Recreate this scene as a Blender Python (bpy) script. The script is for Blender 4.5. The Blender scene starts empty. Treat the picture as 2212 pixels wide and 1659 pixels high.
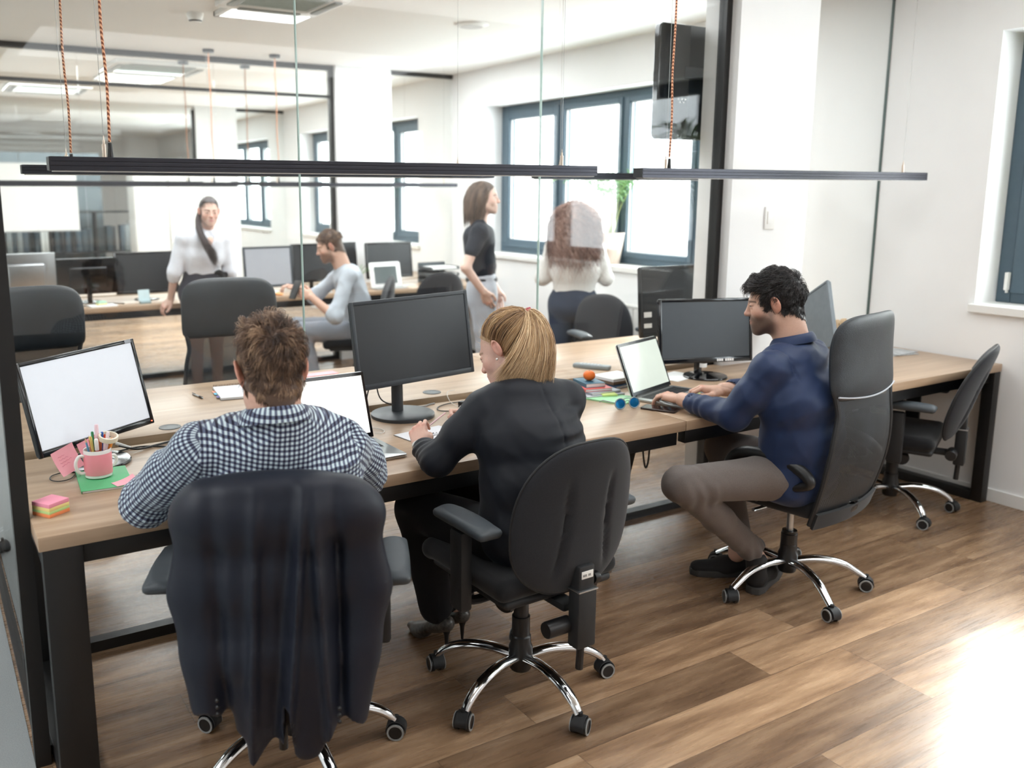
import bpy, bmesh, math, random
import numpy as np
from mathutils import Vector, Matrix, Euler, Quaternion
R = math.radians
PI = math.pi
SC = bpy.context.scene
COL = SC.collection
rnd = random.Random(7)

# ---------------------------------------------------------------- camera, world, light, exposure
cam_d = bpy.data.cameras.new('camera')
cam = bpy.data.objects.new('camera', cam_d)
COL.objects.link(cam)
F_PX = 1925.4
cam_d.sensor_width = 36.0
cam_d.lens = 36.0 * F_PX / 2212
cam_d.shift_x = (1106 - 977.3) / 2212
cam_d.shift_y = -(829.5 - 764.4) / 2212
cam_d.clip_start = 0.02
yaw, pitch = 0.541268, 0.181128
_f = Vector((math.sin(yaw) * math.cos(pitch), math.cos(yaw) * math.cos(pitch), -math.sin(pitch)))
_r = Vector((math.cos(yaw), -math.sin(yaw), 0))
_u = _r.cross(_f)
cam.matrix_world = Matrix(((_r.x, _u.x, -_f.x, 0), (_r.y, _u.y, -_f.y, 0), (_r.z, _u.z, -_f.z, 1.64), (0, 0, 0, 1)))
cam_d.dof.use_dof = True
cam_d.dof.focus_distance = 3.0
cam_d.dof.aperture_fstop = 2.2
SC.camera = cam

w = bpy.data.worlds.new('overcast_sky')
SC.world = w
w.use_nodes = True
nt = w.node_tree
bg = nt.nodes['Background']
tc = nt.nodes.new('ShaderNodeTexCoord')
sep = nt.nodes.new('ShaderNodeSeparateXYZ')
ramp = nt.nodes.new('ShaderNodeValToRGB')
ramp.color_ramp.elements[0].position = 0.0
ramp.color_ramp.elements[0].color = (0.80, 0.84, 0.88, 1)
ramp.color_ramp.elements[1].position = 0.6
ramp.color_ramp.elements[1].color = (0.93, 0.96, 1.0, 1)
nt.links.new(tc.outputs['Generated'], sep.inputs[0])
nt.links.new(sep.outputs['Z'], ramp.inputs[0])
nt.links.new(ramp.outputs[0], bg.inputs['Color'])
bg.inputs['Strength'].default_value = SKY_STRENGTH = 7.5
sun_d = bpy.data.lights.new('low_sun', 'SUN')
sun_d.energy = 5.5
sun_d.angle = R(17)
sun_d.color = (1.0, 0.965, 0.92)
sun = bpy.data.objects.new('low_sun', sun_d)
COL.objects.link(sun)
sun.rotation_euler = Vector((0.743, 0.26, 0.615)).to_track_quat('Z', 'Y').to_euler()
SC.view_settings.view_transform = 'Standard'
SC.view_settings.look = 'None'
SC.view_settings.gamma = 1.0
SC.view_settings.exposure = 0.74
SC.view_settings.use_curve_mapping = False
try:
    cy = SC.cycles
    cy.transparent_max_bounces = 24
    cy.max_bounces = 10
    cy.diffuse_bounces = 6
    cy.glossy_bounces = 4
    cy.transmission_bounces = 4
    cy.sample_clamp_indirect = 8.0
    cy.caustics_reflective = False
    cy.caustics_refractive = False
    cy.use_denoising = True
except Exception:
    pass

# ---------------------------------------------------------------- materials
def srgb(r, g=None, b=None):
    if g is None:
        r, g, b = r
    f = lambda c: (c / 255 / 12.92) if c / 255 <= 0.04045 else ((c / 255 + 0.055) / 1.055) ** 2.4
    return (f(r), f(g), f(b), 1)

class NT:
    def __init__(s, name):
        s.m = bpy.data.materials.new(name)
        s.m.use_nodes = True
        s.t = s.m.node_tree
        s.p = s.t.nodes['Principled BSDF']
        s.out = s.t.nodes['Material Output']
    def n(s, kind, **kw):
        nd = s.t.nodes.new('ShaderNode' + kind)
        for k, v in kw.items():
            if k in nd.inputs:
                nd.inputs[k].default_value = v
            else:
                setattr(nd, k, v)
        return nd
    def l(s, a, b):
        s.t.links.new(a, b)
    def coords(s, kind='Object', scale=(1, 1, 1), rot=(0, 0, 0)):
        c = s.n('TexCoord')
        mp = s.n('Mapping')
        mp.inputs['Scale'].default_value = scale
        mp.inputs['Rotation'].default_value = rot
        s.l(c.outputs[kind], mp.inputs[0])
        return mp.outputs[0]
    def noise(s, vec, scale=5, detail=4, rough=0.5):
        nz = s.n('TexNoise')
        nz.inputs['Scale'].default_value = scale
        nz.inputs['Detail'].default_value = detail
        nz.inputs['Roughness'].default_value = rough
        if vec is not None:
            s.l(vec, nz.inputs['Vector'])
        return nz.outputs['Fac']
    def ramp(s, fac, stops):
        r = s.n('ValToRGB')
        e = r.color_ramp.elements
        while len(e) < len(stops):
            e.new(0.5)
        for i, (p, c) in enumerate(stops):
            e[i].position = p
            e[i].color = c
        s.l(fac, r.inputs[0])
        return r.outputs[0]
    def math(s, op, a, b=None, clamp=False):
        m = s.n('Math', operation=op)
        m.use_clamp = clamp
        for i, v in enumerate((a, b)):
            if v is None:
                continue
            if isinstance(v, (int, float)):
                m.inputs[i].default_value = v
            else:
                s.l(v, m.inputs[i])
        return m.outputs[0]
    def mix(s, fac, a, b, blend='MIX'):
        m = s.n('MixRGB', blend_type=blend)
        for i, v in enumerate((fac, a, b)):
            if isinstance(v, (int, float)):
                m.inputs[i].default_value = v
            elif isinstance(v, tuple):
                m.inputs[i].default_value = v
            else:
                s.l(v, m.inputs[i])
        return m.outputs[0]
    def bump(s, h, strength=0.3, dist=0.01):
        b = s.n('Bump')
        b.inputs['Strength'].default_value = strength
        b.inputs['Distance'].default_value = dist
        s.l(h, b.inputs['Height'])
        s.l(b.outputs[0], s.p.inputs['Normal'])

MATS = {}
def mat(name, col, rough=0.6, metal=0.0, spec=0.5, var=0.06, vs=30, bump=0.0, bs=200, coat=0.0, sheen=0.0, stretch=(1, 1, 1), emit=None):
    if name in MATS:
        return MATS[name]
    a = NT(name)
    c = col if len(col) == 4 else (*col, 1)
    v = a.coords('Object', stretch)
    nz = a.noise(v, vs, 3)
    lo = tuple(x * (1 - var) for x in c[:3]) + (1,)
    hi = tuple(min(1, x * (1 + var)) for x in c[:3]) + (1,)
    a.l(a.ramp(nz, [(0.3, lo), (0.7, hi)]), a.p.inputs['Base Color'])
    a.p.inputs['Roughness'].default_value = rough
    a.p.inputs['Metallic'].default_value = metal
    a.p.inputs['Specular IOR Level'].default_value = spec
    if coat:
        a.p.inputs['Coat Weight'].default_value = coat
        a.p.inputs['Coat Roughness'].default_value = 0.08
    if sheen:
        a.p.inputs['Sheen Weight'].default_value = sheen
        a.p.inputs['Sheen Roughness'].default_value = 0.4
    if bump:
        a.bump(a.noise(v, bs, 2), bump, 0.002)
    if emit:
        a.p.inputs['Emission Color'].default_value = emit[0]
        a.p.inputs['Emission Strength'].default_value = emit[1]
    MATS[name] = a.m
    return a.m

def glass_mat(name, tint, f0=0.045, rough=0.0):
    a = NT(name)
    lw = a.n('LayerWeight')
    lw.inputs['Blend'].default_value = 0.5
    p5 = a.math('POWER', lw.outputs['Facing'], 5)
    fac = a.math('ADD', a.math('MULTIPLY', p5, 1 - f0), f0, True)
    tr = a.n('BsdfTransparent')
    nz = a.noise(a.coords('Object'), 0.7, 2)
    a.l(a.ramp(nz, [(0.3, tuple(x * 0.995 for x in tint[:3]) + (1,)), (0.7, tint)]), tr.inputs[0])
    gl = a.n('BsdfGlossy')
    gl.inputs['Roughness'].default_value = rough
    mx = a.n('MixShader')
    a.l(fac, mx.inputs[0])
    a.l(tr.outputs[0], mx.inputs[1])
    a.l(gl.outputs[0], mx.inputs[2])
    a.l(mx.outputs[0], a.out.inputs[0])
    MATS[name] = a.m
    return a.m

# ---------------------------------------------------------------- geometry pieces: (verts Nx3, faces list)
def xf(piece, loc=(0, 0, 0), rot=(0, 0, 0), sc=(1, 1, 1)):
    M = Matrix.LocRotScale(Vector(loc), Euler(rot), Vector(sc))
    return xm(piece, M)
def xm(piece, M):
    v, f = piece[0], piece[1]
    A = np.array(M)
    v = np.asarray(v, float)
    v2 = v @ A[:3, :3].T + A[:3, 3]
    if np.linalg.det(A[:3, :3]) < 0:
        f = [tuple(reversed(q)) for q in f]
    return (v2, f)
def join(*ps):
    V, F, n = [], [], 0
    for p in ps:
        v = np.asarray(p[0], float)
        V.append(v)
        F += [tuple(i + n for i in q) for q in p[1]]
        n += len(v)
    return (np.concatenate(V), F)
def box(c, s, rot=None, bev=0.0, seg=2):
    """axis box centred on c with full sizes s, optional bevel"""
    x, y, z = (d / 2 for d in s)
    v = [(-x, -y, -z), (x, -y, -z), (x, y, -z), (-x, y, -z), (-x, -y, z), (x, -y, z), (x, y, z), (-x, y, z)]
    f = [(0, 3, 2, 1), (4, 5, 6, 7), (0, 1, 5, 4), (1, 2, 6, 5), (2, 3, 7, 6), (3, 0, 4, 7)]
    p = (np.array(v, float), f)
    if bev:
        p = bevel(p, min(bev, min(s) * 0.49), seg)
    return xf(p, c, rot or (0, 0, 0))
def b2(lo, hi, bev=0.0, seg=2):
    return box([(a + b) / 2 for a, b in zip(lo, hi)], [abs(b - a) for a, b in zip(lo, hi)], None, bev, seg)
def bevel(p, w, seg=2, ang=30):
    bm = bmesh.new()
    vs = [bm.verts.new(q) for q in p[0]]
    for q in p[1]:
        try:
            bm.faces.new([vs[i] for i in q])
        except ValueError:
            pass
    bm.normal_update()
    es = [e for e in bm.edges if len(e.link_faces) == 2 and e.calc_face_angle(0) > R(ang)]
    bmesh.ops.bevel(bm, geom=es, offset=w, segments=seg, profile=0.5, affect='EDGES')
    bm.verts.index_update()
    out = (np.array([v.co[:] for v in bm.verts]), [tuple(v.index for v in f.verts) for f in bm.faces])
    bm.free()
    return out
def lathe(prof, n=32, a0=0, a1=2 * PI):
    """prof [(r,z)...] bottom to top around z; closes ends at r=0"""
    full = abs(a1 - a0 - 2 * PI) < 1e-6
    m = n if full else n + 1
    V, F = [], []
    for i in range(m):
        a = a0 + (a1 - a0) * i / n
        for r, z in prof:
            V.append((r * math.cos(a), r * math.sin(a), z))
    k = len(prof)
    for i in range(n):
        j = (i + 1) % m
        for q in range(k - 1):
            F.append((i * k + q, j * k + q, j * k + q + 1, i * k + q + 1))
    return (np.array(V, float), F)
def cyl(c, r, h, n=24, axis='z', r2=None, bev=0.0):
    r2 = r if r2 is None else r2
    if bev:
        pr = [(0.0001, 0), (r - bev, 0), (r, bev), (r2, h - bev), (r2 - bev, h), (0.0001, h)]
    else:
        pr = [(0.0001, 0), (r, 0), (r, 0), (r2, h), (r2, h), (0.0001, h)]
    p = lathe(pr, n)
    rot = {'z': (0, 0, 0), 'x': (0, PI / 2, 0), 'y': (-PI / 2, 0, 0)}[axis]
    return xf(p, c, rot)
def ball(c, r, n=16, m=10):
    r = (r, r, r) if isinstance(r, (int, float)) else r
    pr = [(max(math.sin(PI * i / m), 1e-4), -math.cos(PI * i / m)) for i in range(m + 1)]
    return xf(lathe(pr, n), c, (0, 0, 0), r)
def smooth_path(pts, k=6):
    """Catmull-Rom through pts"""
    P = [np.array(p, float) for p in pts]
    if len(P) < 3:
        return np.array(P)
    P = [2 * P[0] - P[1]] + P + [2 * P[-1] - P[-2]]
    out = []
    for i in range(1, len(P) - 2):
        for j in range(k):
            t = j / k
            out.append(0.5 * (2 * P[i] + (P[i + 1] - P[i - 1]) * t + (2 * P[i - 1] - 5 * P[i] + 4 * P[i + 1] - P[i + 2]) * t * t + (3 * P[i] - P[i - 1] - 3 * P[i + 1] + P[i + 2]) * t ** 3))
    out.append(P[-2])
    return np.array(out)
def tube(pts, r, n=10, k=0, cap=True, sq=None):
    """tube along pts; r number or list; k>0 smooths first; sq=(w,h,up) makes an elliptical/flat section"""
    pts = np.array(pts, float)
    rr = np.array([r] * len(pts) if isinstance(r, (int, float)) else r, float)
    if k:
        q = smooth_path(pts, k)
        rr = np.interp(np.linspace(0, 1, len(q)), np.linspace(0, 1, len(rr)), rr)
        pts = q
    m = len(pts)
    T = np.gradient(pts, axis=0)
    T /= np.linalg.norm(T, axis=1)[:, None] + 1e-12
    up = np.array(sq[2], float) if sq else np.array([0, 0, 1.0])
    if not sq and abs(T[0] @ up) > 0.9:
        up = np.array([1.0, 0, 0])
    V = []
    N = up - (up @ T[0]) * T[0]
    N /= np.linalg.norm(N)
    for i in range(m):
        if sq:
            N = up - (up @ T[i]) * T[i]
        else:
            N = N - (N @ T[i]) * T[i]
        N /= np.linalg.norm(N) + 1e-12
        B = np.cross(T[i], N)
        for j in range(n):
            a = 2 * PI * j / n
            if sq:
                V.append(pts[i] + (math.cos(a) * N * sq[1] + math.sin(a) * B * sq[0]) * rr[i])
            else:
                V.append(pts[i] + (math.cos(a) * N + math.sin(a) * B) * rr[i])
    F = []
    for i in range(m - 1):
        for j in range(n):
            F.append((i * n + j, (i + 1) * n + j, (i + 1) * n + (j + 1) % n, i * n + (j + 1) % n)[::-1])
    if cap:
        F.append(tuple(range(n))[::-1][::-1])
        F.append(tuple((m - 1) * n + j for j in range(n))[::-1])
    return (np.array(V), F)
def prism(outline, z0, z1, bev=0.0, seg=2):
    """2D outline (ccw) extruded along z"""
    n = len(outline)
    V = [(x, y, z0) for x, y in outline] + [(x, y, z1) for x, y in outline]
    F = [tuple(range(n))[::-1], tuple(range(n, 2 * n))] + [(i, (i + 1) % n, n + (i + 1) % n, n + i) for i in range(n)]
    p = (np.array(V, float), F)
    return bevel(p, bev, seg) if bev else p
def rrect(w, h, r, k=5):
    """rounded rectangle outline centred on 0"""
    o = []
    for cx, cy, a in ((w / 2 - r, h / 2 - r, 0), (-w / 2 + r, h / 2 - r, 90), (-w / 2 + r, -h / 2 + r, 180), (w / 2 - r, -h / 2 + r, 270)):
        for i in range(k + 1):
            t = R(a + 90 * i / k)
            o.append((cx + r * math.cos(t), cy + r * math.sin(t)))
    return o
def grid(fn, nu, nv, thick=None):
    """surface from fn(u,v)->xyz, u,v in 0..1; thick gives a solid shell offset along normals"""
    U, Vv = np.meshgrid(np.linspace(0, 1, nu), np.linspace(0, 1, nv), indexing='ij')
    P = np.array([[fn(U[i, j], Vv[i, j]) for j in range(nv)] for i in range(nu)], float)
    F = [(i * nv + j, (i + 1) * nv + j, (i + 1) * nv + j + 1, i * nv + j + 1) for i in range(nu - 1) for j in range(nv - 1)]
    if thick is None:
        return (P.reshape(-1, 3), F)
    du = np.gradient(P, axis=0)
    dv = np.gradient(P, axis=1)
    N = np.cross(du, dv)
    N /= np.linalg.norm(N, axis=2)[..., None] + 1e-12
    Q = P - N * (thick if np.isscalar(thick) else np.array([[thick(U[i, j], Vv[i, j]) for j in range(nv)] for i in range(nu)])[..., None])
    n = nu * nv
    F2 = [tuple(n + i for i in f[::-1]) for f in F]
    rim = [i * nv for i in range(nu)] + [(nu - 1) * nv + j for j in range(1, nv)] + [i * nv + nv - 1 for i in range(nu - 2, -1, -1)] + [j for j in range(nv - 2, 0, -1)]
    F3 = [(rim[i], n + rim[i], n + rim[(i + 1) % len(rim)], rim[(i + 1) % len(rim)])[::-1] for i in range(len(rim))]
    return (np.concatenate([P.reshape(-1, 3), Q.reshape(-1, 3)]), F + F2 + F3)

# ---------------------------------------------------------------- objects
def link_mesh(name, piece, m=None, smooth=True, ang=35, mi=None):
    me = bpy.data.meshes.new(name)
    v = np.asarray(piece[0], float)
    me.from_pydata(v.tolist(), [], [tuple(int(i) for i in f) for f in piece[1]])
    ms = m if isinstance(m, (list, tuple)) else [m]
    for q in ms:
        me.materials.append(q)
    if mi is not None:
        me.polygons.foreach_set('material_index', np.asarray(mi, np.int32))
    if smooth:
        me.polygons.foreach_set('use_smooth', [True] * len(me.polygons))
        if ang:
            me.set_sharp_from_angle(angle=R(ang))
    me.update()
    o = bpy.data.objects.new(name, me)
    COL.objects.link(o)
    return o
def tag(o, label=None, cat=None, group=None, kind=None):
    if label:
        o['label'] = label
    if cat:
        o['category'] = cat
    if group:
        o['group'] = group
    if kind:
        o['kind'] = kind
    return o
def thing(name, label, cat, loc=(0, 0, 0), rz=0.0, group=None):
    o = bpy.data.objects.new(name, None)
    o.empty_display_size = 0.1
    COL.objects.link(o)
    o.location = loc
    o.rotation_euler = (0, 0, rz)
    return tag(o, label, cat, group)
def part(name, piece, m, parent, smooth=True, ang=35, label=None, world=False, mi=None):
    """a mesh child; world=True: piece is in world coordinates"""
    if world:
        ch = [parent]
        while ch[-1].parent:
            ch.append(ch[-1].parent)
        M = Matrix.Identity(4)
        for q in reversed(ch):
            M = M @ Matrix.LocRotScale(q.location, q.rotation_euler, q.scale)
        piece = xm(piece, M.inverted())
    o = link_mesh(name, piece, m, smooth, ang, mi)
    o.parent = parent
    if label:
        o['label'] = label
    return o
def solid(name, piece, m, label, cat, group=None, loc=None, rz=0, smooth=True, ang=35, mi=None):
    o = link_mesh(name, piece, m, smooth, ang, mi)
    if loc is not None:
        o.location = loc
        o.rotation_euler = (0, 0, rz)
    return tag(o, label, cat, group)
def struct(name, piece, m, parent=None, smooth=False, label=None):
    if parent is not None:
        return part(name, piece, m, parent, smooth, label=label)
    o = link_mesh(name, piece, m, smooth)
    if label:
        o['label'] = label
    o['kind'] = 'structure'
    return o
def copy_tree(o, parent=None, **props):
    c = o.copy()
    COL.objects.link(c)
    if parent is not None:
        c.parent = parent
    for ch in list(o.children):
        copy_tree(ch, c)
    for k, v in props.items():
        if k == 'loc':
            c.location = v
        elif k == 'rz':
            c.rotation_euler = (0, 0, v)
        else:
            c[k] = v
    return c
def letters(txt, size, loc, rot, m, parent, name='lettering', depth=0.0004):
    cu = bpy.data.curves.new(name, 'FONT')
    cu.body = txt
    cu.size = size
    cu.extrude = depth
    cu.align_x = 'CENTER'
    cu.align_y = 'CENTER'
    o = bpy.data.objects.new(name, cu)
    cu.materials.append(m)
    COL.objects.link(o)
    o.location = loc
    o.rotation_euler = rot
    if parent is not None:
        o.parent = parent
    return o
# ================================================================ the shell
XR, YG, H = 4.83, 3.235, 2.79
YP = [3.235, 8.05, 12.87, 17.69]
XL = 0.193

# materials
def floor_mat():
    a = NT('oak_plank_floor')
    v = a.coords('Object')
    sp = a.n('SeparateXYZ'); a.l(v, sp.inputs[0])
    row = a.math('FLOOR', a.math('DIVIDE', sp.outputs[1], 0.185))
    wn = a.n('TexWhiteNoise', noise_dimensions='1D'); a.l(row, wn.inputs['W'])
    xs = a.math('ADD', a.math('DIVIDE', sp.outputs[0], 1.22), a.math('MULTIPLY', wn.outputs['Value'], 7.3))
    colm = a.math('FLOOR', xs)
    cb = a.n('CombineXYZ'); a.l(row, cb.inputs[0]); a.l(colm, cb.inputs[1])
    wn2 = a.n('TexWhiteNoise', noise_dimensions='2D'); a.l(cb.outputs[0], wn2.inputs['Vector'])
    pid = wn2.outputs['Value']
    # grain: stretched noise, offset per plank
    off = a.n('CombineXYZ'); a.l(a.math('MULTIPLY', pid, 37.0), off.inputs[0]); a.l(a.math('MULTIPLY', pid, 11.0), off.inputs[2])
    va = a.n('VectorMath', operation='ADD'); a.l(v, va.inputs[0]); a.l(off.outputs[0], va.inputs[1])
    m1 = a.n('Mapping'); m1.inputs['Scale'].default_value = (1.3, 11, 1); a.l(va.outputs[0], m1.inputs[0])
    m2 = a.n('Mapping'); m2.inputs['Scale'].default_value = (4, 70, 1); a.l(va.outputs[0], m2.inputs[0])
    g1 = a.noise(m1.outputs[0], 1.6, 5, 0.6)
    g2 = a.noise(m2.outputs[0], 1.5, 4, 0.6)
    base = a.ramp(g1, [(0.28, srgb(104, 80, 60)), (0.48, srgb(152, 122, 94)), (0.62, srgb(180, 149, 118)), (0.8, srgb(202, 173, 143))])
    base = a.mix(a.math('MULTIPLY', g2, 0.38), base, srgb(104, 76, 54))
    tone = a.ramp(pid, [(0.0, (0.70, 0.68, 0.67, 1)), (0.5, (0.95, 0.94, 0.93, 1)), (1.0, (1.2, 1.18, 1.16, 1))])
    base = a.mix(1.0, base, tone, 'MULTIPLY')
    fy = a.math('FRACT', a.math('DIVIDE', sp.outputs[1], 0.185))
    fx = a.math('FRACT', xs)
    s1 = a.math('LESS_THAN', a.math('MINIMUM', fy, a.math('SUBTRACT', 1.0, fy)), 0.008)
    s2 = a.math('LESS_THAN', a.math('MINIMUM', fx, a.math('SUBTRACT', 1.0, fx)), 0.0012)
    seam = a.math('MAXIMUM', s1, s2)
    base = a.mix(a.math('MULTIPLY', seam, 0.55), base, srgb(60, 40, 30))
    a.l(base, a.p.inputs['Base Color'])
    a.l(a.math('ADD', a.math('MULTIPLY', g2, 0.16), 0.20), a.p.inputs['Roughness'])
    a.p.inputs['Specular IOR Level'].default_value = 0.75
    a.bump(a.math('SUBTRACT', a.math('MULTIPLY', g2, 0.35), seam), 0.25, 0.002)
    MATS['floor'] = a.m
    return a.m
def desk_wood(name, rot=0.0, tint=1.0):
    a = NT(name)
    v = a.coords('Object', (1.2, 16, 16), (0, 0, rot))
    g = a.noise(v, 1.3, 5, 0.55)
    v2 = a.coords('Object', (5, 120, 120), (0, 0, rot))
    g2 = a.noise(v2, 1.4, 3, 0.5)
    c = a.ramp(g, [(0.25, srgb(150, 124, 100)), (0.5, srgb(176, 150, 124)), (0.75, srgb(194, 169, 144))])
    c = a.mix(a.math('MULTIPLY', g2, 0.3), c, srgb(146, 115, 93))
    a.l(c, a.p.inputs['Base Color'])
    a.p.inputs['Roughness'].default_value = 0.33
    a.p.inputs['Specular IOR Level'].default_value = 0.5
    a.bump(g2, 0.1, 0.001)
    MATS[name] = a.m
    return a.m
floor_mat()
desk_wood('light_oak_board')
WALL = mat('matt_white_paint', srgb(238, 238, 238), 0.9, spec=0.2, var=0.015, vs=3, bump=0.08, bs=260)
CEIL = mat('ceiling_white_paint', srgb(244, 244, 242), 0.95, spec=0.1, var=0.01, vs=2)
REVEAL = mat('window_reveal_white', srgb(245, 245, 245), 0.7, spec=0.3, var=0.01)
SLATE = mat('slate_blue_window_frame', srgb(74, 92, 104), 0.45, var=0.03)
BLACKM = mat('black_powder_coated_steel', srgb(24, 23, 23), 0.42, spec=0.45, var=0.1, bump=0.05, bs=600)
CHROME = mat('chrome', srgb(225, 226, 228), 0.09, metal=1.0, var=0.02)
SATIN = mat('brushed_aluminium', srgb(176, 178, 180), 0.33, metal=1.0, var=0.04)
PLWHITE = mat('white_plastic', srgb(232, 231, 228), 0.4, var=0.01)
PLBLACK = mat('black_plastic', srgb(22, 22, 24), 0.38, var=0.08)
PLBLACK_M = mat('matt_black_plastic', srgb(30, 31, 33), 0.6, var=0.08, bump=0.1, bs=500)
GLASS = glass_mat('clear_partition_glass', (0.978, 0.99, 0.985, 1), 0.03)
GLASS_W = glass_mat('window_glass', (0.97, 0.99, 0.985, 1), 0.04)
GLASS_EDGE = mat('polished_glass_edge', srgb(190, 215, 208), 0.2, var=0.05)
GREYW = mat('blue_grey_cabinet_paint', srgb(104, 114, 120), 0.6, var=0.04)

X0, X1, Y0, Y1 = -2.6, XR, -3.6, 17.69
struct('floor', b2((X0, Y0, -0.1), (XR + 0.35, Y1 + 3, 0)), MATS['floor'])
struct('floor_corridor', b2((X0, Y0, -0.05), (XL - 0.03, Y1, 0.003)), mat('grey_loop_carpet', srgb(150, 154, 154), 0.9, var=0.12, vs=300))
struct('ceiling', b2((X0, Y0, H), (XR + 0.35, Y1 + 3, H + 0.12)), CEIL)
struct('wall_left', b2((X0 - 0.15, Y0, 0), (X0, Y1 + 3, H)), WALL)
struct('wall_rear', b2((X0, Y0 - 0.15, 0), (XR + 0.35, Y0, H)), WALL)
struct('wall_back', b2((X0, Y1 + 3, 0), (XR + 0.35, Y1 + 3.15, H)), WALL)
WT = 0.30                                     # thickness of the window wall
wins = [(-0.87, 2.62), (3.94, 7.43), (8.76, 12.24), (13.56, 17.05)]
ZS, ZT = 1.045, 2.44
wr = []
cuts = [Y0] + [c for w_ in wins for c in w_] + [Y1 + 3]
for i in range(0, len(cuts), 2):
    wr.append(b2((XR, cuts[i], 0), (XR + WT, cuts[i + 1], H)))
for a_, b_ in wins:
    wr.append(b2((XR, a_, 0), (XR + WT, b_, ZS)))
    wr.append(b2((XR, a_, ZT), (XR + WT, b_, H)))
struct('wall_right', join(*wr), WALL)
struct('baseboard_right', b2((XR - 0.012, Y0, 0), (XR, YP[0], 0.07), 0.003), PLWHITE)

def frame_rect(y0, y1, z0, z1, w_, x0, x1, bev=0.006):
    return join(b2((x0, y0, z0), (x1, y0 + w_, z1), bev), b2((x0, y1 - w_, z0), (x1, y1, z1), bev),
                b2((x0, y0 + w_, z0), (x1, y1 - w_, z0 + w_), bev), b2((x0, y0 + w_, z1 - w_), (x1, y1 - w_, z1), bev))
for n_, (a_, b_) in enumerate(wins):
    wn_ = 'window_%d' % (n_ + 1)
    fx = XR + 0.20
    o = struct(wn_, frame_rect(a_, b_, ZS, ZT, 0.075, fx, fx + 0.08), SLATE,
               label='slate framed window with white sill' if n_ == 0 else None)
    # sashes: narrow opening sash at each end, two wide panes between
    L = b_ - a_
    ys = [a_ + 0.06, a_ + L * 0.255, a_ + L * 0.49, a_ + L * 0.73, b_ - 0.06]
    for i in range(4):
        ws = 0.075 if i in (0, 3) else 0.045
        if i:
            struct('mullion', b2((fx - 0.005, ys[i] - 0.03, ZS + 0.05), (fx + 0.075, ys[i] + 0.03, ZT - 0.05), 0.004), SLATE, o)
        struct('sash', frame_rect(ys[i] + 0.02, ys[i + 1] - 0.02, ZS + 0.055, ZT - 0.055, ws, fx - 0.02, fx + 0.06), SLATE, o)
        struct('window_pane', b2((fx + 0.02, ys[i] + 0.03, ZS + 0.07), (fx + 0.026, ys[i + 1] - 0.03, ZT - 0.07)), GLASS_W, o)
    struct('gasket', join(*[frame_rect(ys[i] + 0.02 + (0.075 if i in (0, 3) else 0.045) - 0.004, ys[i + 1] - 0.02 - (0.075 if i in (0, 3) else 0.045) + 0.004,
           ZS + 0.055 + (0.075 if i in (0, 3) else 0.045) - 0.004, ZT - 0.055 - (0.075 if i in (0, 3) else 0.045) + 0.004, 0.012, fx + 0.005, fx + 0.019, 0.001) for i in range(4)]), PLWHITE, o)
    struct('window_sill', b2((XR - 0.03, a_ - 0.02, ZS - 0.043), (fx, b_ + 0.02, ZS + 0.001), 0.004), PLWHITE, o)
    if n_ == 0:
        struct('window_hinge', join(b2((fx - 0.045, b_ - 0.075, ZS + 0.07), (fx - 0.012, b_ - 0.058, ZS + 0.165), 0.003), b2((fx - 0.03, b_ - 0.07, ZS + 0.055), (fx - 0.012, b_ - 0.06, ZS + 0.069), 0.002)), PLWHITE, o)

# piers standing in the line of each glass partition, glass each side
def pane(x0, x1, y, z0, z1, t=0.012):
    return b2((x0, y - t / 2, z0), (x1, y + t / 2, z1))
for n_, y in enumerate(YP[:3]):
    struct('pillar', b2((3.52, y - 0.081, 0), (4.10, y + 0.145, H)), WALL, label='white pier between the glass panes' if n_ == 0 else None)
    g = bpy.data.objects.new('glass_partition', None); COL.objects.link(g)
    g.location = (0, 0, 0); g['kind'] = 'structure'
    g['label'] = ['glass partition along the middle of the desks, nearest', 'second glass partition behind the standing people', 'third glass partition far behind'][n_]
    xs = [XL + 0.02, 1.272, 2.393, 3.485]
    for i in range(3):
        part('glass_pane', pane(xs[i] + 0.002, xs[i + 1] - 0.002, y, 0.035, H - 0.035), GLASS, g, False)
    if n_ == 0:
        for i in (1, 2):
            part('glass_joint', b2((xs[i] - 0.002, y - 0.0062, 0.035), (xs[i] + 0.002, y + 0.0062, H - 0.035)), GLASS_EDGE, g, False)
    part('bottom_rail', b2((XL, y - 0.025, 0), (3.52, y + 0.025, 0.04)), BLACKM, g, False)
    if n_ < 2:
        part('top_rail', b2((XL, y - 0.025, H - 0.045), (3.52, y + 0.025, H)), BLACKM, g, False)
    part('end_post', b2((3.483, y - 0.025, 0.04), (3.52, y + 0.025, H - 0.045)), BLACKM, g, False)
    part('glass_pane', pane(4.10, XR - 0.001, y, 0.0, H - 0.04), GLASS, g, False)
    part('top_rail', b2((4.10, y - 0.02, H - 0.04), (XR, y + 0.02, H)), BLACKM, g, False)
    if n_ == 0:
        part('glass_joint', b2((XR - 0.006, y - 0.007, 0.0), (XR - 0.001, y + 0.007, H - 0.04)), mat('dark_glass_seal', srgb(70, 88, 84), 0.4), g, False)
    if n_ == 1:
        part('transom', b2((XL, y - 0.02, 2.495), (3.483, y + 0.02, 2.522)), BLACKM, g, False)
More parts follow.
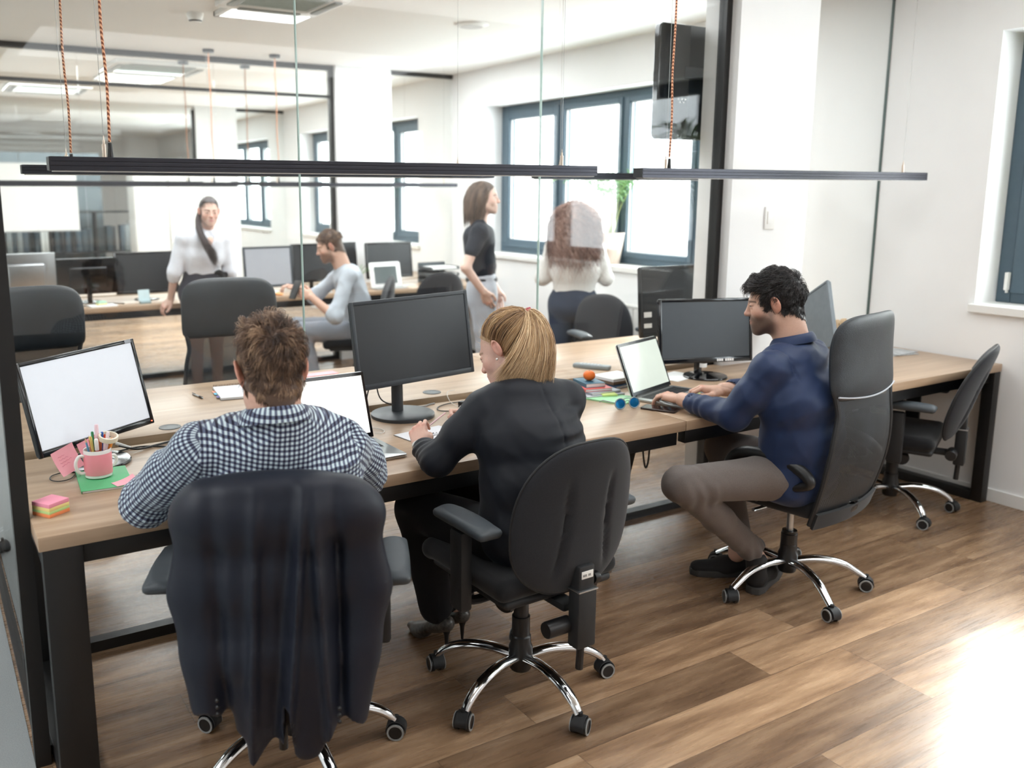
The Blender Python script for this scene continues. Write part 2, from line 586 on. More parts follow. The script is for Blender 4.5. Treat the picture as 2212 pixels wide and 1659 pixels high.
# glazed side wall to the corridor, from the black post by the first desk onwards
g = bpy.data.objects.new('glass_side_wall', None); COL.objects.link(g); g['kind'] = 'structure'
g['label'] = 'glass side wall with black post left of the first desk'
part('end_post', b2((XL - 0.03, 2.60, 0), (XL + 0.012, 2.65, H)), BLACKM, g, False)
ys_ = [2.65, 3.9, 5.3, 6.7, 8.05, 9.6, 11.2, 12.87]
for i in range(7):
    part('glass_pane', b2((XL - 0.006, ys_[i] + 0.002, 0.03), (XL + 0.006, ys_[i + 1] - 0.002, H - 0.03)), GLASS, g, False)
part('bottom_rail', b2((XL - 0.02, 2.65, 0), (XL + 0.02, 12.87, 0.03)), BLACKM, g, False)

# far end: grey cupboard front and white panels
struct('wall_far_cupboards', join(*[b2((-0.9 + i * 0.62, 16.2, 0), (-0.9 + i * 0.62 + 0.612, 16.25, 2.25), 0.004) for i in range(6)]), GREYW)

# daylight portals in the window openings
for a_, b_ in wins:
    ld = bpy.data.lights.new('daylight_portal', 'AREA')
    ld.shape = 'RECTANGLE'
    ld.size = ZT - ZS
    ld.size_y = b_ - a_
    ld.cycles.is_portal = True
    lo_ = bpy.data.objects.new('daylight_portal', ld)
    COL.objects.link(lo_)
    lo_.location = (XR + WT + 0.02, (a_ + b_) / 2, (ZS + ZT) / 2)
    lo_.rotation_euler = (0, PI / 2, 0)
# broad area lights added as fill; only the smallest sits in a ceiling panel
for lx, ly, sx, sy, pw in ((2.6, 1.75, 3.6, 1.2, 32), (2.6, -1.4, 3.4, 1.6, 50), (2.11, 5.84, 0.5, 0.36, 10), (2.6, 7.0, 3.6, 1.6, 75), (2.4, 4.4, 3.2, 1.4, 65),
                           (2.3, 10.4, 3.2, 2.6, 150), (2.3, 15.0, 3.2, 3.0, 150), (-1.4, 2.0, 0.8, 2.4, 50), (-1.4, 8.0, 0.8, 3.4, 60)):
    ld = bpy.data.lights.new('fill_and_panel_light', 'AREA'); ld.shape = 'RECTANGLE'; ld.size = sx; ld.size_y = sy; ld.energy = pw * 0.72; ld.color = (0.94, 0.975, 1.0)
    lo_ = bpy.data.objects.new('fill_and_panel_light', ld); COL.objects.link(lo_); lo_.location = (lx, ly, H - 0.02)
# street facade across the road
fac = [b2((17, -8, -8), (17.5, 34, 9))]
struct('wall_facade_outside', join(*fac), mat('pale_render_facade', srgb(225, 222, 216), 0.9))
fw_ = join(*[b2((16.97, y, z), (17.02, y + 1.6, z + 1.3)) for y in (-4, -1, 2, 5, 8, 11, 14, 17, 20) for z in (-3.4, -0.4, 2.6, 5.6)])
struct('trim_facade_windows', fw_, mat('facade_window_grey', srgb(120, 126, 130), 0.3))
# ================================================================ smooth-union fields turned into meshes (people, cloth, cushions)
def _n(v):
    v = np.asarray(v, float)
    return v / (np.linalg.norm(v) + 1e-12)
class Prim:
    def __init__(s, lo, hi, f, k, op):
        s.lo, s.hi, s.f, s.k, s.op = np.asarray(lo, float), np.asarray(hi, float), f, k, op
def cone(a, b, ra, rb, k=0.02, op='+', flat=None):
    """round cone a->b; flat=(axis, factor) squeezes the section along axis"""
    a = np.asarray(a, float); b = np.asarray(b, float)
    ab = b - a; L2 = ab @ ab + 1e-12
    R_ = max(ra, rb) * (1.6 if flat else 1)
    ax = _n(flat[0]) if flat else None
    def f(P):
        t = np.clip((P - a) @ ab / L2, 0, 1)
        q = P - a - t[..., None] * ab
        if flat:
            c = q @ ax
            q = q + (c * (1 / flat[1] - 1))[..., None] * ax
        d = np.linalg.norm(q, axis=-1) - (ra + (rb - ra) * t)
        return d * (min(1, flat[1]) if flat else 1)
    return Prim(np.minimum(a, b) - R_, np.maximum(a, b) + R_, f, k, op)
def ell(c, r, k=0.02, op='+', rot=None):
    c = np.asarray(c, float); r = np.asarray(r if hasattr(r, '__len__') else (r, r, r), float)
    M = np.array(rot.to_matrix()) if rot is not None else None
    R_ = r.max()
    def f(P):
        q = P - c
        if M is not None:
            q = q @ M
        k0 = np.linalg.norm(q / r, axis=-1)
        k1 = np.linalg.norm(q / (r * r), axis=-1) + 1e-9
        return k0 * (k0 - 1) / k1
    return Prim(c - R_, c + R_, f, k, op)
def rbox(c, s, rad, k=0.02, op='+', rot=None):
    c = np.asarray(c, float); s = np.asarray(s, float) / 2 - rad
    M = np.array(rot.to_matrix()) if rot is not None else None
    R_ = np.linalg.norm(s) + rad
    def f(P):
        q = P - c
        if M is not None:
            q = q @ M
        q = np.abs(q) - s
        return np.linalg.norm(np.maximum(q, 0), axis=-1) + np.minimum(q.max(axis=-1), 0) - rad
    return Prim(c - R_, c + R_, f, k, op)
def chain(pts, rads, k=0.02, flat=None):
    return [cone(pts[i], pts[i + 1], rads[i], rads[i + 1], k, '+', flat) for i in range(len(pts) - 1)]
def loftp(secs, k=0.02):
    """torso: secs = [(centre, side_vec, halfwidth, halfdepth, up)], blended between consecutive sections"""
    C = np.array([s[0] for s in secs], float)
    W = [s[2] for s in secs]; D = [s[3] for s in secs]
    S = np.array([_n(s[1]) for s in secs])
    out = []
    for i in range(len(secs) - 1):
        a, b = C[i], C[i + 1]
        ab = b - a; L2 = ab @ ab
        def f(P, a=a, b=b, ab=ab, L2=L2, i=i):
            tt = (P - a) @ ab / L2
            t = np.clip(tt, 0, 1)
            q = P - a - t[..., None] * ab
            sd = _n(S[i] + S[i + 1]); sd = _n(sd - (sd @ ab) * ab / L2)
            fd = _n(np.cross(ab, sd))
            al = (q @ _n(ab))
            w_ = W[i] + (W[i + 1] - W[i]) * t; d_ = D[i] + (D[i + 1] - D[i]) * t
            x = q @ sd; y = q @ fd
            m = np.minimum(w_, d_)
            rr = (np.abs(x / w_) ** 2.4 + np.abs(y / d_) ** 2.4 + np.abs(al / (m * .8)) ** 2.4) ** (1 / 2.4)
            return (rr - 1) * m
        R_ = max(W[i], W[i + 1], D[i], D[i + 1])
        out.append(Prim(np.minimum(a, b) - R_, np.maximum(a, b) + R_, f, k, '+'))
    return out
_E = [((0, 0, 0), (1, 0, 0)), ((0, 1, 0), (1, 1, 0)), ((0, 0, 1), (1, 0, 1)), ((0, 1, 1), (1, 1, 1)),
      ((0, 0, 0), (0, 1, 0)), ((1, 0, 0), (1, 1, 0)), ((0, 0, 1), (0, 1, 1)), ((1, 0, 1), (1, 1, 1)),
      ((0, 0, 0), (0, 0, 1)), ((1, 0, 0), (1, 0, 1)), ((0, 1, 0), (0, 1, 1)), ((1, 1, 0), (1, 1, 1))]
def field(prims, lo, hi, h, disp=None):
    lo = np.asarray(lo, float); hi = np.asarray(hi, float)
    n = np.ceil((hi - lo) / h).astype(int) + 1
    D = np.full(n, 0.5, np.float32)
    for p in prims:
        m = p.k + 3 * h + (0.02 if p.op == '+' else 0.005)
        i0 = np.clip(np.floor((p.lo - m - lo) / h).astype(int), 0, n)
        i1 = np.clip(np.ceil((p.hi + m - lo) / h).astype(int) + 1, 0, n)
        if (i1 <= i0).any():
            continue
        g = [lo[a] + h * np.arange(i0[a], i1[a]) for a in range(3)]
        P = np.stack(np.meshgrid(*g, indexing='ij'), -1)
        d = p.f(P)
        sl = tuple(slice(i0[a], i1[a]) for a in range(3))
        A = D[sl]
        if p.op == '+':
            hh = np.maximum(p.k - np.abs(A - d), 0) / max(p.k, 1e-6)
            D[sl] = np.minimum(A, d) - hh * hh * p.k * 0.25
        elif p.op == '-':
            d = -d
            hh = np.maximum(p.k - np.abs(A - d), 0) / max(p.k, 1e-6)
            D[sl] = np.maximum(A, d) + hh * hh * p.k * 0.25
    if disp is not None:
        idx = np.argwhere(np.abs(D) < 0.05)
        P = lo + idx * h
        D[tuple(idx.T)] += disp(P).astype(np.float32)
    return D, lo
def snet(prims, h, disp=None, pad=0.02, lohi=None, clip=None):
    """surface-nets mesh of the smooth union; clip=[(point, normal)] cuts away the side the normal points to"""
    if lohi is None:
        lo = np.min([p.lo for p in prims if p.op == '+'], axis=0) - pad
        hi = np.max([p.hi for p in prims if p.op == '+'], axis=0) + pad
    else:
        lo, hi = np.asarray(lohi[0], float), np.asarray(lohi[1], float)
    D, lo = field(prims, lo, hi, h, disp)
    if clip:
        n = D.shape
        g = [lo[a] + h * np.arange(n[a]) for a in range(3)]
        P = np.stack(np.meshgrid(*g, indexing='ij'), -1).astype(np.float32)
        for c in clip:
            if callable(c):
                D = np.maximum(D, c(P).astype(np.float32))
            else:
                D = np.maximum(D, ((P - np.asarray(c[0], np.float32)) @ _n(c[1]).astype(np.float32)))
    # keep the border outside
    for a in range(3):
        sl = [slice(None)] * 3
        for e in (0, -1):
            sl[a] = e
            D[tuple(sl)] = np.maximum(D[tuple(sl)], 0.01)
    I = D < 0
    cs = tuple(s - 1 for s in D.shape)
    cnt = np.zeros(cs, np.uint8)
    for dx in (0, 1):
        for dy in (0, 1):
            for dz in (0, 1):
                cnt += I[dx:dx + cs[0], dy:dy + cs[1], dz:dz + cs[2]]
    act = np.argwhere((cnt > 0) & (cnt < 8))
    vid = np.full(cs, -1, np.int64)
    vid[tuple(act.T)] = np.arange(len(act))
    acc = np.zeros((len(act), 3)); num = np.zeros(len(act))
    for a, b in _E:
        a = np.array(a); b = np.array(b)
        da = D[tuple((act + a).T)].astype(float); db = D[tuple((act + b).T)].astype(float)
        mk = (da < 0) != (db < 0)
        t = np.where(mk, da / (da - db + 1e-20), 0)
        acc += np.where(mk[:, None], a + (b - a) * t[:, None], 0)
        num += mk
    V = lo + (act + acc / num[:, None]) * h
    F = []
    for ax in range(3):
        u, v = (ax + 1) % 3, (ax + 2) % 3
        s0 = [slice(None)] * 3; s1 = [slice(None)] * 3
        s0[ax] = slice(0, -1); s1[ax] = slice(1, None)
        ch = I[tuple(s0)] != I[tuple(s1)]
        e = np.argwhere(ch)
        e = e[(e[:, u] > 0) & (e[:, v] > 0) & (e[:, u] < cs[u]) & (e[:, v] < cs[v])]
        ins = I[tuple(e.T)]
        du = np.zeros(3, int); du[u] = 1
        dv = np.zeros(3, int); dv[v] = 1
        q = np.stack([vid[tuple((e - du - dv).T)], vid[tuple((e - dv).T)], vid[tuple(e.T)], vid[tuple((e - du).T)]], 1)
        q = np.where(ins[:, None], q, q[:, ::-1])
        F.append(q)
    F = np.concatenate(F)
    F = F[(F >= 0).all(1)]
    return (V, F)
def relax(piece, it=1, lam=0.5):
    V, F = np.asarray(piece[0], float), np.asarray(piece[1])
    for _ in range(it):
        S = np.zeros_like(V); c = np.zeros(len(V))
        for i in range(4):
            for j in (1, 3):
                np.add.at(S, F[:, i], V[F[:, (i + j) % 4]])
                np.add.at(c, F[:, i], 1)
        V = V + lam * (S / np.maximum(c, 1)[:, None] - V)
    return (V, F)
def vnoise(P, scale, seed=0):
    """cheap smooth value noise (N,3)->N in -1..1"""
    rs = np.random.RandomState(seed)
    out = np.zeros(len(P))
    for i in range(5):
        k = _n(rs.normal(size=3)) * scale * (0.7 + 0.8 * rs.rand())
        out += np.sin(P @ k + rs.rand() * 6.28)
    return out / 3.2
def add_uv(o, uv):
    """per-vertex uv (N,2) -> loop layer"""
    me = o.data
    lay = me.uv_layers.new(name='UVMap')
    li = np.empty(len(me.loops), np.int32)
    me.loops.foreach_get('vertex_index', li)
    lay.data.foreach_set('uv', np.asarray(uv, np.float32)[li].ravel())
def add_loop_uv(o, uvl):
    lay = o.data.uv_layers.new(name='UVMap')
    lay.data.foreach_set('uv', np.asarray(uvl, np.float32).ravel())
def add_attr(o, name, vals):
    at = o.data.attributes.new(name, 'FLOAT', 'POINT')
    at.data.foreach_set('value', np.asarray(vals, np.float32))
def add_col(o, cols):
    at = o.data.color_attributes.new('tone', 'FLOAT_COLOR', 'POINT')
    c = np.ones((len(cols), 4), np.float32); c[:, :3] = cols
    at.data.foreach_set('color', c.ravel())
# ================================================================ chairs
def fabric_mat(name, col, scale=900, rough=0.95, bump=0.25, sheen=0.15):
    a = NT(name)
    v = a.coords('Object')
    nz = a.noise(v, scale, 2, 0.6)
    n2 = a.noise(v, 9, 3)
    c = (*col[:3], 1)
    lo = tuple(x * 0.7 for x in c[:3]) + (1,); hi = tuple(min(1, x * 1.35) for x in c[:3]) + (1,)
    base = a.ramp(nz, [(0.35, lo), (0.65, hi)])
    base = a.mix(a.math('MULTIPLY', n2, 0.25), base, lo)
    a.l(base, a.p.inputs['Base Color'])
    a.p.inputs['Roughness'].default_value = rough
    a.p.inputs['Specular IOR Level'].default_value = 0.25
    a.p.inputs['Sheen Weight'].default_value = sheen
    a.p.inputs['Sheen Roughness'].default_value = 0.5
    a.bump(nz, bump, 0.001)
    MATS[name] = a.m
    return a.m
CH_FAB = fabric_mat('charcoal_chair_fabric', srgb(42, 43, 47))
CH_FAB_D = fabric_mat('black_chair_fabric', srgb(30, 30, 32))
LEATHER = mat('black_leatherette', srgb(30, 36, 42), 0.38, spec=0.5, var=0.2, vs=18, bump=0.35, bs=350)
PIPING = mat('grey_piping', srgb(178, 182, 190), 0.6)
RIMGREY = mat('grey_castor_rim', srgb(150, 152, 152), 0.5)
def mesh_mat(name='black_woven_mesh', dens=0.17, sc=85):
    a = NT(name)
    v = a.coords('Object', (sc, sc, sc))
    w1 = a.n('TexWave', wave_type='BANDS', bands_direction='DIAGONAL'); a.l(v, w1.inputs[0]); w1.inputs['Scale'].default_value = 1.0
    m2 = a.coords('Object', (sc, sc, -sc))
    w2 = a.n('TexWave', wave_type='BANDS', bands_direction='DIAGONAL'); a.l(m2, w2.inputs[0]); w2.inputs['Scale'].default_value = 1.0
    h = a.math('MULTIPLY', w1.outputs['Fac'], w2.outputs['Fac'])
    hole = a.math('GREATER_THAN', h, 1 - dens * 1.9)
    a.p.inputs['Base Color'].default_value = srgb(34, 38, 42)
    nz = a.noise(a.coords('Object'), 6, 3)
    a.l(a.ramp(nz, [(0.4, srgb(22, 25, 28)), (0.7, srgb(38, 44, 50))]), a.p.inputs['Base Color'])
    a.p.inputs['Roughness'].default_value = 0.55
    a.p.inputs['Sheen Weight'].default_value = 0.0
    tr = a.n('BsdfTransparent'); mx = a.n('MixShader')
    a.l(hole, mx.inputs[0]); a.l(a.p.outputs[0], mx.inputs[1]); a.l(tr.outputs[0], mx.inputs[2])
    a.l(mx.outputs[0], a.out.inputs[0])
    return a.m
MESHM = mesh_mat()

def plate(outline, zc, T_front, T_back, curve, nr=14, nth=72, groove=None):
    """cushion-like plate in the local XZ plane: outline(theta)->(x,z) about centre; curve(x,z)->y offset"""
    V, F = [], []
    ss = [math.sin(PI / 2 * i / nr) for i in range(nr + 1)]
    for side in (1, -1):
        for i, s in enumerate(ss):
            for j in range(nth):
                th = 2 * PI * j / nth
                x, z = outline(th)
                x *= max(s, 1e-4); z = zc + z * max(s, 1e-4)
                t = (1 - s ** 5) ** 0.5 if s < 1 else 0
                y = curve(x, z) + (T_front if side > 0 else -T_back) * t
                if side < 0 and groove:
                    y += groove(x, z) * t
                V.append((x, y, z))
    m = (nr + 1) * nth
    for side in (0, 1):
        for i in range(nr):
            for j in range(nth):
                q = (side * m + i * nth + j, side * m + i * nth + (j + 1) % nth, side * m + (i + 1) * nth + (j + 1) % nth, side * m + (i + 1) * nth + j)
                F.append(q if side else q[::-1])
    return (np.array(V), F)

def star_base(t, rot=0.0, Rr=0.305, cm=None):
    b = bpy.data.objects.new('star_base', None); COL.objects.link(b); b.parent = t
    b.rotation_euler = (0, 0, rot)
    hub = join(lathe([(0.0001, .07), (.032, .07), (.036, .075), (.04, .11), (.04, .15), (.034, .165), (.034, .19), (.03, .195), (.03, .25), (.0001, .25)], 28))
    part('hub', hub, PLBLACK, b)
    for i in range(5):
        a = 2 * PI * i / 5
        c, s = math.cos(a), math.sin(a)
        pr = [(0.03, .118), (.10, .128), (.17, .124), (.23, .108), (.275, .082), (Rr - .008, .058)]
        p = tube([(r * c, r * s, z) for r, z in pr], [1.0, 1.0, 1.0, .95, .85, .75], 12, 5, True, (0.020, 0.016, (0, 0, 1)))
        part('base_arm', p, CHROME, b)
    for i in range(5):
        a = 2 * PI * i / 5
        c, s = math.cos(a), math.sin(a)
        ca = bpy.data.objects.new('castor', None); COL.objects.link(ca); ca.parent = t
        cr, sr = math.cos(a + rot), math.sin(a + rot)
        ca.location = (Rr * cr, Rr * sr, 0)
        ca.rotation_euler = (0, 0, a + rot + rnd.uniform(-1.2, 1.2))
        part('wheel', join(cyl((0, -.026, .027), .027, .018, 22, 'y', bev=.003), cyl((0, .008, .027), .027, .018, 22, 'y', bev=.003)), PLBLACK, ca)
        for sg in (-1, 1):
            part('wheel_rim', xf(lathe([(.0205, -.0014), (.0262, -.0014), (.0262, .0014), (.0205, .0014)], 24), (0, sg * .0262, .027), (-PI / 2, 0, 0)), RIMGREY, ca)
        hood = xf(lathe([(.0285, -.019), (.031, -.018), (.031, .018), (.0285, .019)], 20, R(-15), R(195)), (0, 0, .028), (PI / 2, 0, 0))
        part('castor_hood', join(hood, b2((-.006, -.007, .02), (.006, .007, .056), .002), cyl((0, 0, .05), .008, .02, 12)), PLBLACK_M, ca)
    return b

def task_chair(name, label, cat, loc, rz, base_rot=0.0, group=None, seat_z=0.47, arms=True, tilt=0.12, fab=None, sticker=True, wb=0.225, back_h=.243, back_z=.692, arm_dx=0.0, arm_dy=0.0):
    t = thing(name, label, cat, loc, rz, group)
    star_base(t, base_rot)
    part('gas_lift', join(cyl((0, 0, .24), .025, .12, 20), cyl((0, 0, .18), .03, .08, 20)), PLBLACK, t)
    part('tilt_mechanism', join(b2((-.07, -.16, seat_z - .085), (.07, .10, seat_z - .05), .01), b2((-.03, -.25, seat_z - .09), (.03, -.1, seat_z - .065), .008)), PLBLACK_M, t)
    part('tension_knob', xf(lathe([(.0001, 0), (.03, 0), (.036, .01), (.036, .03), (.03, .04), (.0001, .04)], 18), (-.12, -.06, seat_z - .12), (0, R(70), R(20))), PLBLACK, t)
    part('lever', join(tube([(-.05, 0, seat_z - .07), (-.14, 0, seat_z - .075), (-.2, .01, seat_z - .08)], .006, 8, 3), b2((-.235, -.003, seat_z - .088), (-.19, .022, seat_z - .074), .005)), PLBLACK, t)
    seat = snet([rbox((0, 0.02, seat_z - .005), (.47, .46, .07), .034, .02), ell((0, .03, seat_z + .01), (.2, .2, .04), .03), cone((-.2, .24, seat_z - .015), (.2, .24, seat_z - .015), .03, .03, .03)], .009)
    part('seat', relax(seat), CH_FAB_D, t)
    part('seat_shell', xf(bevel(box((0, 0, 0), (.42, .42, .03)), .014, 3), (0, .01, seat_z - .048)), PLBLACK_M, t)
    def outl(th):
        c, s = math.cos(th), math.sin(th)
        n = 3.0
        r = (abs(c) ** n + abs(s) ** n) ** (-1 / n)
        x, z = r * c, r * s
        wdt = wb * (1 - 0.08 * z - 0.08 * z * z) if z > 0 else wb * (1 - 0.02 * abs(z) - 0.17 * z * z * z * z)
        return x * wdt, z * back_h
    zc = back_z
    cv = lambda x, z: -.255 - tilt * (z - .45) + .9 * x * x - .35 * max(0, z - zc) ** 2 + 0.25 * max(0, zc - z - .1) ** 2
    def groove(x, z):
        u = (z - zc) / back_h
        xl = .075 + .035 * max(0, -u) ** 1.5
        g = 0
        if -.75 < u < .62:
            fade = min(1, (u + .75) * 5) * min(1, (.62 - u) * 4)
            for sx in (-1, 1):
                dx = x - sx * xl
                g += .012 * math.exp(-(dx / .011) ** 2) * fade
            if abs(x) < xl:
                g += -.005 * fade
        return g
    bk = plate(outl, zc, .028, .032, cv, 26, 120, groove)
    part('backrest', bk, fab or CH_FAB, t, ang=60)
    part('back_edge_trim', tube([(outl(2 * PI * j / 60)[0] * 1.004, cv(outl(2 * PI * j / 60)[0], zc + outl(2 * PI * j / 60)[1]), zc + outl(2 * PI * j / 60)[1] * 1.004) for j in range(61)], .004, 6), PLBLACK_M, t)
    hs = part('back_post_housing', join(b2((-.036, -.325, .29), (.036, -.275, .475), .008), b2((-.03, -.318, .465), (.03, -.272, .55), .006)), PLBLACK_M, t)
    part('steel_strip', b2((-.037, -.327, .472), (.037, -.274, .477), .001), SATIN, hs)
    if sticker:
        st_ = part('sticker', b2((-.022, -.3198, .512), (.022, -.3175, .535), .0005), PLWHITE, hs, label='white inventory sticker')
        part('sticker_print', join(*[b2((-.018 + i * .0052, -.3203, .519), (-.0145 + i * .0052, -.3197, .526)) for i in (0, 1, 2, 4, 5)]), mat('ink_grey', srgb(120, 118, 118), 0.8), st_)
    part('post_rod', tube([(0, -.297, .30), (0, -.293, .21)], .012, 10), PLBLACK, t)
    part('side_cylinder', xf(lathe([(.0001, 0), (.024, 0), (.026, .004), (.026, .085), (.0001, .085)], 20), (-.115, -.27, .355), (0, PI / 2, 0)), PLBLACK, t)
    kn = [(0.034 * math.cos(q * 2 * PI / 30) * (1 + .28 * math.cos(3 * q * 2 * PI / 30)), 0.034 * math.sin(q * 2 * PI / 30) * (1 + .28 * math.cos(3 * q * 2 * PI / 30))) for q in range(30)]
    part('adjuster_knob', xf(prism(kn, 0, .022, .004), (.045, -.27, .48), (0, PI / 2, 0)), PLBLACK, t)
    if arms:
        for s in (-1, 1):
            ar = part('armrest', join(b2((s * .265 - .022, -.075, seat_z - .10), (s * .265 + .022, -.005, seat_z + .16), .012), tube([(s * .06, -.04, seat_z - .075), (s * .2, -.04, seat_z - .085), (s * .262, -.04, seat_z - .07)], .012, 8, 3, True, (1.8, 1, (0, 0, 1)))), PLBLACK_M, t)
            ax_, ay_ = s * (.265 + arm_dx), -.07 + arm_dy
            pd = relax(snet([rbox((ax_, ay_, seat_z + .19), (.084, .27, .03), .0145, .01), ell((ax_, ay_, seat_z + .205), (.036, .12, .008), .02)], .006))
            part('arm_pad', pd, mat('soft_grey_arm_pad', srgb(62, 68, 73), 0.55, var=.08, bump=.1, bs=400), ar)
    return t

def high_back_chair(name, label, cat, loc, rz, base_rot=0.0, group=None, W=0.5, tall=1.19):
    t = thing(name, label, cat, loc, rz, group)
    star_base(t, base_rot, 0.32)
    part('gas_lift', join(cyl((0, 0, .13), .033, .11, 24, bev=.004), cyl((0, 0, .07), .02, .04, 16)), PLBLACK, t)
    part('gas_piston', cyl((0, 0, .23), .014, .16, 18), SATIN, t)
    part('tilt_mechanism', b2((-.09, -.12, .365), (.09, .10, .40), .01), PLBLACK_M, t)
    seat = snet([rbox((0, 0.02, .44), (.49, .47, .075), .036, .02), cone((-.21, .245, .43), (.21, .245, .43), .032, .032, .03)], .009)
    part('seat', relax(seat), CH_FAB_D, t)
    yb = lambda z: -.235 - .10 * (z - .4) - .06 * math.sin((z - .4) / .8 * PI * 1.6) * 0.6
    hw = lambda z: np.interp(z, [.38, .5, .62, .74, .83, .93, 1.05, 1.15, tall], [.235, .245, .25, .235, .215, .235, .235, .215, .16])
    cvx = lambda x, z: yb(z) + .55 * x * x
    # mesh panel
    zt = lambda u: .905 - .05 * (2 * u - 1) ** 2 * -1 - .025
    def pm(u, v):
        z = .43 + (.885 - .43) * v + .02 * (2 * u - 1) ** 2 * v
        x = (2 * u - 1) * hw(z) * .97
        return (x, cvx(x, z), z)
    part('mesh_panel', grid(pm, 25, 30), MESHM, t)
    def pb(u, v):
        z = .375 + .065 * v
        x = (2 * u - 1) * hw(z)
        return (x, cvx(x, z) - .006, z)
    part('bottom_hem', grid(pb, 20, 5, -.012), CH_FAB_D, t)
    # leather head section
    def outl(th):
        c, s = math.cos(th), math.sin(th)
        n = 9.0 if math.sin(th) < 0 else 5.0
        r = (abs(c) ** n + abs(s) ** n) ** (-1 / n)
        x, z = r * c, r * s
        if z < 0:
            return x * .248, z * .15
        return x * (.248 - .022 * z * z), z * .165
    zc = 1.025
    hd = plate(outl, zc, .03, .022, cvx, 16, 90)
    part('headrest', hd, LEATHER, t, ang=60)
    pp = [(x, cvx(x, zc - .145) - .012, zc - .147 + .35 * x * x) for x in np.linspace(-.228, .228, 21)]
    part('piping', tube(pp, .0035, 6), PIPING, t)
    for s in (-1, 1):
        pts = [(s * hw(z) * .985, cvx(hw(z), z) + .002, z) for z in np.linspace(.385, .95, 14)]
        part('back_frame', tube(pts, .011, 8, 3), PLBLACK_M, t)
    part('back_bracket', tube([(0, -.08, .385), (0, -.2, .38), (0, -.25, .41), (0, -.255, .45)], .02, 10, 4, True, (1.6, .5, (0, 0, 1))), PLBLACK, t)
    for s in (-1, 1):
        x = s * .285
        pth = [(x - s * .03, .13, .43), (x, .135, .52), (x, .115, .595), (x, .05, .632), (x, -.06, .635), (x, -.16, .615), (x, -.215, .57), (x, -.17, .54), (x - s * .01, -.06, .50), (x - s * .03, .02, .44)]
        part('armrest', tube(pth, [.75, .85, 1.0, 1.15, 1.2, 1.15, 1.0, .8, .7, .7], 14, 6, True, (0.024, 0.016, (s, 0, 0))) if False else
             tube(pth, [.015, .017, .02, .024, .025, .024, .021, .016, .014, .013], 14, 6), PLBLACK, t)
        part('arm_rod', join(tube([(s * .12, .16, .395), (s * .30, .16, .41)], .007, 8), tube([(s * .12, .0, .395), (s * .30, .0, .41)], .007, 8)), CHROME, t)
    return t

# ================================================================ desks
WOODM = MATS['light_oak_board']
def desk_pair_unit(name, label, x0, x1, y0, y1, zt, legs, group):
    t = thing(name, label, 'desk', (x0, y0, 0), 0, group)
    L = x1 - x0; D = y1 - y0
    part('tabletop', b2((0, 0, zt - .04), (L, D, zt), .0025), WOODM, t)
    part('front_beam', b2((.02, .025, zt - .10), (L - .02, .065, zt - .04), .002), BLACKM, t)
    part('rear_beam', b2((.02, D - .065, zt - .10), (L - .02, D - .03, zt - .04), .002), BLACKM, t)
    for kind, lx in legs:
        if kind == 'frame':      # closed rectangular end frame
            w_ = .10
            part('end_frame', join(b2((lx, .0, 0), (lx + w_, .05, zt - .04), .002), b2((lx, D - .055, 0), (lx + w_, D - .012, zt - .04), .002),
                                   b2((lx, .05, 0), (lx + w_, D - .055, .045), .002), b2((lx, .05, zt - .09), (lx + w_, D - .055, zt - .04), .002)), BLACKM, t)
        elif kind == 'slim':
            w_ = .055
            part('end_frame', join(b2((lx, .0, 0), (lx + w_, .06, zt - .04), .002), b2((lx, D - .055, 0), (lx + w_, D - .012, zt - .04), .002),
                                   b2((lx, .06, 0), (lx + w_, D - .055, .05), .002), b2((lx, .06, zt - .09), (lx + w_, D - .055, zt - .04), .002)), BLACKM, t)
        else:                    # splayed middle leg
            part('leg', tube([(lx + .12, .28, zt - .05), (lx + .10, .34, .35), (lx + .10, .40, 0.0)], [1.0, .75, .45], 4, 0, True, (.06, .06, (0, 1, 0))), BLACKM, t)
            part('leg_crossbar', b2((lx + .07, .3, zt - .1), (lx + .13, .66, zt - .05), .002), BLACKM, t)
    return t
g_ = 'desks standing along the glass partition'
d1 = desk_pair_unit('office_desk', 'light oak desk on black steel end frame, front row, under the pink mug', .205, 2.534, 2.435, 3.205, .75, [('frame', .008), ('leg', 2.19)], g_)
d2 = desk_pair_unit('office_desk', 'light oak desk on black steel legs, front row, under the tangerine side laptop', 2.538, 4.815, 2.435, 3.205, .75, [('slim', 2.277 - .063)], g_)
d3 = desk_pair_unit('office_desk', 'light oak desk behind the glass partition, holding the open notebook and pen', .215, 2.534, 3.265, 4.065, .762, [('frame', .0)], g_)
d4 = desk_pair_unit('office_desk', 'light oak desk behind the glass partition, holding the grey remote handset', 2.538, 4.815, 3.265, 4.065, .762, [('slim', 2.277 - .063)], g_)
g2 = 'desks of the second room'
d5 = desk_pair_unit('office_desk', 'light oak desk in the second room beside the standing woman in white', .3, 2.534, 7.24, 8.01, .75, [('frame', .0), ('leg', 2.0)], g2)
d6 = desk_pair_unit('office_desk', 'light oak desk in the second room before the seated bearded man', 2.538, 4.80, 7.24, 8.01, .75, [('slim', 2.2)], g2)
d7 = desk_pair_unit('office_desk', 'far oak desk behind the second glass partition, left half', .3, 2.534, 8.10, 8.9, .75, [('frame', .0)], g2)
d8 = desk_pair_unit('office_desk', 'far oak desk behind the second glass partition, right half', 2.538, 4.80, 8.10, 8.9, .75, [('slim', 2.2)], g2)
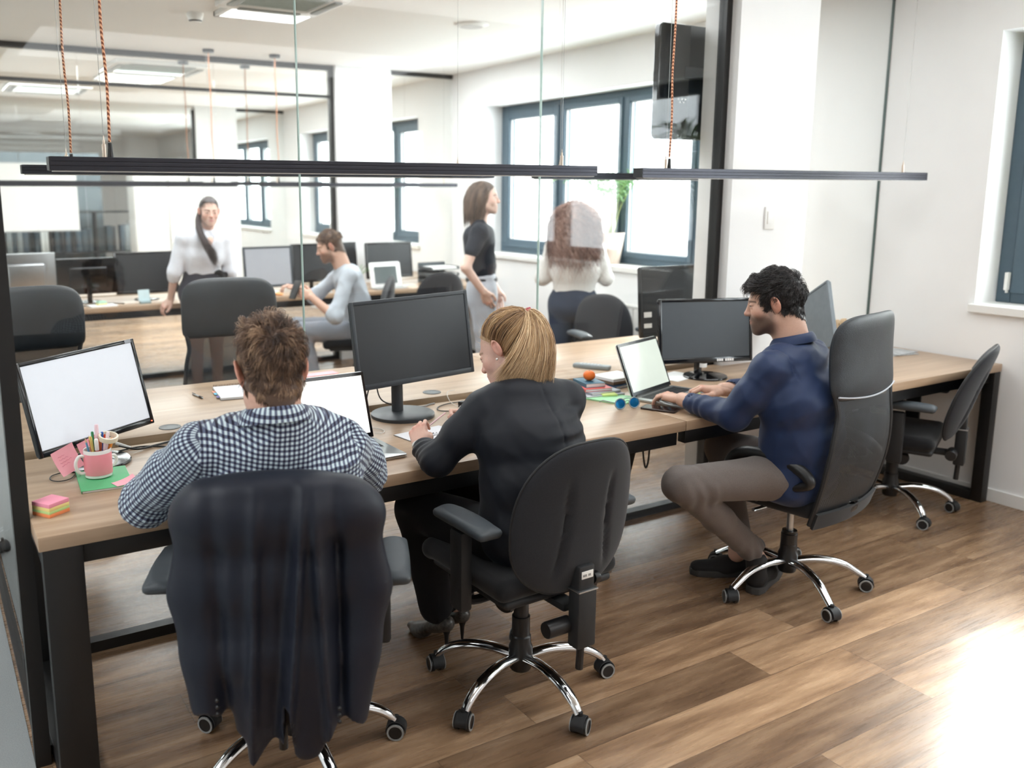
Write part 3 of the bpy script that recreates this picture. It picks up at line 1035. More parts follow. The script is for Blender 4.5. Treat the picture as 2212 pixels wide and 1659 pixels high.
# cable grommets set in the tops
for (gx, gy, gz, lb) in ((.765, 3.34, .762, 'grey round cable grommet in the desk beyond the tilted monitor'), (1.905, 3.345, .762, 'grey round cable grommet in the desk beyond the large black monitor'), (2.05, 3.14, .75, 'grey cable grommet in the front desk beside the tangled cables')):
    t = thing('cable_grommet', lb, 'cable grommet', (gx, gy, gz), 0, 'cable grommets')
    part('collar', lathe([(.030, 0), (.041, 0), (.040, .0025), (.030, .003)], 32), mat('dark_grey_plastic', srgb(78, 82, 84), .5), t)
    part('lid', join(cyl((0, 0, 0.0002), .030, .002, 32), b2((-.027, .006, .0021), (-.01, .012, .0026))), mat('mid_grey_plastic', srgb(92, 97, 99), .5), t)

# ================================================================ linear pendant lamps
def bar_lamp(label, x0, x1, y, z0, z1, group, cable_l, cable_r, cord_x, loopx=0.0, col=None):
    t = thing('linear_pendant_lamp', label, 'pendant lamp', (x0, y, z0), 0, group)
    L = x1 - x0; h = z1 - z0; d = .028
    body = join(b2((0, -d, 0), (L, d, h * .30), .001), b2((0, -d + .003, h * .30), (L, d - .003, h * .36)), b2((0, -d, h * .36), (L, d, h * .62), .001),
                b2((0, -d + .003, h * .62), (L, d - .003, h * .68)), b2((0, -d, h * .68), (L, d, h), .001))
    part('housing', body, mat('anodised_black_profile', srgb(56, 56, 62), .33, metal=.75, var=.05), t, False)
    for ex in (-.002, L):
        part('end_cap', b2((ex, -d + .001, .001), (ex + .002, d - .001, h - .001)), mat('black_end_cap', srgb(30, 30, 32), .5), t, False)
    part('diffuser', b2((.01, -d + .006, -.003), (L - .01, d - .006, .0005)), mat('opal_diffuser', srgb(215, 215, 213), .5), t, False)
    zc = H - z0
    for cx in (cable_l, cable_r):
        part('suspension_wire', tube([(cx, 0, h), (cx, 0, zc)], .0008, 6), mat('steel_wire', srgb(150, 150, 148), .35, metal=1), t)
        part('wire_gripper', join(cyl((cx, 0, h), .0065, .038, 12), cyl((cx, 0, h + .038), .0035, .012, 10), cyl((cx, 0, h + .05), .0015, .012, 8)), mat('pale_nickel', srgb(214, 196, 180), .3, metal=.8), t)
    wob = [(cord_x + loopx * math.sin(PI * q / 6) * .5 + .003 * math.sin(q * 2.1), .001 * math.cos(q * 3), h + .045 + (zc - .05 - h) * q / 6) for q in range(7)]
    part('power_cord', tube(wob, .0042, 8, 6), MATS['copper_braid'], t)
    part('cord_gland', lathe([(.0001, 0), (.009, 0), (.0085, .006), (.006, .042), (.0001, .042)], 16) if False else xf(lathe([(.0001, 0), (.009, 0), (.0085, .006), (.006, .042), (.0001, .042)], 16), (cord_x, 0, h)), PLBLACK, t)
    part('ceiling_rose', xf(lathe([(.0001, -.025), (.045, -.025), (.047, -.02), (.047, 0), (.0001, 0)], 28), (cord_x + .0, 0, zc)), BLACKM, t)
    return t
def braid():
    a = NT('copper_braid')
    v = a.coords('Object', (1, 1, 1))
    w1 = a.n('TexWave', wave_type='BANDS', bands_direction='DIAGONAL'); a.l(v, w1.inputs[0]); w1.inputs['Scale'].default_value = 45
    w1.inputs['Distortion'].default_value = 3
    a.l(a.ramp(w1.outputs['Fac'], [(0.3, srgb(120, 62, 38)), (0.55, srgb(196, 120, 78)), (0.8, srgb(232, 178, 140))]), a.p.inputs['Base Color'])
    a.p.inputs['Roughness'].default_value = .55
    a.p.inputs['Metallic'].default_value = .2
    MATS['copper_braid'] = a.m
braid()
gl = 'black linear pendant lamps'
bar_lamp('long black bar lamp above the front desks, left, nearest', .355, 2.373, 2.85, 1.697, 1.737, gl, .155, 1.86, .172, 0.0)
bar_lamp('black bar lamp above the front desks, right, ending near the window', 2.616, 4.625, 2.85, 1.693, 1.733, gl, .155, 1.83, .175, .0)
bar_lamp('black bar lamp behind the glass partition, left one', .363, 2.41, 3.65, 1.700, 1.733, gl, .155, 1.86, .172, 0.0)
bar_lamp('black bar lamp behind the glass partition, right one before the window', 2.67, 4.63, 3.65, 1.698, 1.731, gl, .155, 1.80, 1.84, .0)
bar_lamp('black bar lamp of the second room, left one', .36, 2.427, 7.65, 1.675, 1.71, gl, .155, 1.86, 1.88, .0)
bar_lamp('black bar lamp of the second room, right one', 2.642, 4.641, 7.65, 1.675, 1.71, gl, .155, 1.86, .172, .0)
bar_lamp('black bar lamp beyond the second glass partition, left one', .36, 2.36, 8.45, 1.69, 1.725, gl, .155, 1.86, 1.88, .0)
bar_lamp('black bar lamp beyond the second glass partition, right one', 2.64, 4.64, 8.45, 1.69, 1.725, gl, .155, 1.86, .172, .0)

# ================================================================ chairs in place
c2 = task_chair('office_chair', 'charcoal fabric office chair with armrests under the blonde woman', 'chair', (1.608, 2.234, 0), .03, R(54), 'swivel task chairs')
c1 = task_chair('office_chair', 'dark office chair carrying the navy jacket, under the man in the checked shirt', 'chair', (.834, 2.293, 0), -.45, R(9), 'swivel task chairs', sticker=False, arm_dx=.03, arm_dy=-.09)
c4 = task_chair('office_chair', 'empty charcoal office chair at the right end of the desk by the wall', 'chair', (4.27, 2.65, 0), .42, R(4), 'swivel task chairs', sticker=False, seat_z=.42, tilt=.30, back_z=.66)
c3 = high_back_chair('high_back_chair', 'tall mesh back chair with leather head section under the man in the navy suit', 'chair', (3.02, 2.295, 0), .17, R(24), 'tall mesh chairs')
# ================================================================ screens, laptops and small things
GLOSSBLK = mat('glossy_black_bezel', srgb(14, 15, 18), 0.12, spec=0.6, var=.02)
MATTBZ = mat('matt_dark_grey_bezel', srgb(44, 50, 56), 0.45, var=.05)
DARKSCR = mat('dark_matt_screen', srgb(24, 27, 31), 0.32, spec=.5, var=.02)
WHITESCR = mat('lit_white_screen', srgb(205, 210, 218), 0.35, var=.01, emit=(srgb(232, 236, 244), .20))
LAPSCR = mat('lit_laptop_screen', srgb(230, 228, 222), 0.3, var=.01, emit=(srgb(252, 250, 243), .62))
GREYSCR = mat('grey_reflecting_screen', srgb(150, 152, 158), 0.35, var=.03)
PAPER = mat('white_paper', srgb(236, 236, 234), .85, var=.015)
PINKN = mat('pink_sticky_paper', srgb(246, 172, 184), .8, var=.02)
INK = mat('dark_ink', srgb(60, 58, 66), .8)
def P_(loc, yaw_, tilt_=0.0, roll_=0.0):
    return Matrix.Translation(loc) @ Matrix.Rotation(yaw_, 4, 'Z') @ Matrix.Rotation(tilt_, 4, 'X') @ Matrix.Rotation(roll_, 4, 'Y')
def monitor(label, base, c, w_, h_, yaw_, tilt_, roll_=0.0, bez=.018, bot=.024, bm=None, sm=None, stand='disc', base_r=.11, group='computer monitors', depth=.035, base_m=None, back=False, neck_w=.04, silver=False):
    """c = screen-panel centre in the world; base = foot centre on the desk; the panel faces local -Y"""
    bm = bm or GLOSSBLK; sm = sm or DARKSCR; base_m = base_m or bm
    t = thing('computer_monitor', label, 'monitor', base, yaw_, group)
    Mi = Matrix.LocRotScale(Vector(base), Euler((0, 0, yaw_)), Vector((1, 1, 1))).inverted() @ P_(c, yaw_, tilt_, roll_)
    fr = join(b2((-w_ / 2, 0, -h_ / 2), (-w_ / 2 + bez, .014, h_ / 2), .003), b2((w_ / 2 - bez, 0, -h_ / 2), (w_ / 2, .014, h_ / 2), .003),
              b2((-w_ / 2 + bez - .001, 0, h_ / 2 - bez), (w_ / 2 - bez + .001, .014, h_ / 2), .003), b2((-w_ / 2 + bez - .001, 0, -h_ / 2), (w_ / 2 - bez + .001, .014, -h_ / 2 + bot), .003))
    part('bezel', xm(fr, Mi), bm, t)
    part('screen', xm(b2((-w_ / 2 + bez - .001, .0035, -h_ / 2 + bot - .001), (w_ / 2 - bez + .001, .008, h_ / 2 - bez + .001)), Mi), sm, t, False)
    bk = prism(rrect(w_, h_, .012, 3), 0, .012, .003)
    bk = xf(bk, (0, .010, 0), (-PI / 2, 0, 0))
    bulge = xf(bevel(box((0, 0, 0), (w_ * .62, depth, h_ * .6)), .012, 3), (0, .014 + depth / 2, -.01))
    part('back_cover', xm(join(bk, bulge), Mi), SATIN if silver else bm, t)
    b3 = Matrix.LocRotScale(Vector(base), Euler((0, 0, yaw_)), Vector((1, 1, 1))).inverted() @ Vector(c)
    if stand == 'disc':
        part('stand_base', lathe([(.0001, 0), (base_r, 0), (base_r, .006), (base_r * .97, .010), (base_r * .5, .013), (base_r * .3, .02), (.0001, .022)] if base_r < .12 else [(.0001, 0), (base_r, 0), (base_r, .012), (base_r - .003, .014), (.0001, .0145)], 48), base_m, t)
        part('stand_neck', tube([(0, max(.012, b3.y + .03), .010), (0, max(.016, b3.y + .034), b3.z * .5), (0, b3.y + .042, b3.z - .02)], neck_w / 2, 16, 0, True, (1, .8, (0, 1, 0))), base_m, t)
    elif stand == 'foot':
        part('stand_base', b2((-.10, -.08, 0), (.10, .09, .008), .003), SATIN if silver else base_m, t)
        part('stand_neck', b2((-.035, .05, .006), (.035, .065, b3.z), .003), SATIN if silver else base_m, t)
    return t, Mi
# tilted monitor with white screen at the left end
m1, M1 = monitor('tilted glossy black monitor with blank white screen behind the pink mug', (.45, 3.055, .75), (.441, 3.00, .992), .432, .298, R(26.7), R(-13.4), R(-2.5), .013, .022, sm=WHITESCR, base_r=.115)
part('power_light', xm(ball((.205, -.001, -.139), .0022, 8, 6), M1), mat('red_power_led', (1, .08, .05, 1), .4, emit=((1, .1, .05, 1), 3)), m1)
part('bezel_sticker', xm(b2((.178, -.0006, .137), (.203, .0, .1475)), M1), mat('silver_sticker', srgb(160, 164, 172), .4), m1)
# large monitor beyond the blonde woman
m2, M2_ = monitor('large matt black monitor on round foot left of the blonde woman', (1.622, 3.085, .75), (1.690, 3.10, 1.055), .562, .345, R(5.5), R(-8), R(-1.2), .016, .022, bm=MATTBZ, base_r=.128, base_m=mat('dark_grey_stand', srgb(44, 48, 52), .42), neck_w=.05)
# monitor in front of the man in the suit
m3, M3_ = monitor('glossy black monitor with dark grey screen in front of the man in the navy suit', (3.235, 3.0, .75), (3.262, 3.03, .972), .518, .312, R(-13.7), R(-8), R(1.0), .016, .026, base_r=.105, sm=mat('dark_grey_screen', srgb(62, 68, 74), .4, var=.02))
part('bezel_sticker', xm(join(*[b2((.055 + .0125 * i + (.009 if i > 2 else 0), -.0008, -.151), (.065 + .0125 * i + (.009 if i > 2 else 0), 0, -.1395)) for i in range(7)]), M3_), PAPER, m3)
part('neck_label', xf(lathe([(.0215, 0), (.0215, .02)], 16, R(200), R(340)), (0, .028, .045)), PAPER, m3)
# grey panel of a turned screen behind the man in the suit
m4, _ = monitor('turned grey backed monitor standing behind the man in the navy suit', (3.86, 2.80, .75), (3.755, 2.85, .968), .45, .327, R(-113), R(-6.6), R(-29.6), .012, .012, bm=mat('mid_grey_plastic_panel', srgb(112, 120, 126), .5), sm=mat('grey_panel_face', srgb(116, 124, 130), .5), base_r=.1)

def laptop(label, hinge, yaw_, w_, d_, open_, scr, group='laptops', bez_m=None):
    """hinge = centre of hinge line on desk; local -Y is towards the user"""
    t = thing('laptop', label, 'laptop', hinge, yaw_, group)
    part('base', xf(prism(rrect(w_, d_, .012, 4), 0, .012, .003), (0, -d_ / 2, .001)), SATINL, t)
    kb = part('keyboard', b2((-w_ * .42, -d_ * .52, .0128), (w_ * .42, -d_ * .1, .0133)), mat('keyboard_well', srgb(150, 152, 154), .5), t, False)
    ks = []
    for r in range(5):
        for c in range(13):
            kw = w_ * .84 / 13
            ks.append(b2((-w_ * .42 + c * kw + .001, -d_ * .10 - (r + 1) * d_ * .08 + .001, .0133), (-w_ * .42 + (c + 1) * kw - .001, -d_ * .10 - r * d_ * .08 - .001, .0145)))
    k_ = part('keys', join(*ks), mat('black_keys', srgb(26, 27, 30), .5), kb, False)
    k_['kind'] = 'stuff'
    part('trackpad', b2((-.05, -d_ * .93, .0128), (.05, -d_ * .62, .0134), .0002), SATIN, t, False)
    Ml = Matrix.Translation((0, 0, .012)) @ Matrix.Rotation(-open_, 4, 'X')      # lid stands up, leaning back
    lid = xf(prism(rrect(w_, d_, .012, 4), 0, .005, .0015), (0, 0.005, d_ / 2), (-PI / 2, 0, 0))
    L_ = part('lid', xm(xf(lid, (0, 0, 0)), Ml), SATINL, t)
    part('screen_bezel', xm(b2((-w_ / 2 + .003, -.0012, .003), (w_ / 2 - .003, .0002, d_ - .003), .0004), Ml), bez_m or GLOSSBLK, L_, False)
    part('screen', xm(b2((-w_ / 2 + .014, -.0022, .020), (w_ / 2 - .014, -.0010, d_ - .016)), Ml), scr, L_, False)
    part('hinge', xf(cyl((-w_ * .42, 0, 0), .006, w_ * .84, 12, 'x'), (0, 0, .012)), GLOSSBLK, t)
    return t
SATINL = mat('silver_laptop_aluminium', srgb(188, 190, 190), .32, metal=.9, var=.02)
laptop('silver laptop with lit white screen before the man in the checked shirt', (1.191, 2.815, .75), R(1.5), .35, .245, R(19), LAPSCR)
laptop('silver laptop with glaring reflective screen under the hands of the man in the suit', (2.758, 2.858, .75), R(17.6), .345, .24, R(22), mat('glaring_laptop_screen', srgb(176, 184, 172), .12, spec=.8, var=.06, vs=6, emit=(srgb(214, 222, 214), .32)), bez_m=GLOSSBLK)

# sticky notes hanging from the tilted monitor
def note(label, M, w_, h_, curl, name='sticky_note', lines=4):
    t = thing(name, label, 'sticky note', (0, 0, 0), 0, 'pink sticky notes')
    p = grid(lambda u, v: ((u - .5) * w_, -curl * (1 - v) ** 2, (v - 1) * h_), 8, 8, .0004)
    part('paper', xm(p, M), PINKN, t)
    sc = [tube([(-.3 * w_ + .6 * w_ * q / 12, -curl * (1 - v) ** 2 - .0012, (v - 1) * h_ + .0016 * math.sin(q * 2.1 + i)) for q in range(int(12 * (.6 + .4 * math.sin(i * 2.3) ** 2)))], .00035, 4) for i, v in enumerate([.72, .6, .48, .36][:lines])]
    part('handwriting', xm(join(*sc), M), mat('pink_ink', srgb(205, 110, 135), .8), t)
    return t
Mw = P_((.441, 3.00, .992), R(26.7), R(-13.4), R(-2.5))
note('pink sticky note with writing hanging from the left bottom corner of the tilted monitor', Mw @ P_((-.145, -.004, -.135), 0, R(8), R(-12)), .080, .078, .022)
note('pink sticky note hanging from the monitor edge just left of the mug', Mw @ P_((-.052, -.004, -.132), 0, R(6), R(-10)), .080, .075, .018, lines=2)

# mug on green notebook
def prop(name, piece, m, label, cat, group=None, loc=(0, 0, 0), rz=0.0, **k):
    return solid(name, piece, m, label, cat, group, loc, rz, **k)
nbm = [mat('green_cover', srgb(92, 178, 122), .6, var=.03), PAPER]
t = thing('notebook', 'green notebook lying under the pink mug', 'notebook', (.443, 2.845, .75), R(-4))
part('pages', b2((-.073, -.105, .0005), (.075, .105, .007), .001), PAPER, t)
part('cover', join(b2((-.075, -.107, .007), (.074, .108, .0082), .0003), b2((-.0755, -.107, 0), (-.0745, .108, .008))), nbm[0], t)
mg = thing('mug', 'white mug with pink band holding pens, standing on the green notebook', 'mug', (.432, 2.872, .7585), R(10))
part('body', lathe([(.0001, 0), (.034, 0), (.0405, .004), (.0415, .02), (.0415, .088), (.0405, .0905), (.0385, .089), (.0380, .012), (.0001, .008)], 40), mat('white_glazed_ceramic', srgb(238, 236, 233), .15, spec=.6, var=.01), mg)
part('pink_band', lathe([(.0419, .012), (.0421, .013), (.0421, .078), (.0419, .079)], 40, R(160), R(335)), mat('pink_glaze', srgb(242, 150, 162), .3, var=.02), mg, label='pink printed band')
part('handle', tube([(-.040, 0, .072), (-.056, 0, .074), (-.067, 0, .058), (-.066, 0, .036), (-.055, 0, .02), (-.040, 0, .018)], .0052, 10, 4), MATS['white_glazed_ceramic'], mg)
part('handle', tube([(.040, .0, .06), (.052, .0, .058), (.058, 0, .045), (.052, 0, .03), (.040, .0, .026)], .0052, 10, 4), MATS['white_glazed_ceramic'], mg, label='scalloped white rim ornament')
pens = [(-.024, -.004, (96, 150, 190), 'blue pencil', .118, .003, 'pencil'), (-.016, -.017, (214, 190, 110), 'yellow barrel pen', .125, .004, 'pen'), (-.013, .006, (196, 84, 52), 'dark orange pencil', .12, .0033, 'pencil'),
        (-.006, .014, (60, 140, 90), 'green capped felt pen', .128, .004, 'pen'), (-.004, -.022, (214, 108, 104), 'coral marker with white cap', .116, .0058, 'marker'), (.004, -.010, (196, 110, 74), 'copper coloured marker', .114, .005, 'marker'),
        (.006, .010, (244, 196, 206), 'tall pale pink highlighter', .150, .0055, 'marker'), (.012, -.022, (214, 156, 170), 'dusty pink felt pen', .113, .0045, 'pen'), (.016, .004, (44, 98, 180), 'blue capped pen', .126, .0042, 'pen'),
        (.020, -.012, (244, 226, 230), 'white pink pen inside the tape roll', .130, .005, 'pen'), (.022, .012, (214, 72, 44), 'red orange capped marker', .124, .0055, 'marker'), (.030, -.004, (238, 150, 62), 'orange felt pen at the right rim', .108, .005, 'pen')]
wm = Matrix.LocRotScale(mg.location, mg.rotation_euler, Vector((1, 1, 1)))
for i, (px, py, col, nm, ln, rr, kind_) in enumerate(pens):
    base = wm @ Vector((px * .55, py * .55, .0135))
    lean = Vector((px * .9 + .004 * math.sin(i * 3), py * .8, ln)).normalized()
    q = Vector((0, 0, 1)).rotation_difference(lean)
    t = thing(kind_, nm + ' standing in the pink mug', kind_, base, 0, 'pens in the mug')
    t.rotation_mode = 'XYZ'
    t.rotation_euler = q.to_euler()
    if kind_ == 'pencil':
        part('barrel', lathe([(.0001, 0), (rr, 0), (rr, ln - .014), (rr * .9, ln - .013)], 6), mat('pen_%d_%d_%d' % col, srgb(*col), .4), t, ang=30)
        part('sharpened_tip', lathe([(rr, ln - .014), (.0009, ln - .002), (.0001, ln)], 12), mat('bare_pencil_wood', srgb(214, 178, 140), .7), t)
    else:
        part('barrel', lathe([(.0001, 0), (rr, 0), (rr, ln * .7), (.0001, ln * .7)], 12), mat('pen_%d_%d_%d' % col, srgb(*col), .35), t)
        cc = {'coral marker with white cap': (240, 236, 234), 'dusty pink felt pen': (236, 214, 220), 'tall pale pink highlighter': (248, 214, 222)}.get(nm, col)
        part('cap', lathe([(rr * 1.04, ln * .68), (rr * 1.1, ln * .69), (rr * 1.1, ln * .97), (rr * .8, ln), (.0001, ln)], 12), mat('cap_%d_%d_%d' % cc, srgb(*cc), .35), t)
tp = xf(lathe([(.024, -.008), (.029, -.0075), (.0295, 0), (.029, .0075), (.024, .008), (.024, -.008)], 32), (0, 0, 0), (R(14), R(6), 0))
prop('tape_roll', tp, mat('milky_adhesive_tape', srgb(236, 226, 204), .35, var=.02), 'cream adhesive tape roll hung over the pens in the mug', 'tape roll', None, (.466, 2.862, .8815))
# sticky cube
t = thing('sticky_note_cube', 'block of pink, yellow, green and orange sticky notes at the desk corner', 'sticky notes', (.262, 2.622, .75), R(33))
z = 0
for nm, col, hh in (('orange_notes', (250, 152, 98), .010), ('green_notes', (200, 226, 150), .008), ('yellow_notes', (246, 228, 150), .010), ('pink_notes', (246, 158, 180), .011)):
    part(nm, b2((-.034, -.034, z), (.034, .034, z + hh), .0006), mat(nm, srgb(*col), .8, var=.02, bump=.2, bs=900, stretch=(1, 1, 8)), t, label=nm.replace('_', ' '))
    z += hh
# pink note on notebook corner
prop('sticky_note', grid(lambda u, v: ((u - .5) * .07, (v - .5) * .045, .001 + .014 * u * u * v), 8, 8, .0004), PINKN, 'pink sticky note curling up on the green notebook corner', 'sticky note', 'pink sticky notes', (.49, 2.765, .7585), R(14))
# tablet
t = thing('tablet', 'dark tablet lying left of the checked sleeve', 'tablet', (.615, 2.80, .75), R(-14))
part('body', xf(prism(rrect(.125, .20, .008, 3), 0, .008, .002), (0, 0, 0)), PLBLACK, t)
part('screen', b2((-.055, -.09, .0078), (.055, .09, .0084)), mat('dark_glossy_glass', srgb(28, 28, 32), .08, spec=.7), t, False)
part('edge_trim', tube([(x, y, .006) for x, y in rrect(.125, .20, .008, 3)] + [(*rrect(.125, .20, .008, 3)[0], .006)], .0012, 6), SATIN, t)
CAB = mat('black_cable_rubber', srgb(26, 26, 28), .5)
CABW = mat('white_cable_rubber', srgb(222, 220, 216), .5)
def cable(name, label, pts, r, m, group=None, k=6):
    return prop(name, tube(pts, r, 8, k), m, label, 'cable', group)
zt = .7535
cable('cable', 'thin black cable loop on the desk left of the green notebook', [(.375, 3.0, zt), (.335, 2.985, zt), (.305, 2.965, zt), (.298, 2.925, zt), (.318, 2.897, zt), (.352, 2.905, zt), (.375, 2.955, zt), (.383, 2.99, zt)], .0017, CAB, 'cables')
t = thing('power_cable', 'black power cable with white plug running from the tilted monitor', 'cable', (.55, 3.13, .75), 0, 'cables')
part('cord', tube([(-.005, .02, .02), (.05, -.01, .008), (.12, .02, .0045), (.19, .045, .0045), (.24, .03, .0045), (.30, -.01, .0045), (.37, .0, .0045)], .0038, 8, 6), CAB, t)
part('ferrite', tube([(.178, .043, .0075), (.205, .043, .0075)], .0075, 10), CAB, t)
part('plug', tube([(-.012, .03, .028), (.03, .0, .012)], .006, 10), CABW, t, label='white plug')
cable('cable', 'second black cable passing behind the checked shirt man left sleeve', [(.53, 3.14, zt), (.62, 3.16, zt), (.70, 3.11, zt), (.76, 3.03, zt), (.80, 2.98, zt)], .0028, CAB, 'cables')
cable('cable', 'black cable dropping behind the large monitor to its foot', [(1.50, 3.12, .90), (1.485, 3.13, .83), (1.47, 3.10, .775), (1.45, 3.05, .7545), (1.43, 3.0, zt)], .0028, CAB, 'cables')
cable('cable', 'black cable sagging from the large monitor to its neck', [(1.53, 3.14, .89), (1.56, 3.17, .82), (1.60, 3.19, .785), (1.65, 3.17, .77)], .0028, CAB, 'cables')
cable('cable', 'grey flat cable end lying right of the large monitor foot', [(1.72, 3.18, zt), (1.77, 3.17, zt), (1.80, 3.185, zt), (1.83, 3.19, zt)], .0032, mat('grey_cable', srgb(150, 150, 150), .5), 'cables')
cable('cable', 'white earphone cable beside the laptop and monitor foot', [(1.42, 2.98, zt), (1.445, 2.95, zt), (1.45, 2.91, zt), (1.43, 2.885, zt), (1.405, 2.9, zt)], .0013, CABW, 'cables')
cable('cable', 'black cable coil on the desk right of the large monitor', [(1.98, 3.15, zt), (1.90, 3.16, zt), (1.83, 3.14, zt), (1.79, 3.10, zt), (1.79, 3.06, zt), (1.84, 3.03, zt), (1.9, 3.03, zt), (1.98, 3.06, zt)], .0022, CAB, 'cables')
cable('cable', 'white cable looped over the black cable coil', [(1.93, 3.19, .80), (1.88, 3.17, .80), (1.87, 3.13, .77), (1.89, 3.09, zt), (1.93, 3.05, zt), (1.96, 3.08, .76), (1.92, 3.10, .765), (1.87, 3.06, zt)], .0013, CABW, 'cables')
t = thing('power_adapter', 'small black adapter plugs in the cable coil beside the blonde woman', 'adapter', (1.90, 3.085, .75), R(20), 'cables')
part('body', b2((-.012, -.01, 0), (.012, .01, .026), .002), PLBLACK, t)
part('plug', join(b2((.016, .016, .002), (.05, .034, .016), .002), tube([(.05, .025, .009), (.09, .03, .006)], .003, 8)), PLBLACK, t)
t = thing('cable_connector', 'small black cable connector nearest the blonde woman hand', 'connector', (1.90, 2.965, .75), R(10), 'cables')
part('body', b2((-.014, -.006, 0), (.014, .006, .010), .002), PLBLACK, t)
part('contact', b2((-.022, -.004, .002), (-.014, .004, .008)), SATIN, t)
# spiral notebook under the woman's hands
def spiral_book(label, loc, rz, w_, d_, th, n, edge='y', cover=None, extra=None):
    t = thing('spiral_notebook', label, 'notebook', loc, rz, 'spiral notebooks')
    part('pages', b2((-w_ / 2, -d_ / 2, .0005), (w_ / 2, d_ / 2, th), .0008), mat('ruled_paper', srgb(226, 226, 230), .85, var=.02), t)
    part('cover', b2((-w_ / 2 - .002, -d_ / 2 - .002, 0), (w_ / 2 + .002, d_ / 2 + .002, .0012), .0003), cover or CAB, t)
    rings = []
    for i in range(n):
        u = -w_ / 2 + w_ * (i + .5) / n if edge == 'y' else -d_ / 2 + d_ * (i + .5) / n
        c = [(math.cos(a), math.sin(a)) for a in np.linspace(0, 2 * PI, 13)]
        if edge == 'y':
            rings.append(tube([(u, d_ / 2 + .001 + .005 * x, max(th / 2 + .001, .0068 + th / 3) + (.0058 + th / 3) * y) for x, y in c], .0007, 5))
        else:
            rings.append(tube([(w_ / 2 + .001 + .005 * x, u, th / 2 + .001 + (.0058 + th / 3) * y) for x, y in c], .0007, 5))
    r_ = part('spiral_rings', join(*rings), mat('bronze_wire', srgb(70, 48, 46), .4, metal=.5), t)
    r_['kind'] = 'stuff'
    return t
t = spiral_book('open spiral notebook under the hands of the blonde woman', (1.585, 2.68, .75), R(8), .21, .13, .006, 14)
spiral_book('upper leaf of the open spiral notebook before the blonde woman', (1.567, 2.805, .75), R(188), .21, .10, .004, 3)
# right group of stationery
t = thing('mandarin', 'orange mandarin sitting on the small blue book', 'mandarin', (2.548, 3.045, .800), 0)
mb = ball((0, 0, .0235), (.0275, .0275, .0235), 24, 16)
v = mb[0]; v[:, 2] -= .004 * np.exp(-((v[:, 0] ** 2 + v[:, 1] ** 2) / .00008)) * (v[:, 2] > .02)
part('peel', (v, mb[1]), mat('orange_peel', srgb(232, 112, 32), .45, var=.08, vs=40, bump=.35, bs=420), t)
part('stalk', xf(lathe([(.0001, 0), (.004, 0), (.003, .002), (.0001, .003)], 7), (0, 0, .0425)), mat('stalk_green', srgb(110, 96, 40), .7), t)
def book(label, loc, rz, w_, d_, th, cov, name='book', group='stationery stacked beside the laptop', cat=None):
    t = thing(name, label, cat or name, loc, rz, group)
    part('pages', b2((-w_ / 2 + .002, -d_ / 2 + .002, .001), (w_ / 2 - .001, d_ / 2 - .002, th - .001), .0005), PAPER, t)
    part('cover', join(b2((-w_ / 2, -d_ / 2, 0), (w_ / 2, d_ / 2, .0012), .0003), b2((-w_ / 2, -d_ / 2, th - .0012), (w_ / 2, d_ / 2, th), .0003), b2((-w_ / 2 - .0006, -d_ / 2, 0), (-w_ / 2 + .0008, d_ / 2, th))), cov, t)
    return t
TEAL = mat('petrol_blue_cover', srgb(52, 100, 122), .5); REDC = mat('red_cover', srgb(206, 84, 78), .5); GREYC = mat('light_grey_cover', srgb(176, 178, 184), .5); NAVYC = mat('navy_folder', srgb(52, 78, 106), .45)
book('thick grey magazine at the bottom of the stationery stack', (2.555, 3.03, .75), R(-8), .19, .24, .010, GREYC, 'magazine')
book('thinner grey catalogue second from the bottom of the stack', (2.56, 3.04, .760), R(-3), .16, .22, .010, mat('pale_silver_cover', srgb(150, 153, 160), .4), 'magazine')
book('red notebook in the stack under the small blue book', (2.552, 3.045, .770), R(-14), .13, .19, .012, REDC, 'notebook')
book('small petrol blue book directly under the mandarin', (2.548, 3.045, .782), R(-12), .095, .13, .018, TEAL)
book('navy folder with loose sheets right of the mandarin stack', (2.765, 3.10, .75), R(10), .20, .15, .012, NAVYC, 'folder')
prop('wooden_block', b2((-.075, -.06, 0), (.075, .06, .018), .002), WOODM, 'oak board lying on the navy folder under the white sketchbook', 'board', 'stationery stacked beside the laptop', (2.755, 3.105, .762), R(6))
book('white sketchbook topmost on the oak board behind the laptop', (2.755, 3.105, .780), R(5), .17, .14, .012, PAPER, 'sketchbook')
t = thing('folder', 'light green folder lying before the stationery stack', 'folder', (2.53, 2.90, .75), R(22), 'stationery stacked beside the laptop')
part('sheets', b2((-.075, -.115, .0008), (.075, .115, .004), .0004), PAPER, t)
part('cover', join(b2((-.08, -.118, .004), (.08, .118, .0052), .0003), b2((-.08, -.118, 0), (-.077, .118, .0052)), b2((-.08, -.118, 0), (.08, .118, .0008))), mat('light_green_card', srgb(150, 206, 156), .5), t)
prop('sticky_note_pad', b2((-.035, -.03, 0), (.035, .03, .008), .0008), mat('lime_sticky_paper', srgb(206, 222, 138), .8, bump=.2, bs=800, stretch=(1, 1, 10)), 'lime green sticky note pad on the light green folder', 'sticky notes', None, (2.56, 2.93, .7553), R(-20))
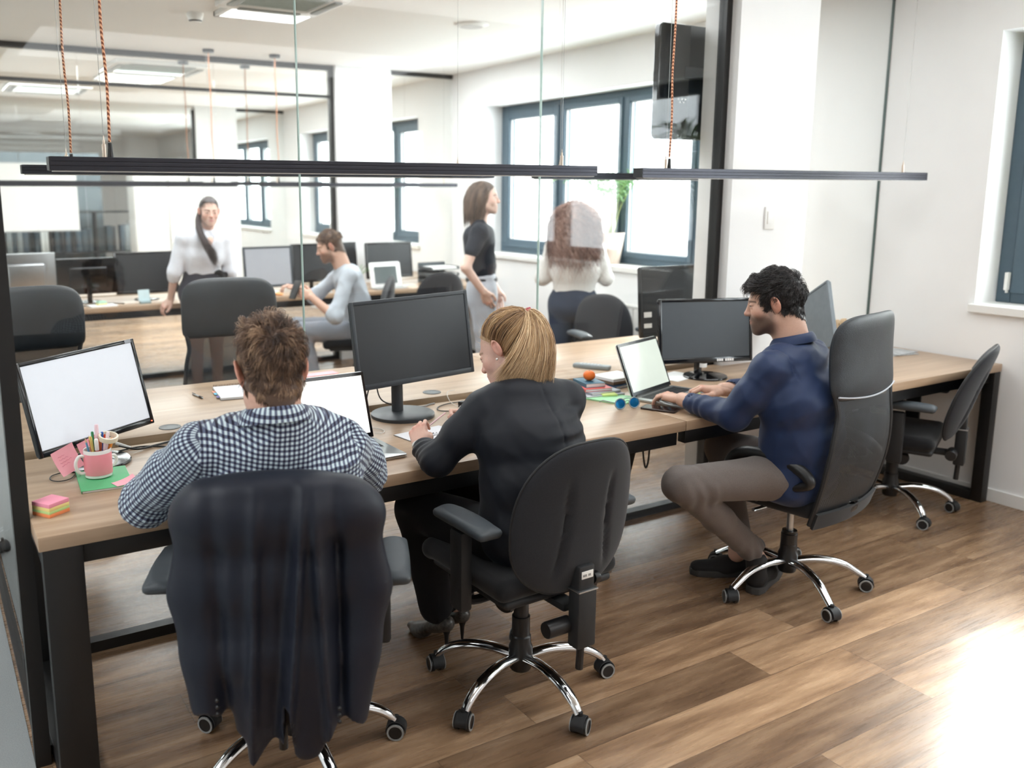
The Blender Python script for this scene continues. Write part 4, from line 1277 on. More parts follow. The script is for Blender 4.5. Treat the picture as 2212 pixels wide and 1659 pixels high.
# sunglasses
t = thing('sunglasses', 'round sunglasses with mirrored blue lenses on the desk seam', 'sunglasses', (2.475, 2.715, .75), R(-9))
FRM = mat('grey_translucent_frame', srgb(128, 140, 146), .25, spec=.6)
for s in (-1, 1):
    cx = s * .034
    part('rim', tube([(cx + .0245 * math.cos(a), -.006 + .004 * math.sin(a), .0235 + .0215 * math.sin(a)) for a in np.linspace(0, 2 * PI, 29)], .0026, 7), FRM, t)
    part('lens', xf(lathe([(.0001, .001), (.012, .0008), (.0225, 0), (.0225, -.001), (.0001, 0)], 28), (cx, -.006, .0235), (R(80), 0, 0), (1, .9, 1)), mat('mirrored_blue_lens', srgb(40, 150, 220), .12, metal=.7, var=.2, vs=20), t, label='mirrored blue lens')
    part('temple', tube([(s * .059, -.004, .03), (s * .064, .02, .029), (s * .062, .08, .022), (s * .055, .12, .006)], .0019, 6, 4), FRM, t)
part('bridge', tube([(-.0105, -.005, .030), (-.004, -.006, .0345), (.004, -.006, .0345), (.0105, -.005, .030)], .0015, 6, 4), FRM, t)
# phone near laptop
t = thing('smartphone', 'dark smartphone face up between the laptop and desk edge', 'phone', (2.578, 2.625, .75), R(26))
part('body', prism(rrect(.072, .148, .009, 4), 0, .0085, .002), mat('dark_brown_phone_case', srgb(46, 34, 32), .3), t)
part('screen', b2((-.032, -.066, .0083), (.032, .066, .0088)), MATS['dark_glossy_glass'], t, False)
prop('highlighter_pen', xf(lathe([(.0001, 0), (.0065, 0), (.0065, .09), (.004, .10), (.0001, .11)], 12), (0, 0, .0068), (0, PI / 2, 0)), mat('lime_plastic', srgb(224, 236, 150), .35), 'lime highlighter pen under the right hand of the man in the suit', 'pen', None, (2.80, 2.64, .762), R(35))
prop('paper_sheet', b2((-.10, -.075, 0), (.10, .075, .0012)), PAPER, 'white paper sheets lying under the glossy monitor stand', 'paper', None, (3.12, 3.08, .7502), R(12))
prop('newspaper', join(b2((-.12, -.08, 0), (.10, .08, .004), .001), xf(b2((-.10, -.07, 0), (.10, .08, .004), .001), (.02, .0, .005), (0, 0, .25))), mat('printed_grey_paper', srgb(176, 178, 180), .8, var=.2, vs=60), 'folded grey newspapers at the wall end of the desk', 'newspaper', None, (4.62, 2.92, .75), R(-10))
t = thing('desk_organiser', 'black desk organiser behind the tall mesh chair, tape rolls on top', 'organiser', (4.40, 3.1, .75), R(10))
part('tray', join(b2((-.12, -.08, 0), (.12, .08, .004)), b2((-.12, .074, 0), (.12, .08, .13)), b2((-.12, -.08, 0), (-.114, .08, .13)), b2((.114, -.08, 0), (.12, .08, .13)), b2((-.12, -.08, 0), (.12, -.074, .10)), b2((-.12, -.08, .12), (.12, .08, .127))), PLBLACK_M, t)
for i, (rx, ry) in enumerate(((-.085, -.03), (-.01, -.02))):
    prop('tape_roll', xf(lathe([(.014, -.012), (.032, -.012), (.033, 0), (.032, .012), (.014, .012), (.014, -.012)], 28), (0, 0, .033), (R(80), 0, R(20))), mat('kraft_tape', srgb(186, 160, 128), .5), 'brown kraft tape roll on the organiser, %s one' % ('left' if i == 0 else 'right'), 'tape roll', 'kraft tape rolls', (4.40 + rx, 3.1 + ry, .877))
# second row behind the glass
t = thing('pen', 'silver and black ballpoint pen on the desk behind the glass', 'pen', (.992, 3.79, .762), R(99))
part('barrel', xf(lathe([(.0001, -.06), (.003, -.05), (.0045, -.03), (.0045, .045), (.0001, .05)], 12), (0, 0, .0046), (0, PI / 2, 0)), SATIN, t)
part('grip', xf(lathe([(.005, -.045), (.005, -.02)], 12), (0, 0, .005), (0, PI / 2, 0)), PLBLACK, t)
part('clip', b2((.02, -.001, .0095), (.055, .001, .0108)), PLBLACK, t)
t = spiral_book('white spiral notebook with coloured tabs on the desk behind the glass', (1.165, 3.775, .762), R(-8), .18, .24, .011, 26, 'y')
for i, (c_, x_) in enumerate((((232, 150, 120), -.05), ((80, 170, 200), .0), ((84, 76, 140), .07))):
    part('index_tab', xf(b2((-.012, -.02, 0), (.004, .02, .0004)), (-.09, -x_, .003 + i * .002)), mat('tab_%d' % i, srgb(*c_), .6), t, label='coloured index tab')
prop('paper_sheet', b2((-.10, -.035, 0), (.10, .035, .002)), mat('pink_paper', srgb(240, 170, 178), .7), 'pink paper strip on the desk behind the glass beside the laptop', 'paper', None, (1.62, 3.97, .7622), R(4))
t = thing('remote_handset', 'grey handset lying on the desk behind the glass', 'handset', (2.86, 3.40, .762), R(-58))
part('body', xf(bevel(box((0, 0, 0), (.19, .048, .022)), .008, 3), (0, 0, .011)), mat('grey_handset_plastic', srgb(132, 140, 144), .45), t)
part('buttons', join(*[b2((-.06 + .018 * i, -.014 + .012 * j, .0215), (-.05 + .018 * i, -.006 + .012 * j, .0232), .0005) for i in range(6) for j in range(3)]), mat('pale_buttons', srgb(190, 194, 196), .5), t)
t = thing('power_cable', 'black cable hanging in a loop below the front desk', 'cable', (2.93, 3.05, .66), 0, 'cables')
part('cord', tube([(-.05, 0, 0), (-.046, 0, -.12), (-.03, 0, -.27), (-.012, 0, -.33), (.004, 0, -.29), (.008, 0, -.18), (.018, 0, -.08), (.035, 0, 0)], .0045, 8, 6), CAB, t)
# small things on the wall and ceiling
t = thing('light_switch', 'white wall switch on the white pier', 'light switch', (3.805, YG - .081, 1.50), 0)
part('plate', b2((-.036, -.010, -.058), (.036, 0, .058), .003), PLWHITE, t)
part('rocker', b2((-.022, -.0135, -.030), (.022, -.009, .034), .002), PLWHITE, t)
t = thing('smoke_detector', 'white smoke detector on the ceiling of the second room', 'smoke detector', (1.728, 6.16, H), 0)
part('body', lathe([(.0001, -.062), (.035, -.06), (.042, -.05), (.052, -.02), (.055, 0), (.0001, 0)], 28), PLWHITE, t)
part('vent_slots', lathe([(.0395, -.056), (.0437, -.048)], 28), PLBLACK, t)
t = thing('ceiling_speaker', 'flat white round ceiling disc before the window of the second room', 'ceiling speaker', (3.50, 5.56, H), 0)
part('disc', lathe([(.0001, -.02), (.09, -.02), (.115, -.012), (.12, 0), (.0001, 0)], 36), PLWHITE, t)
part('grille', lathe([(.0001, -.0215), (.08, -.0215), (.08, -.0195)], 36), mat('pale_grille', srgb(205, 205, 204), .6), t)
def ac_unit(label, x, y, s, group):
    t = thing('ceiling_air_conditioner', label, 'air conditioner', (x, y, H), 0, group)
    h = s / 2
    part('housing', join(b2((-h, -h, -.035), (h, -h + .10, 0), .006), b2((-h, h - .10, -.035), (h, h, 0), .006), b2((-h, -h + .1, -.035), (-h + .10, h - .1, 0), .006), b2((h - .10, -h + .1, -.035), (h, h - .1, 0), .006)), PLWHITE, t)
    part('intake_grille', join(*[b2((-h + .11, -h + .11 + i * (s - .22) / 12, -.03), (h - .11, -h + .118 + i * (s - .22) / 12, -.02)) for i in range(12)], b2((-h + .10, -h + .10, -.018), (h - .10, h - .10, -.012))), mat('grey_green_grille', srgb(176, 184, 178), .6), t)
    for i in range(4):
        part('air_flap', xf(b2((-h + .13, -h + .035, -.045), (h - .13, -h + .085, -.036), .002), (0, 0, 0), (0, 0, i * PI / 2)), mat('dark_slot_flap', srgb(150, 155, 152), .5), t)
    return t
ac_unit('square cassette air conditioner on the ceiling of the second room', 2.06, 5.40, .66, 'ceiling air conditioners')
ac_unit('square cassette air conditioner beyond the second glass partition', 2.10, 8.95, .84, 'ceiling air conditioners')
ac_unit('square cassette air conditioner furthest away in the third room', 1.45, 11.3, .84, 'ceiling air conditioners')
def panel(label, x, y, sx, sy):
    t = thing('ceiling_light_panel', label, 'ceiling light', (x, y, H), 0, 'ceiling light panels')
    part('frame', frame_rect(0, 0, 0, 0, .01, 0, 0) if False else join(b2((-sx / 2, -sy / 2, -.03), (sx / 2, -sy / 2 + .03, 0), .002), b2((-sx / 2, sy / 2 - .03, -.03), (sx / 2, sy / 2, 0), .002), b2((-sx / 2, -sy / 2, -.03), (-sx / 2 + .03, sy / 2, 0), .002), b2((sx / 2 - .03, -sy / 2, -.03), (sx / 2, sy / 2, 0), .002)), PLWHITE, t)
    part('diffuser', b2((-sx / 2 + .03, -sy / 2 + .03, -.016), (sx / 2 - .03, sy / 2 - .03, -.012)), mat('opal_light_diffuser', srgb(240, 240, 238), .5, emit=((1, 1, 1, 1), .8)), t)
panel('square white ceiling light panel of the second room', 2.11, 5.84 + .0, .58, .44)
panel('bright ceiling light panel beyond the second glass partition', 2.1, 9.75, .7, .7)
# television fixed to the far side of the pier, its back towards us
t = thing('wall_television', 'black television fixed on the far side of the white pier, glossy back showing', 'television', (3.66, 3.45, 2.18), 0)
part('back_cover', xf(prism(rrect(.80, .565, .03, 5), -.02, .02, .006), (0, 0, 0), (PI / 2, 0, 0)), mat('glossy_black_panel', srgb(20, 22, 26), .06, spec=.9, var=.02), t, False)
part('screen', b2((-.39, .0205, -.27), (.39, .0225, .27)), DARKSCR, t, False)
part('vent_plate', b2((-.22, -.023, .02), (.22, -.0195, .08), .001), mat('satin_black_plate', srgb(44, 48, 54), .4), t)
part('type_label', join(*[b2((-.26 + .012 * i, -.0212, -.085 - .016 * (i % 2)), (-.252 + .012 * i, -.0198, -.078 - .016 * (i % 2))) for i in range(5)]), PLWHITE, t)
# ================================================================ people: head, hand, hair, cloth builders
def skin_mat(name, rough=.48):
    a = NT(name)
    at = a.n('Attribute'); at.attribute_name = 'tone'
    nz = a.noise(a.coords('Object'), 140, 3)
    c = a.mix(.10, at.outputs['Color'], a.ramp(nz, [(.3, (.35, .16, .12, 1)), (.7, (1, .8, .7, 1))]), 'SOFT_LIGHT')
    a.l(c, a.p.inputs['Base Color'])
    a.p.inputs['Roughness'].default_value = rough
    a.p.inputs['Subsurface Weight'].default_value = .12
    a.p.inputs['Subsurface Radius'].default_value = (.012, .005, .003)
    a.p.inputs['Subsurface Scale'].default_value = 1.0
    a.bump(nz, .06, .0006)
    return a.m
SKIN = skin_mat('skin')
def hair_mat(name, c0, c1, rough=.36, c2=None):
    a = NT(name)
    at = a.n('Attribute'); at.attribute_name = 'strand'
    a.l(a.ramp(at.outputs['Fac'], [(0.0, c0), (.55, c2 or tuple((x + y) / 2 for x, y in zip(c0, c1))), (1.0, c1)]), a.p.inputs['Base Color'])
    a.p.inputs['Roughness'].default_value = rough
    a.p.inputs['Specular IOR Level'].default_value = .55
    a.p.inputs['Sheen Weight'].default_value = .08
    return a.m
HEADLOC = {}
def frame(fwd, up=(0, 0, 1)):
    f = _n(fwd); u = np.asarray(up, float)
    r = _n(np.cross(f, u)); u = np.cross(r, f)
    return np.stack([r, f, u], 1)        # columns right, forward, up
def head_mesh(c, M, s=1.0, base=(.62, .40, .31), stubble=None, brow=(.05, .03, .02), iris=(.12, .09, .06), fem=False, lip=None, neck_to=None, h=.0027, ear=1.0, lids=.35, jaw=1.0):
    """head in local coords (x right, y forward, z up), then placed; returns (V, F, tones)"""
    jr = (.020 if fem else .023) * jaw
    jw = (.041 if fem else .047) * jaw
    P = [ell((0, -.014, .045), (.074, .094, .078), .02), ell((0, .028, -.012), (.061, .063, .078), .03),
         cone((-jw, .004, -.060), (-.012, .066, -.096), jr, jr * .85, .03), cone((jw, .004, -.060), (.012, .066, -.096), jr, jr * .85, .03),
         ell((0, .074, -.098), (.021, .016, .017), .02), ell((0, .03, -.07), (.04, .045, .035), .03),
         ell((-.036, .055, -.028), (.025, .026, .028), .02), ell((.036, .055, -.028), (.025, .026, .028), .02),
         cone((-.030, .079, .020), (.030, .079, .020), .010 if not fem else .008, .010 if not fem else .008, .02),
         ell((0, .077, -.062), (.027, .018, .024), .02)]
    for sx in (-1, 1):
        P.append(ell((sx * .031, .092, .002), (.018, .012, .012), .012, '-'))
    P += [cone((0, .088, .010), (0, .104, -.028), .0075, .0105, .010), ell((0, .1055, -.031), (.0115, .0105, .0095), .008),
          ell((-.011, .097, -.034), (.008, .009, .007), .006), ell((.011, .097, -.034), (.008, .009, .007), .006),
          ell((-.0055, .100, -.042), (.0032, .005, .003), .002, '-'), ell((.0055, .100, -.042), (.0032, .005, .003), .002, '-'),
          ell((0, .0905, -.060), (.022, .0075, .0052), .004), ell((0, .089, -.0695), (.019, .0080, .0062), .004), ell((0, .0975, -.0647), (.021, .005, .0013), .002, '-')]
    for sx in (-1, 1):
        P.append(ell((sx * .031, .0765, .002), (.0128, .0122, .0118), .0015))
        P.append(ell((sx * .031, .0775, .0062), (.0155, .0135, .0068), .004))            # upper lid
        P.append(ell((sx * .031, .0768, -.0062), (.0145, .0128, .0042), .004))
        e = Euler((R(-12), R(sx * 14), R(sx * 22)))
        P += [ell((sx * .0785, -.008, .000), (.0075, .0175, .0315 * ear), .006, '+', e), ell((sx * .0835, -.012, .004), (.0065, .0185 * ear, .0315 * ear), .004, '+', e),
              ell((sx * .0895, -.004, .004), (.0062, .0105, .0205), .003, '-', e), ell((sx * .0885, -.010, .017), (.004, .010, .008), .003, '-', e)]
    nb = np.array([0, -.05, -.20]) if neck_to is None else (np.asarray(neck_to, float) - c) @ M / s
    ng = .050 if fem else .060
    P += [cone((0, -.028, -.045), nb, ng, ng * 1.03, .035, '+', ((1, 0, 0), .98)), cone((0, -.045, .0), nb + np.array([0, -.01, 0]), ng * .9, ng * .95, .03)]
    V, F = snet(P, h, pad=.012)
    V, F = relax((V, F), 1, .35)
    x, y, z = V[:, 0], V[:, 1], V[:, 2]
    T = np.tile(np.array(base, float), (len(V), 1))
    def blend(m, col):
        m = np.clip(m, 0, 1)[:, None]
        T[:] = T * (1 - m) + np.array(col) * m
    g = lambda cx, cy, cz, r: np.exp(-(((x - cx) / r[0]) ** 2 + ((y - cy) / r[1]) ** 2 + ((z - cz) / r[2]) ** 2))
    red = np.array(base) * np.array([1.08, .72, .68])
    blend(.6 * (g(.04, .06, -.03, (.022, .03, .02)) + g(-.04, .06, -.03, (.022, .03, .02))) + .7 * g(0, .108, -.032, (.015, .014, .014)), red)
    blend(.45 * (np.abs(x) > .074) * (y < .02) * (z > -.04) * (z < .04), red * np.array([1.0, .9, .9]))
    blend(1.0 * g(0, .094, -.0645, (.021, .012, .0085)) * 1.3, lip if lip is not None else np.array(base) * np.array([.95, .56, .55]))
    if stubble is not None:
        m = (1 / (1 + np.exp((z + .036 + .25 * np.maximum(0, .04 - y)) / .006))) * (1 / (1 + np.exp(-(y - .0) / .006))) * (1 / (1 + np.exp(-(z + .128) / .006)))
        m = np.maximum(m, .9 * g(0, .096, -.052, (.024, .012, .005)))
        m = np.maximum(m, (1 / (1 + np.exp(-(z + .11) / .006))) * (1 / (1 + np.exp((z - .0) / .012))) * np.exp(-((y - .012) / .016) ** 2) * (np.abs(x) > .05) * .8)
        m *= 1 - 1.0 * g(0, .094, -.0645, (.024, .02, .009))
        blend(m * stubble[3], stubble[:3])
    for sx in (-1, 1):
        bz = .0215 - 14 * (np.abs(x) - .032) ** 2
        m = np.exp(-((z - bz) / .0036) ** 2) * (np.abs(x) > .012) * (np.abs(x) < .052) * (y > .05) * (x * sx > 0)
        blend(m * .9, brow)
        d = np.sqrt((x - sx * .031) ** 2 + (y - .0765) ** 2 + (z - .002) ** 2)
        op = (np.abs(z - .0005) < .0052 * lids * 2) & (d < .0134) & (y > .074) & (np.abs(x - sx * .031) < .0115)
        T[op] = (.62, .58, .55)
        ir = op & (np.hypot(x - sx * .031, z - .001) < .0052)
        T[ir] = iris
        ll = (d < .0150) & (y > .074) & (np.abs(np.abs(z - .0005) - .0052 * lids * 2) < .0013) & (np.abs(x - sx * .031) < .0125)
        T[ll] = np.array(brow) * .8 + .02
    HEADLOC[tuple(np.round(c, 4))] = (V.copy(), F)
    V = c + (V * s) @ M.T
    return V, F, T
def hand_mesh(wrist, fwd, dorsal, side, curls, spread=(6, 1, -4, -10), thumb=None, s=1.0, base=(.62, .40, .31), h=.0019, arm=None, nail=None, palm_k=.012, slim=1.0):
    """side=+1 right hand, -1 left; curls = 4 x (mcp, pip, dip) degrees; thumb = list of 4 offsets in (fwd, thumbside, palmward) metres"""
    e1 = _n(fwd); e3 = _n(np.asarray(dorsal, float) - (np.asarray(dorsal, float) @ e1) * e1)
    e2 = np.cross(e3, e1) * side       # towards the thumb
    w0 = np.asarray(wrist, float)
    L = lambda a, b, c: w0 + (a * e1 + b * e2 + c * e3) * s
    K = [(.088, .028, .000), (.092, .008, .003), (.087, -.012, .001), (.077, -.030, -.003)]
    LEN = [(.041, .025, .020), (.046, .029, .021), (.042, .027, .021), (.033, .020, .018)]
    RAD = [.0090, .0092, .0087, .0077]
    P = [cone(L(-.005, .006, -.001), L(.02, .004, -.002), .024 * s * slim, .024 * s * slim, .01, '+', (e3, .72))]
    for (a, b, c_), r in zip(K, RAD):
        P.append(cone(L(.012, b * .55, -.001), L(a, b, c_ - .002), .0135 * s * slim, (r + .0018) * s * slim, palm_k))
        P.append(cone(L(.03, b * .75, -.009), L(a - .012, b, c_ - .011), .011 * s * slim, .0085 * s * slim, palm_k))
    P.append(ell(L(.034, .026, -.012), (.019 * s, .019 * s, .019 * s), .014))
    tips = []
    for i in range(4):
        p = L(*K[i]); r = RAD[i] * s * slim
        d0 = _n(e1 * math.cos(R(spread[i])) + e2 * math.sin(R(spread[i])))
        a = 0
        axis = np.cross(e3, d0)
        for j in range(3):
            a += curls[i][j]
            d = d0 * math.cos(R(a)) - e3 * math.sin(R(a))
            q = p + d * LEN[i][j] * s
            r2 = r * (.93 if j < 2 else .80)
            P.append(cone(p, q, r * (1.04 if j else 1.05), r2, .0035))
            p, r = q, r2
        tips.append((p, d, d0 * math.sin(R(a)) + e3 * math.cos(R(a)), r))
    T_ = thumb or [(.018, .030, -.008), (.050, .052, -.018), (.078, .060, -.020), (.100, .058, -.022)]
    tr = [.0145, .0118, .0105, .0088]
    tp = [L(*t) for t in T_]
    for j in range(3):
        P.append(cone(tp[j], tp[j + 1], tr[j] * s * slim, tr[j + 1] * s * slim, .008 if j == 0 else .003))
    d = _n(tp[3] - tp[2]); nd = _n(e3 * .6 + e2 * .6 - ((e3 * .6 + e2 * .6) @ d) * d)
    tips.append((tp[3], d, nd, tr[3] * s * slim))
    if arm is not None:
        P.append(cone(L(.0, .004, -.002), arm[0], .0245 * s * slim, arm[1], .012, '+', (e3, .82)))
    V, F = snet(P, h, pad=.012)
    V, F = relax((V, F), 1, .3)
    T = np.tile(np.array(base, float), (len(V), 1))
    red = np.array(base) * np.array([1.05, .80, .78])
    nl = np.array(nail if nail is not None else np.array(base) * np.array([1.08, 1.0, 1.0]))
    for (a, b, c_) in K:
        k = L(a, b, c_ + .008)
        m = np.exp(-(np.linalg.norm(V - k, axis=1) / .012) ** 2)[:, None] * .6
        T = T * (1 - m) + red * m
    for p, d, n_, r in tips:
        m = np.exp(-(np.linalg.norm(V - p, axis=1) / .013) ** 2)[:, None] * .5
        T = T * (1 - m) + red * m
        q = V - (p + n_ * r * .9)
        mk = (np.abs(q @ n_) < r * .38) & (np.abs(q @ d + r * .1) < r * .85) & (np.abs(q @ np.cross(d, n_)) < r * .66)
        T[mk] = nl
    return V, F, T
def body_join(*ps):
    V = np.concatenate([p[0] for p in ps]); T = np.concatenate([p[2] for p in ps])
    F = []; n = 0
    for p in ps:
        F.append(np.asarray(p[1]) + n); n += len(p[0])
    return V, np.concatenate(F), T
def limbs_mesh(prims, base, h=.007):
    V, F = snet(prims, h)
    return V, F, np.tile(np.array(base, float), (len(V), 1))
def person(label, loc, group=None):
    return thing('person', label, 'person', loc, 0, group)
def add_body(t, V, F, T, name='body'):
    o = part(name, (V - np.array(t.location), F), SKIN, t, ang=None)
    add_col(o, T)
    return o
def strands(paths, width, tones, closed_tip=True):
    """paths (N,m,3), width (N,) -> tapered three-sided strands"""
    N, m, _ = paths.shape
    Tn = np.gradient(paths, axis=1)
    Tn /= np.linalg.norm(Tn, axis=2)[..., None] + 1e-9
    rs = np.random.RandomState(3)
    A = rs.normal(size=(N, 1, 3)); A = A - (A * Tn).sum(2)[..., None] * Tn
    A /= np.linalg.norm(A, axis=2)[..., None] + 1e-9
    B = np.cross(Tn, A)
    prof = np.interp(np.linspace(0, 1, m), [0, .15, .7, 1], [.7, 1, .85, .08])
    V = np.zeros((N, m, 3, 3))
    for j in range(3):
        a = 2 * PI * j / 3
        V[:, :, j] = paths + (math.cos(a) * A + math.sin(a) * B) * (np.asarray(width)[:, None] * prof)[..., None]
    idx = np.arange(N * m * 3).reshape(N, m, 3)
    F = []
    for j in range(3):
        k = (j + 1) % 3
        F.append(np.stack([idx[:, :-1, j], idx[:, :-1, k], idx[:, 1:, k], idx[:, 1:, j]], -1).reshape(-1, 4))
    tn = np.repeat(np.asarray(tones), m * 3)
    return V.reshape(-1, 3), np.concatenate(F), tn
def cap_hair(c, M, s, n, region, direct, length, lift, width, clump=.5, seed=1, m=7, tone=(.5, .25), wav=0.0, grow=1.0):
    """short hair: roots on the skull where region(dir) is True; direct(dir)->tangent wish; returns world strands"""
    rs = np.random.RandomState(seed)
    D = rs.normal(size=(n * 4, 3)); D /= np.linalg.norm(D, axis=1)[:, None]
    D = D[region(D)][:n]
    Rr = np.array([.076, .096, .080]); C0 = np.array([0, -.014, .045])
    P0 = C0 + D * Rr * grow
    N0 = D / Rr; N0 /= np.linalg.norm(N0, axis=1)[:, None]
    W = direct(D)
    cl = np.stack([vnoise(D, 14, 11), vnoise(D, 14, 12), vnoise(D, 14, 13)], 1) * clump
    W = W + cl + rs.normal(size=W.shape) * .12
    W -= (W * N0).sum(1)[:, None] * N0
    W /= np.linalg.norm(W, axis=1)[:, None] + 1e-9
    ln = length(D) * (1 + .25 * rs.normal(size=len(D)).clip(-1, 1))
    lf = lift(D) * (1 + .3 * rs.normal(size=len(D)).clip(-1, 1)) + .25 * lift(D) * vnoise(D, 18, 15)
    ph = rs.rand(len(D)) * 6.28
    pts = []
    p = P0.copy(); d = N0 * .6 + W * .5
    step = ln / (m - 1)
    for i in range(m):
        pts.append(p.copy())
        q = (p - C0) / (Rr * grow); k = np.linalg.norm(q, axis=1)
        nn = q / Rr; nn /= np.linalg.norm(nn, axis=1)[:, None]
        hgt = (k - 1) * .085
        t = i / (m - 1)
        want = W - (W * nn).sum(1)[:, None] * nn
        want /= np.linalg.norm(want, axis=1)[:, None] + 1e-9
        target = lf * math.sin(min(1, t * 1.5) * PI / 2)
        d = want + nn * ((target - hgt) / np.maximum(step, 1e-4))[:, None].clip(-.9, 1.6)
        if wav:
            d += wav * np.sin(ph + t * 7)[:, None] * np.cross(nn, want)
        d /= np.linalg.norm(d, axis=1)[:, None] + 1e-9
        p = p + d * step[:, None]
    paths = np.stack(pts, 1)
    tn = np.clip(tone[0] + tone[1] * vnoise(D, 16, 12) + .15 * rs.normal(size=len(D)), 0, 1)
    V, F, T = strands(paths, width * (.7 + .6 * rs.rand(len(D))), tn)
    return c + (V * s) @ M.T, F, T
def scalp_roots(c, region, n, seed=1):
    V, F = HEADLOC[tuple(np.round(c, 4))]
    F = np.asarray(F)
    a, b, d, e = (V[F[:, i]] for i in range(4))
    N = np.cross(d - a, e - b); A = np.linalg.norm(N, axis=1); N /= A[:, None] + 1e-12
    C = (a + b + d + e) / 4
    ok = region(C) & (N @ np.zeros(3) == 0)
    ok &= ((C - np.array([0, -.02, .0])) * N).sum(1) > 0
    idx = np.where(ok)[0]
    rs = np.random.RandomState(seed)
    ch = rs.choice(idx, n, p=A[idx] / A[idx].sum())
    u = rs.rand(n, 1); v = rs.rand(n, 1)
    P = (a[ch] * (1 - u) + b[ch] * u) * (1 - v) + (e[ch] * (1 - u) + d[ch] * u) * v
    # smooth the normal towards the skull's overall roundness
    E_ = (P - np.array([0, -.016, .03])) / np.array([.076, .094, .09]) ** 2
    E_ /= np.linalg.norm(E_, axis=1)[:, None]
    w_ = np.clip((P[:, 2] + .02) / .05, .15, .8)[:, None]
    Nn = N[ch] * (1 - w_) + E_ * w_
    Nn /= np.linalg.norm(Nn, axis=1)[:, None]
    return P, Nn
def short_hair(c, M, s, n, region, direct, length, lift, width, clump=.5, seed=1, m=7, tone=(.5, .25), wav=0.0, Rc=.085):
    P, N = scalp_roots(c, region, n, seed)
    rs = np.random.RandomState(seed + 1)
    W = direct(P, N)
    W = W + np.stack([vnoise(P, 130, 11), vnoise(P, 130, 12), vnoise(P, 130, 13)], 1) * clump + rs.normal(size=W.shape) * .10
    W -= (W * N).sum(1)[:, None] * N
    W /= np.linalg.norm(W, axis=1)[:, None] + 1e-9
    ln = length(P) * (1 + .22 * rs.normal(size=n).clip(-1, 1)); lf = lift(P) * (1 + .3 * rs.normal(size=n).clip(-1, 1) + .45 * vnoise(P, 150, 15)).clip(.2, 2)
    B = np.cross(N, W); ph = rs.rand(n) * 6.28
    pts = []
    for i in range(m):
        t = i / (m - 1)
        L_ = ln * t
        pts.append(P - N * .002 + W * L_[:, None] * (1 - .15 * t * t) + N * (lf * math.sin(min(1, t * 1.6) * PI / 2) - .80 * L_ ** 2 / (2 * Rc))[:, None] + B * (wav * np.sin(ph + 5 * t) * t * .01)[:, None])
    tn = np.clip(tone[0] + tone[1] * vnoise(P, 170, 12) + .14 * rs.normal(size=n), 0, 1)
    V, F, T = strands(np.stack(pts, 1), width * (.7 + .6 * rs.rand(n)), tn)
    return c + (V * s) @ M.T, F, T
def under_cap(c, M, s, region, off=.0025, tone=.2):
    """the scalp faces themselves, lifted a little, as dark undercoat"""
    V, F = HEADLOC[tuple(np.round(c, 4))]
    F = np.asarray(F)
    k = region(V[F].mean(1))
    F2 = F[k]
    N = np.zeros_like(V)
    nn = np.cross(V[F[:, 2]] - V[F[:, 0]], V[F[:, 3]] - V[F[:, 1]])
    for i in range(4):
        np.add.at(N, F[:, i], nn)
    N /= np.linalg.norm(N, axis=1)[:, None] + 1e-12
    u, inv = np.unique(F2, return_inverse=True)
    V2 = V[u] + N[u] * off
    return c + (V2 * s) @ M.T, inv.reshape(F2.shape), np.full(len(V2), tone)
def man_region(P, front=.0, nape=-.088, temple=.0):
    x, y, z = np.abs(P[..., 0]), P[..., 1], P[..., 2]
    a = (y > .022) & (z > .030 + (y - .022) * 1.05 + front + .12 * np.maximum(0, x - .045) - temple) & (y < .085)
    b = (y <= .022) & (y > .002) & (z > -.012)
    d = (y <= .002) & (y > -.022) & (z > .034)
    e = (y <= -.022) & (z > nape + .95 * np.maximum(0, x - .022) * (z < -.02) - .016 * np.exp(-(x / .014) ** 2))
    ear = (x > .0755) & (z < .036) & (z > -.04) & (y > -.034) & (y < .02)
    return (a | b | d | e) & ~ear
def bez_hair(P, n_pts, width, tones):
    """P (N,4,3) cubic control points"""
    t = np.linspace(0, 1, n_pts)[None, :, None]
    a, b, c_, d = (P[:, i][:, None] for i in range(4))
    pts = a * (1 - t) ** 3 + 3 * b * t * (1 - t) ** 2 + 3 * c_ * t * t * (1 - t) + d * t ** 3
    return strands(pts, width, tones), pts
def add_hair(t, parts_, m, name='hair'):
    V = np.concatenate([p[0] for p in parts_]); T = np.concatenate([p[2] for p in parts_])
    F = []; n = 0
    for p in parts_:
        F += [np.asarray(p[1]) + n]; n += len(p[0])
    F = [tuple(r) for f in F for r in f.tolist()]
    o = part(name, (V - np.array(t.location), F), m, t, ang=None)
    add_attr(o, 'strand', T)
    return o
def skullcap(c, M, s, region, off=.004, h=.004, extra=None, disp=None):
    """thin cap under the strands; region(P local)->negative where hair grows"""
    P = [ell((0, -.014, .045), (.075 + off, .095 + off, .079 + off), .02), cone((0, -.03, -.02), (0, -.045, -.07), .055 + off, .05 + off, .02)] + (extra or [])
    V, F = snet(P, h, disp=disp, clip=[region])
    V, F = relax((V, F), 1, .4)
    return c + (V * s) @ M.T, F, np.full(len(V), .25)
def garment(t, name, prims, m, h=.006, disp=None, clip=None, it=1, label=None, ang=None, lohi=None):
    V, F = snet(prims, h, disp=disp, clip=clip, lohi=lohi)
    V, F = relax((V, F), it, .5)
    return part(name, (V - np.array(t.location), F), m, t, ang=ang, label=label)
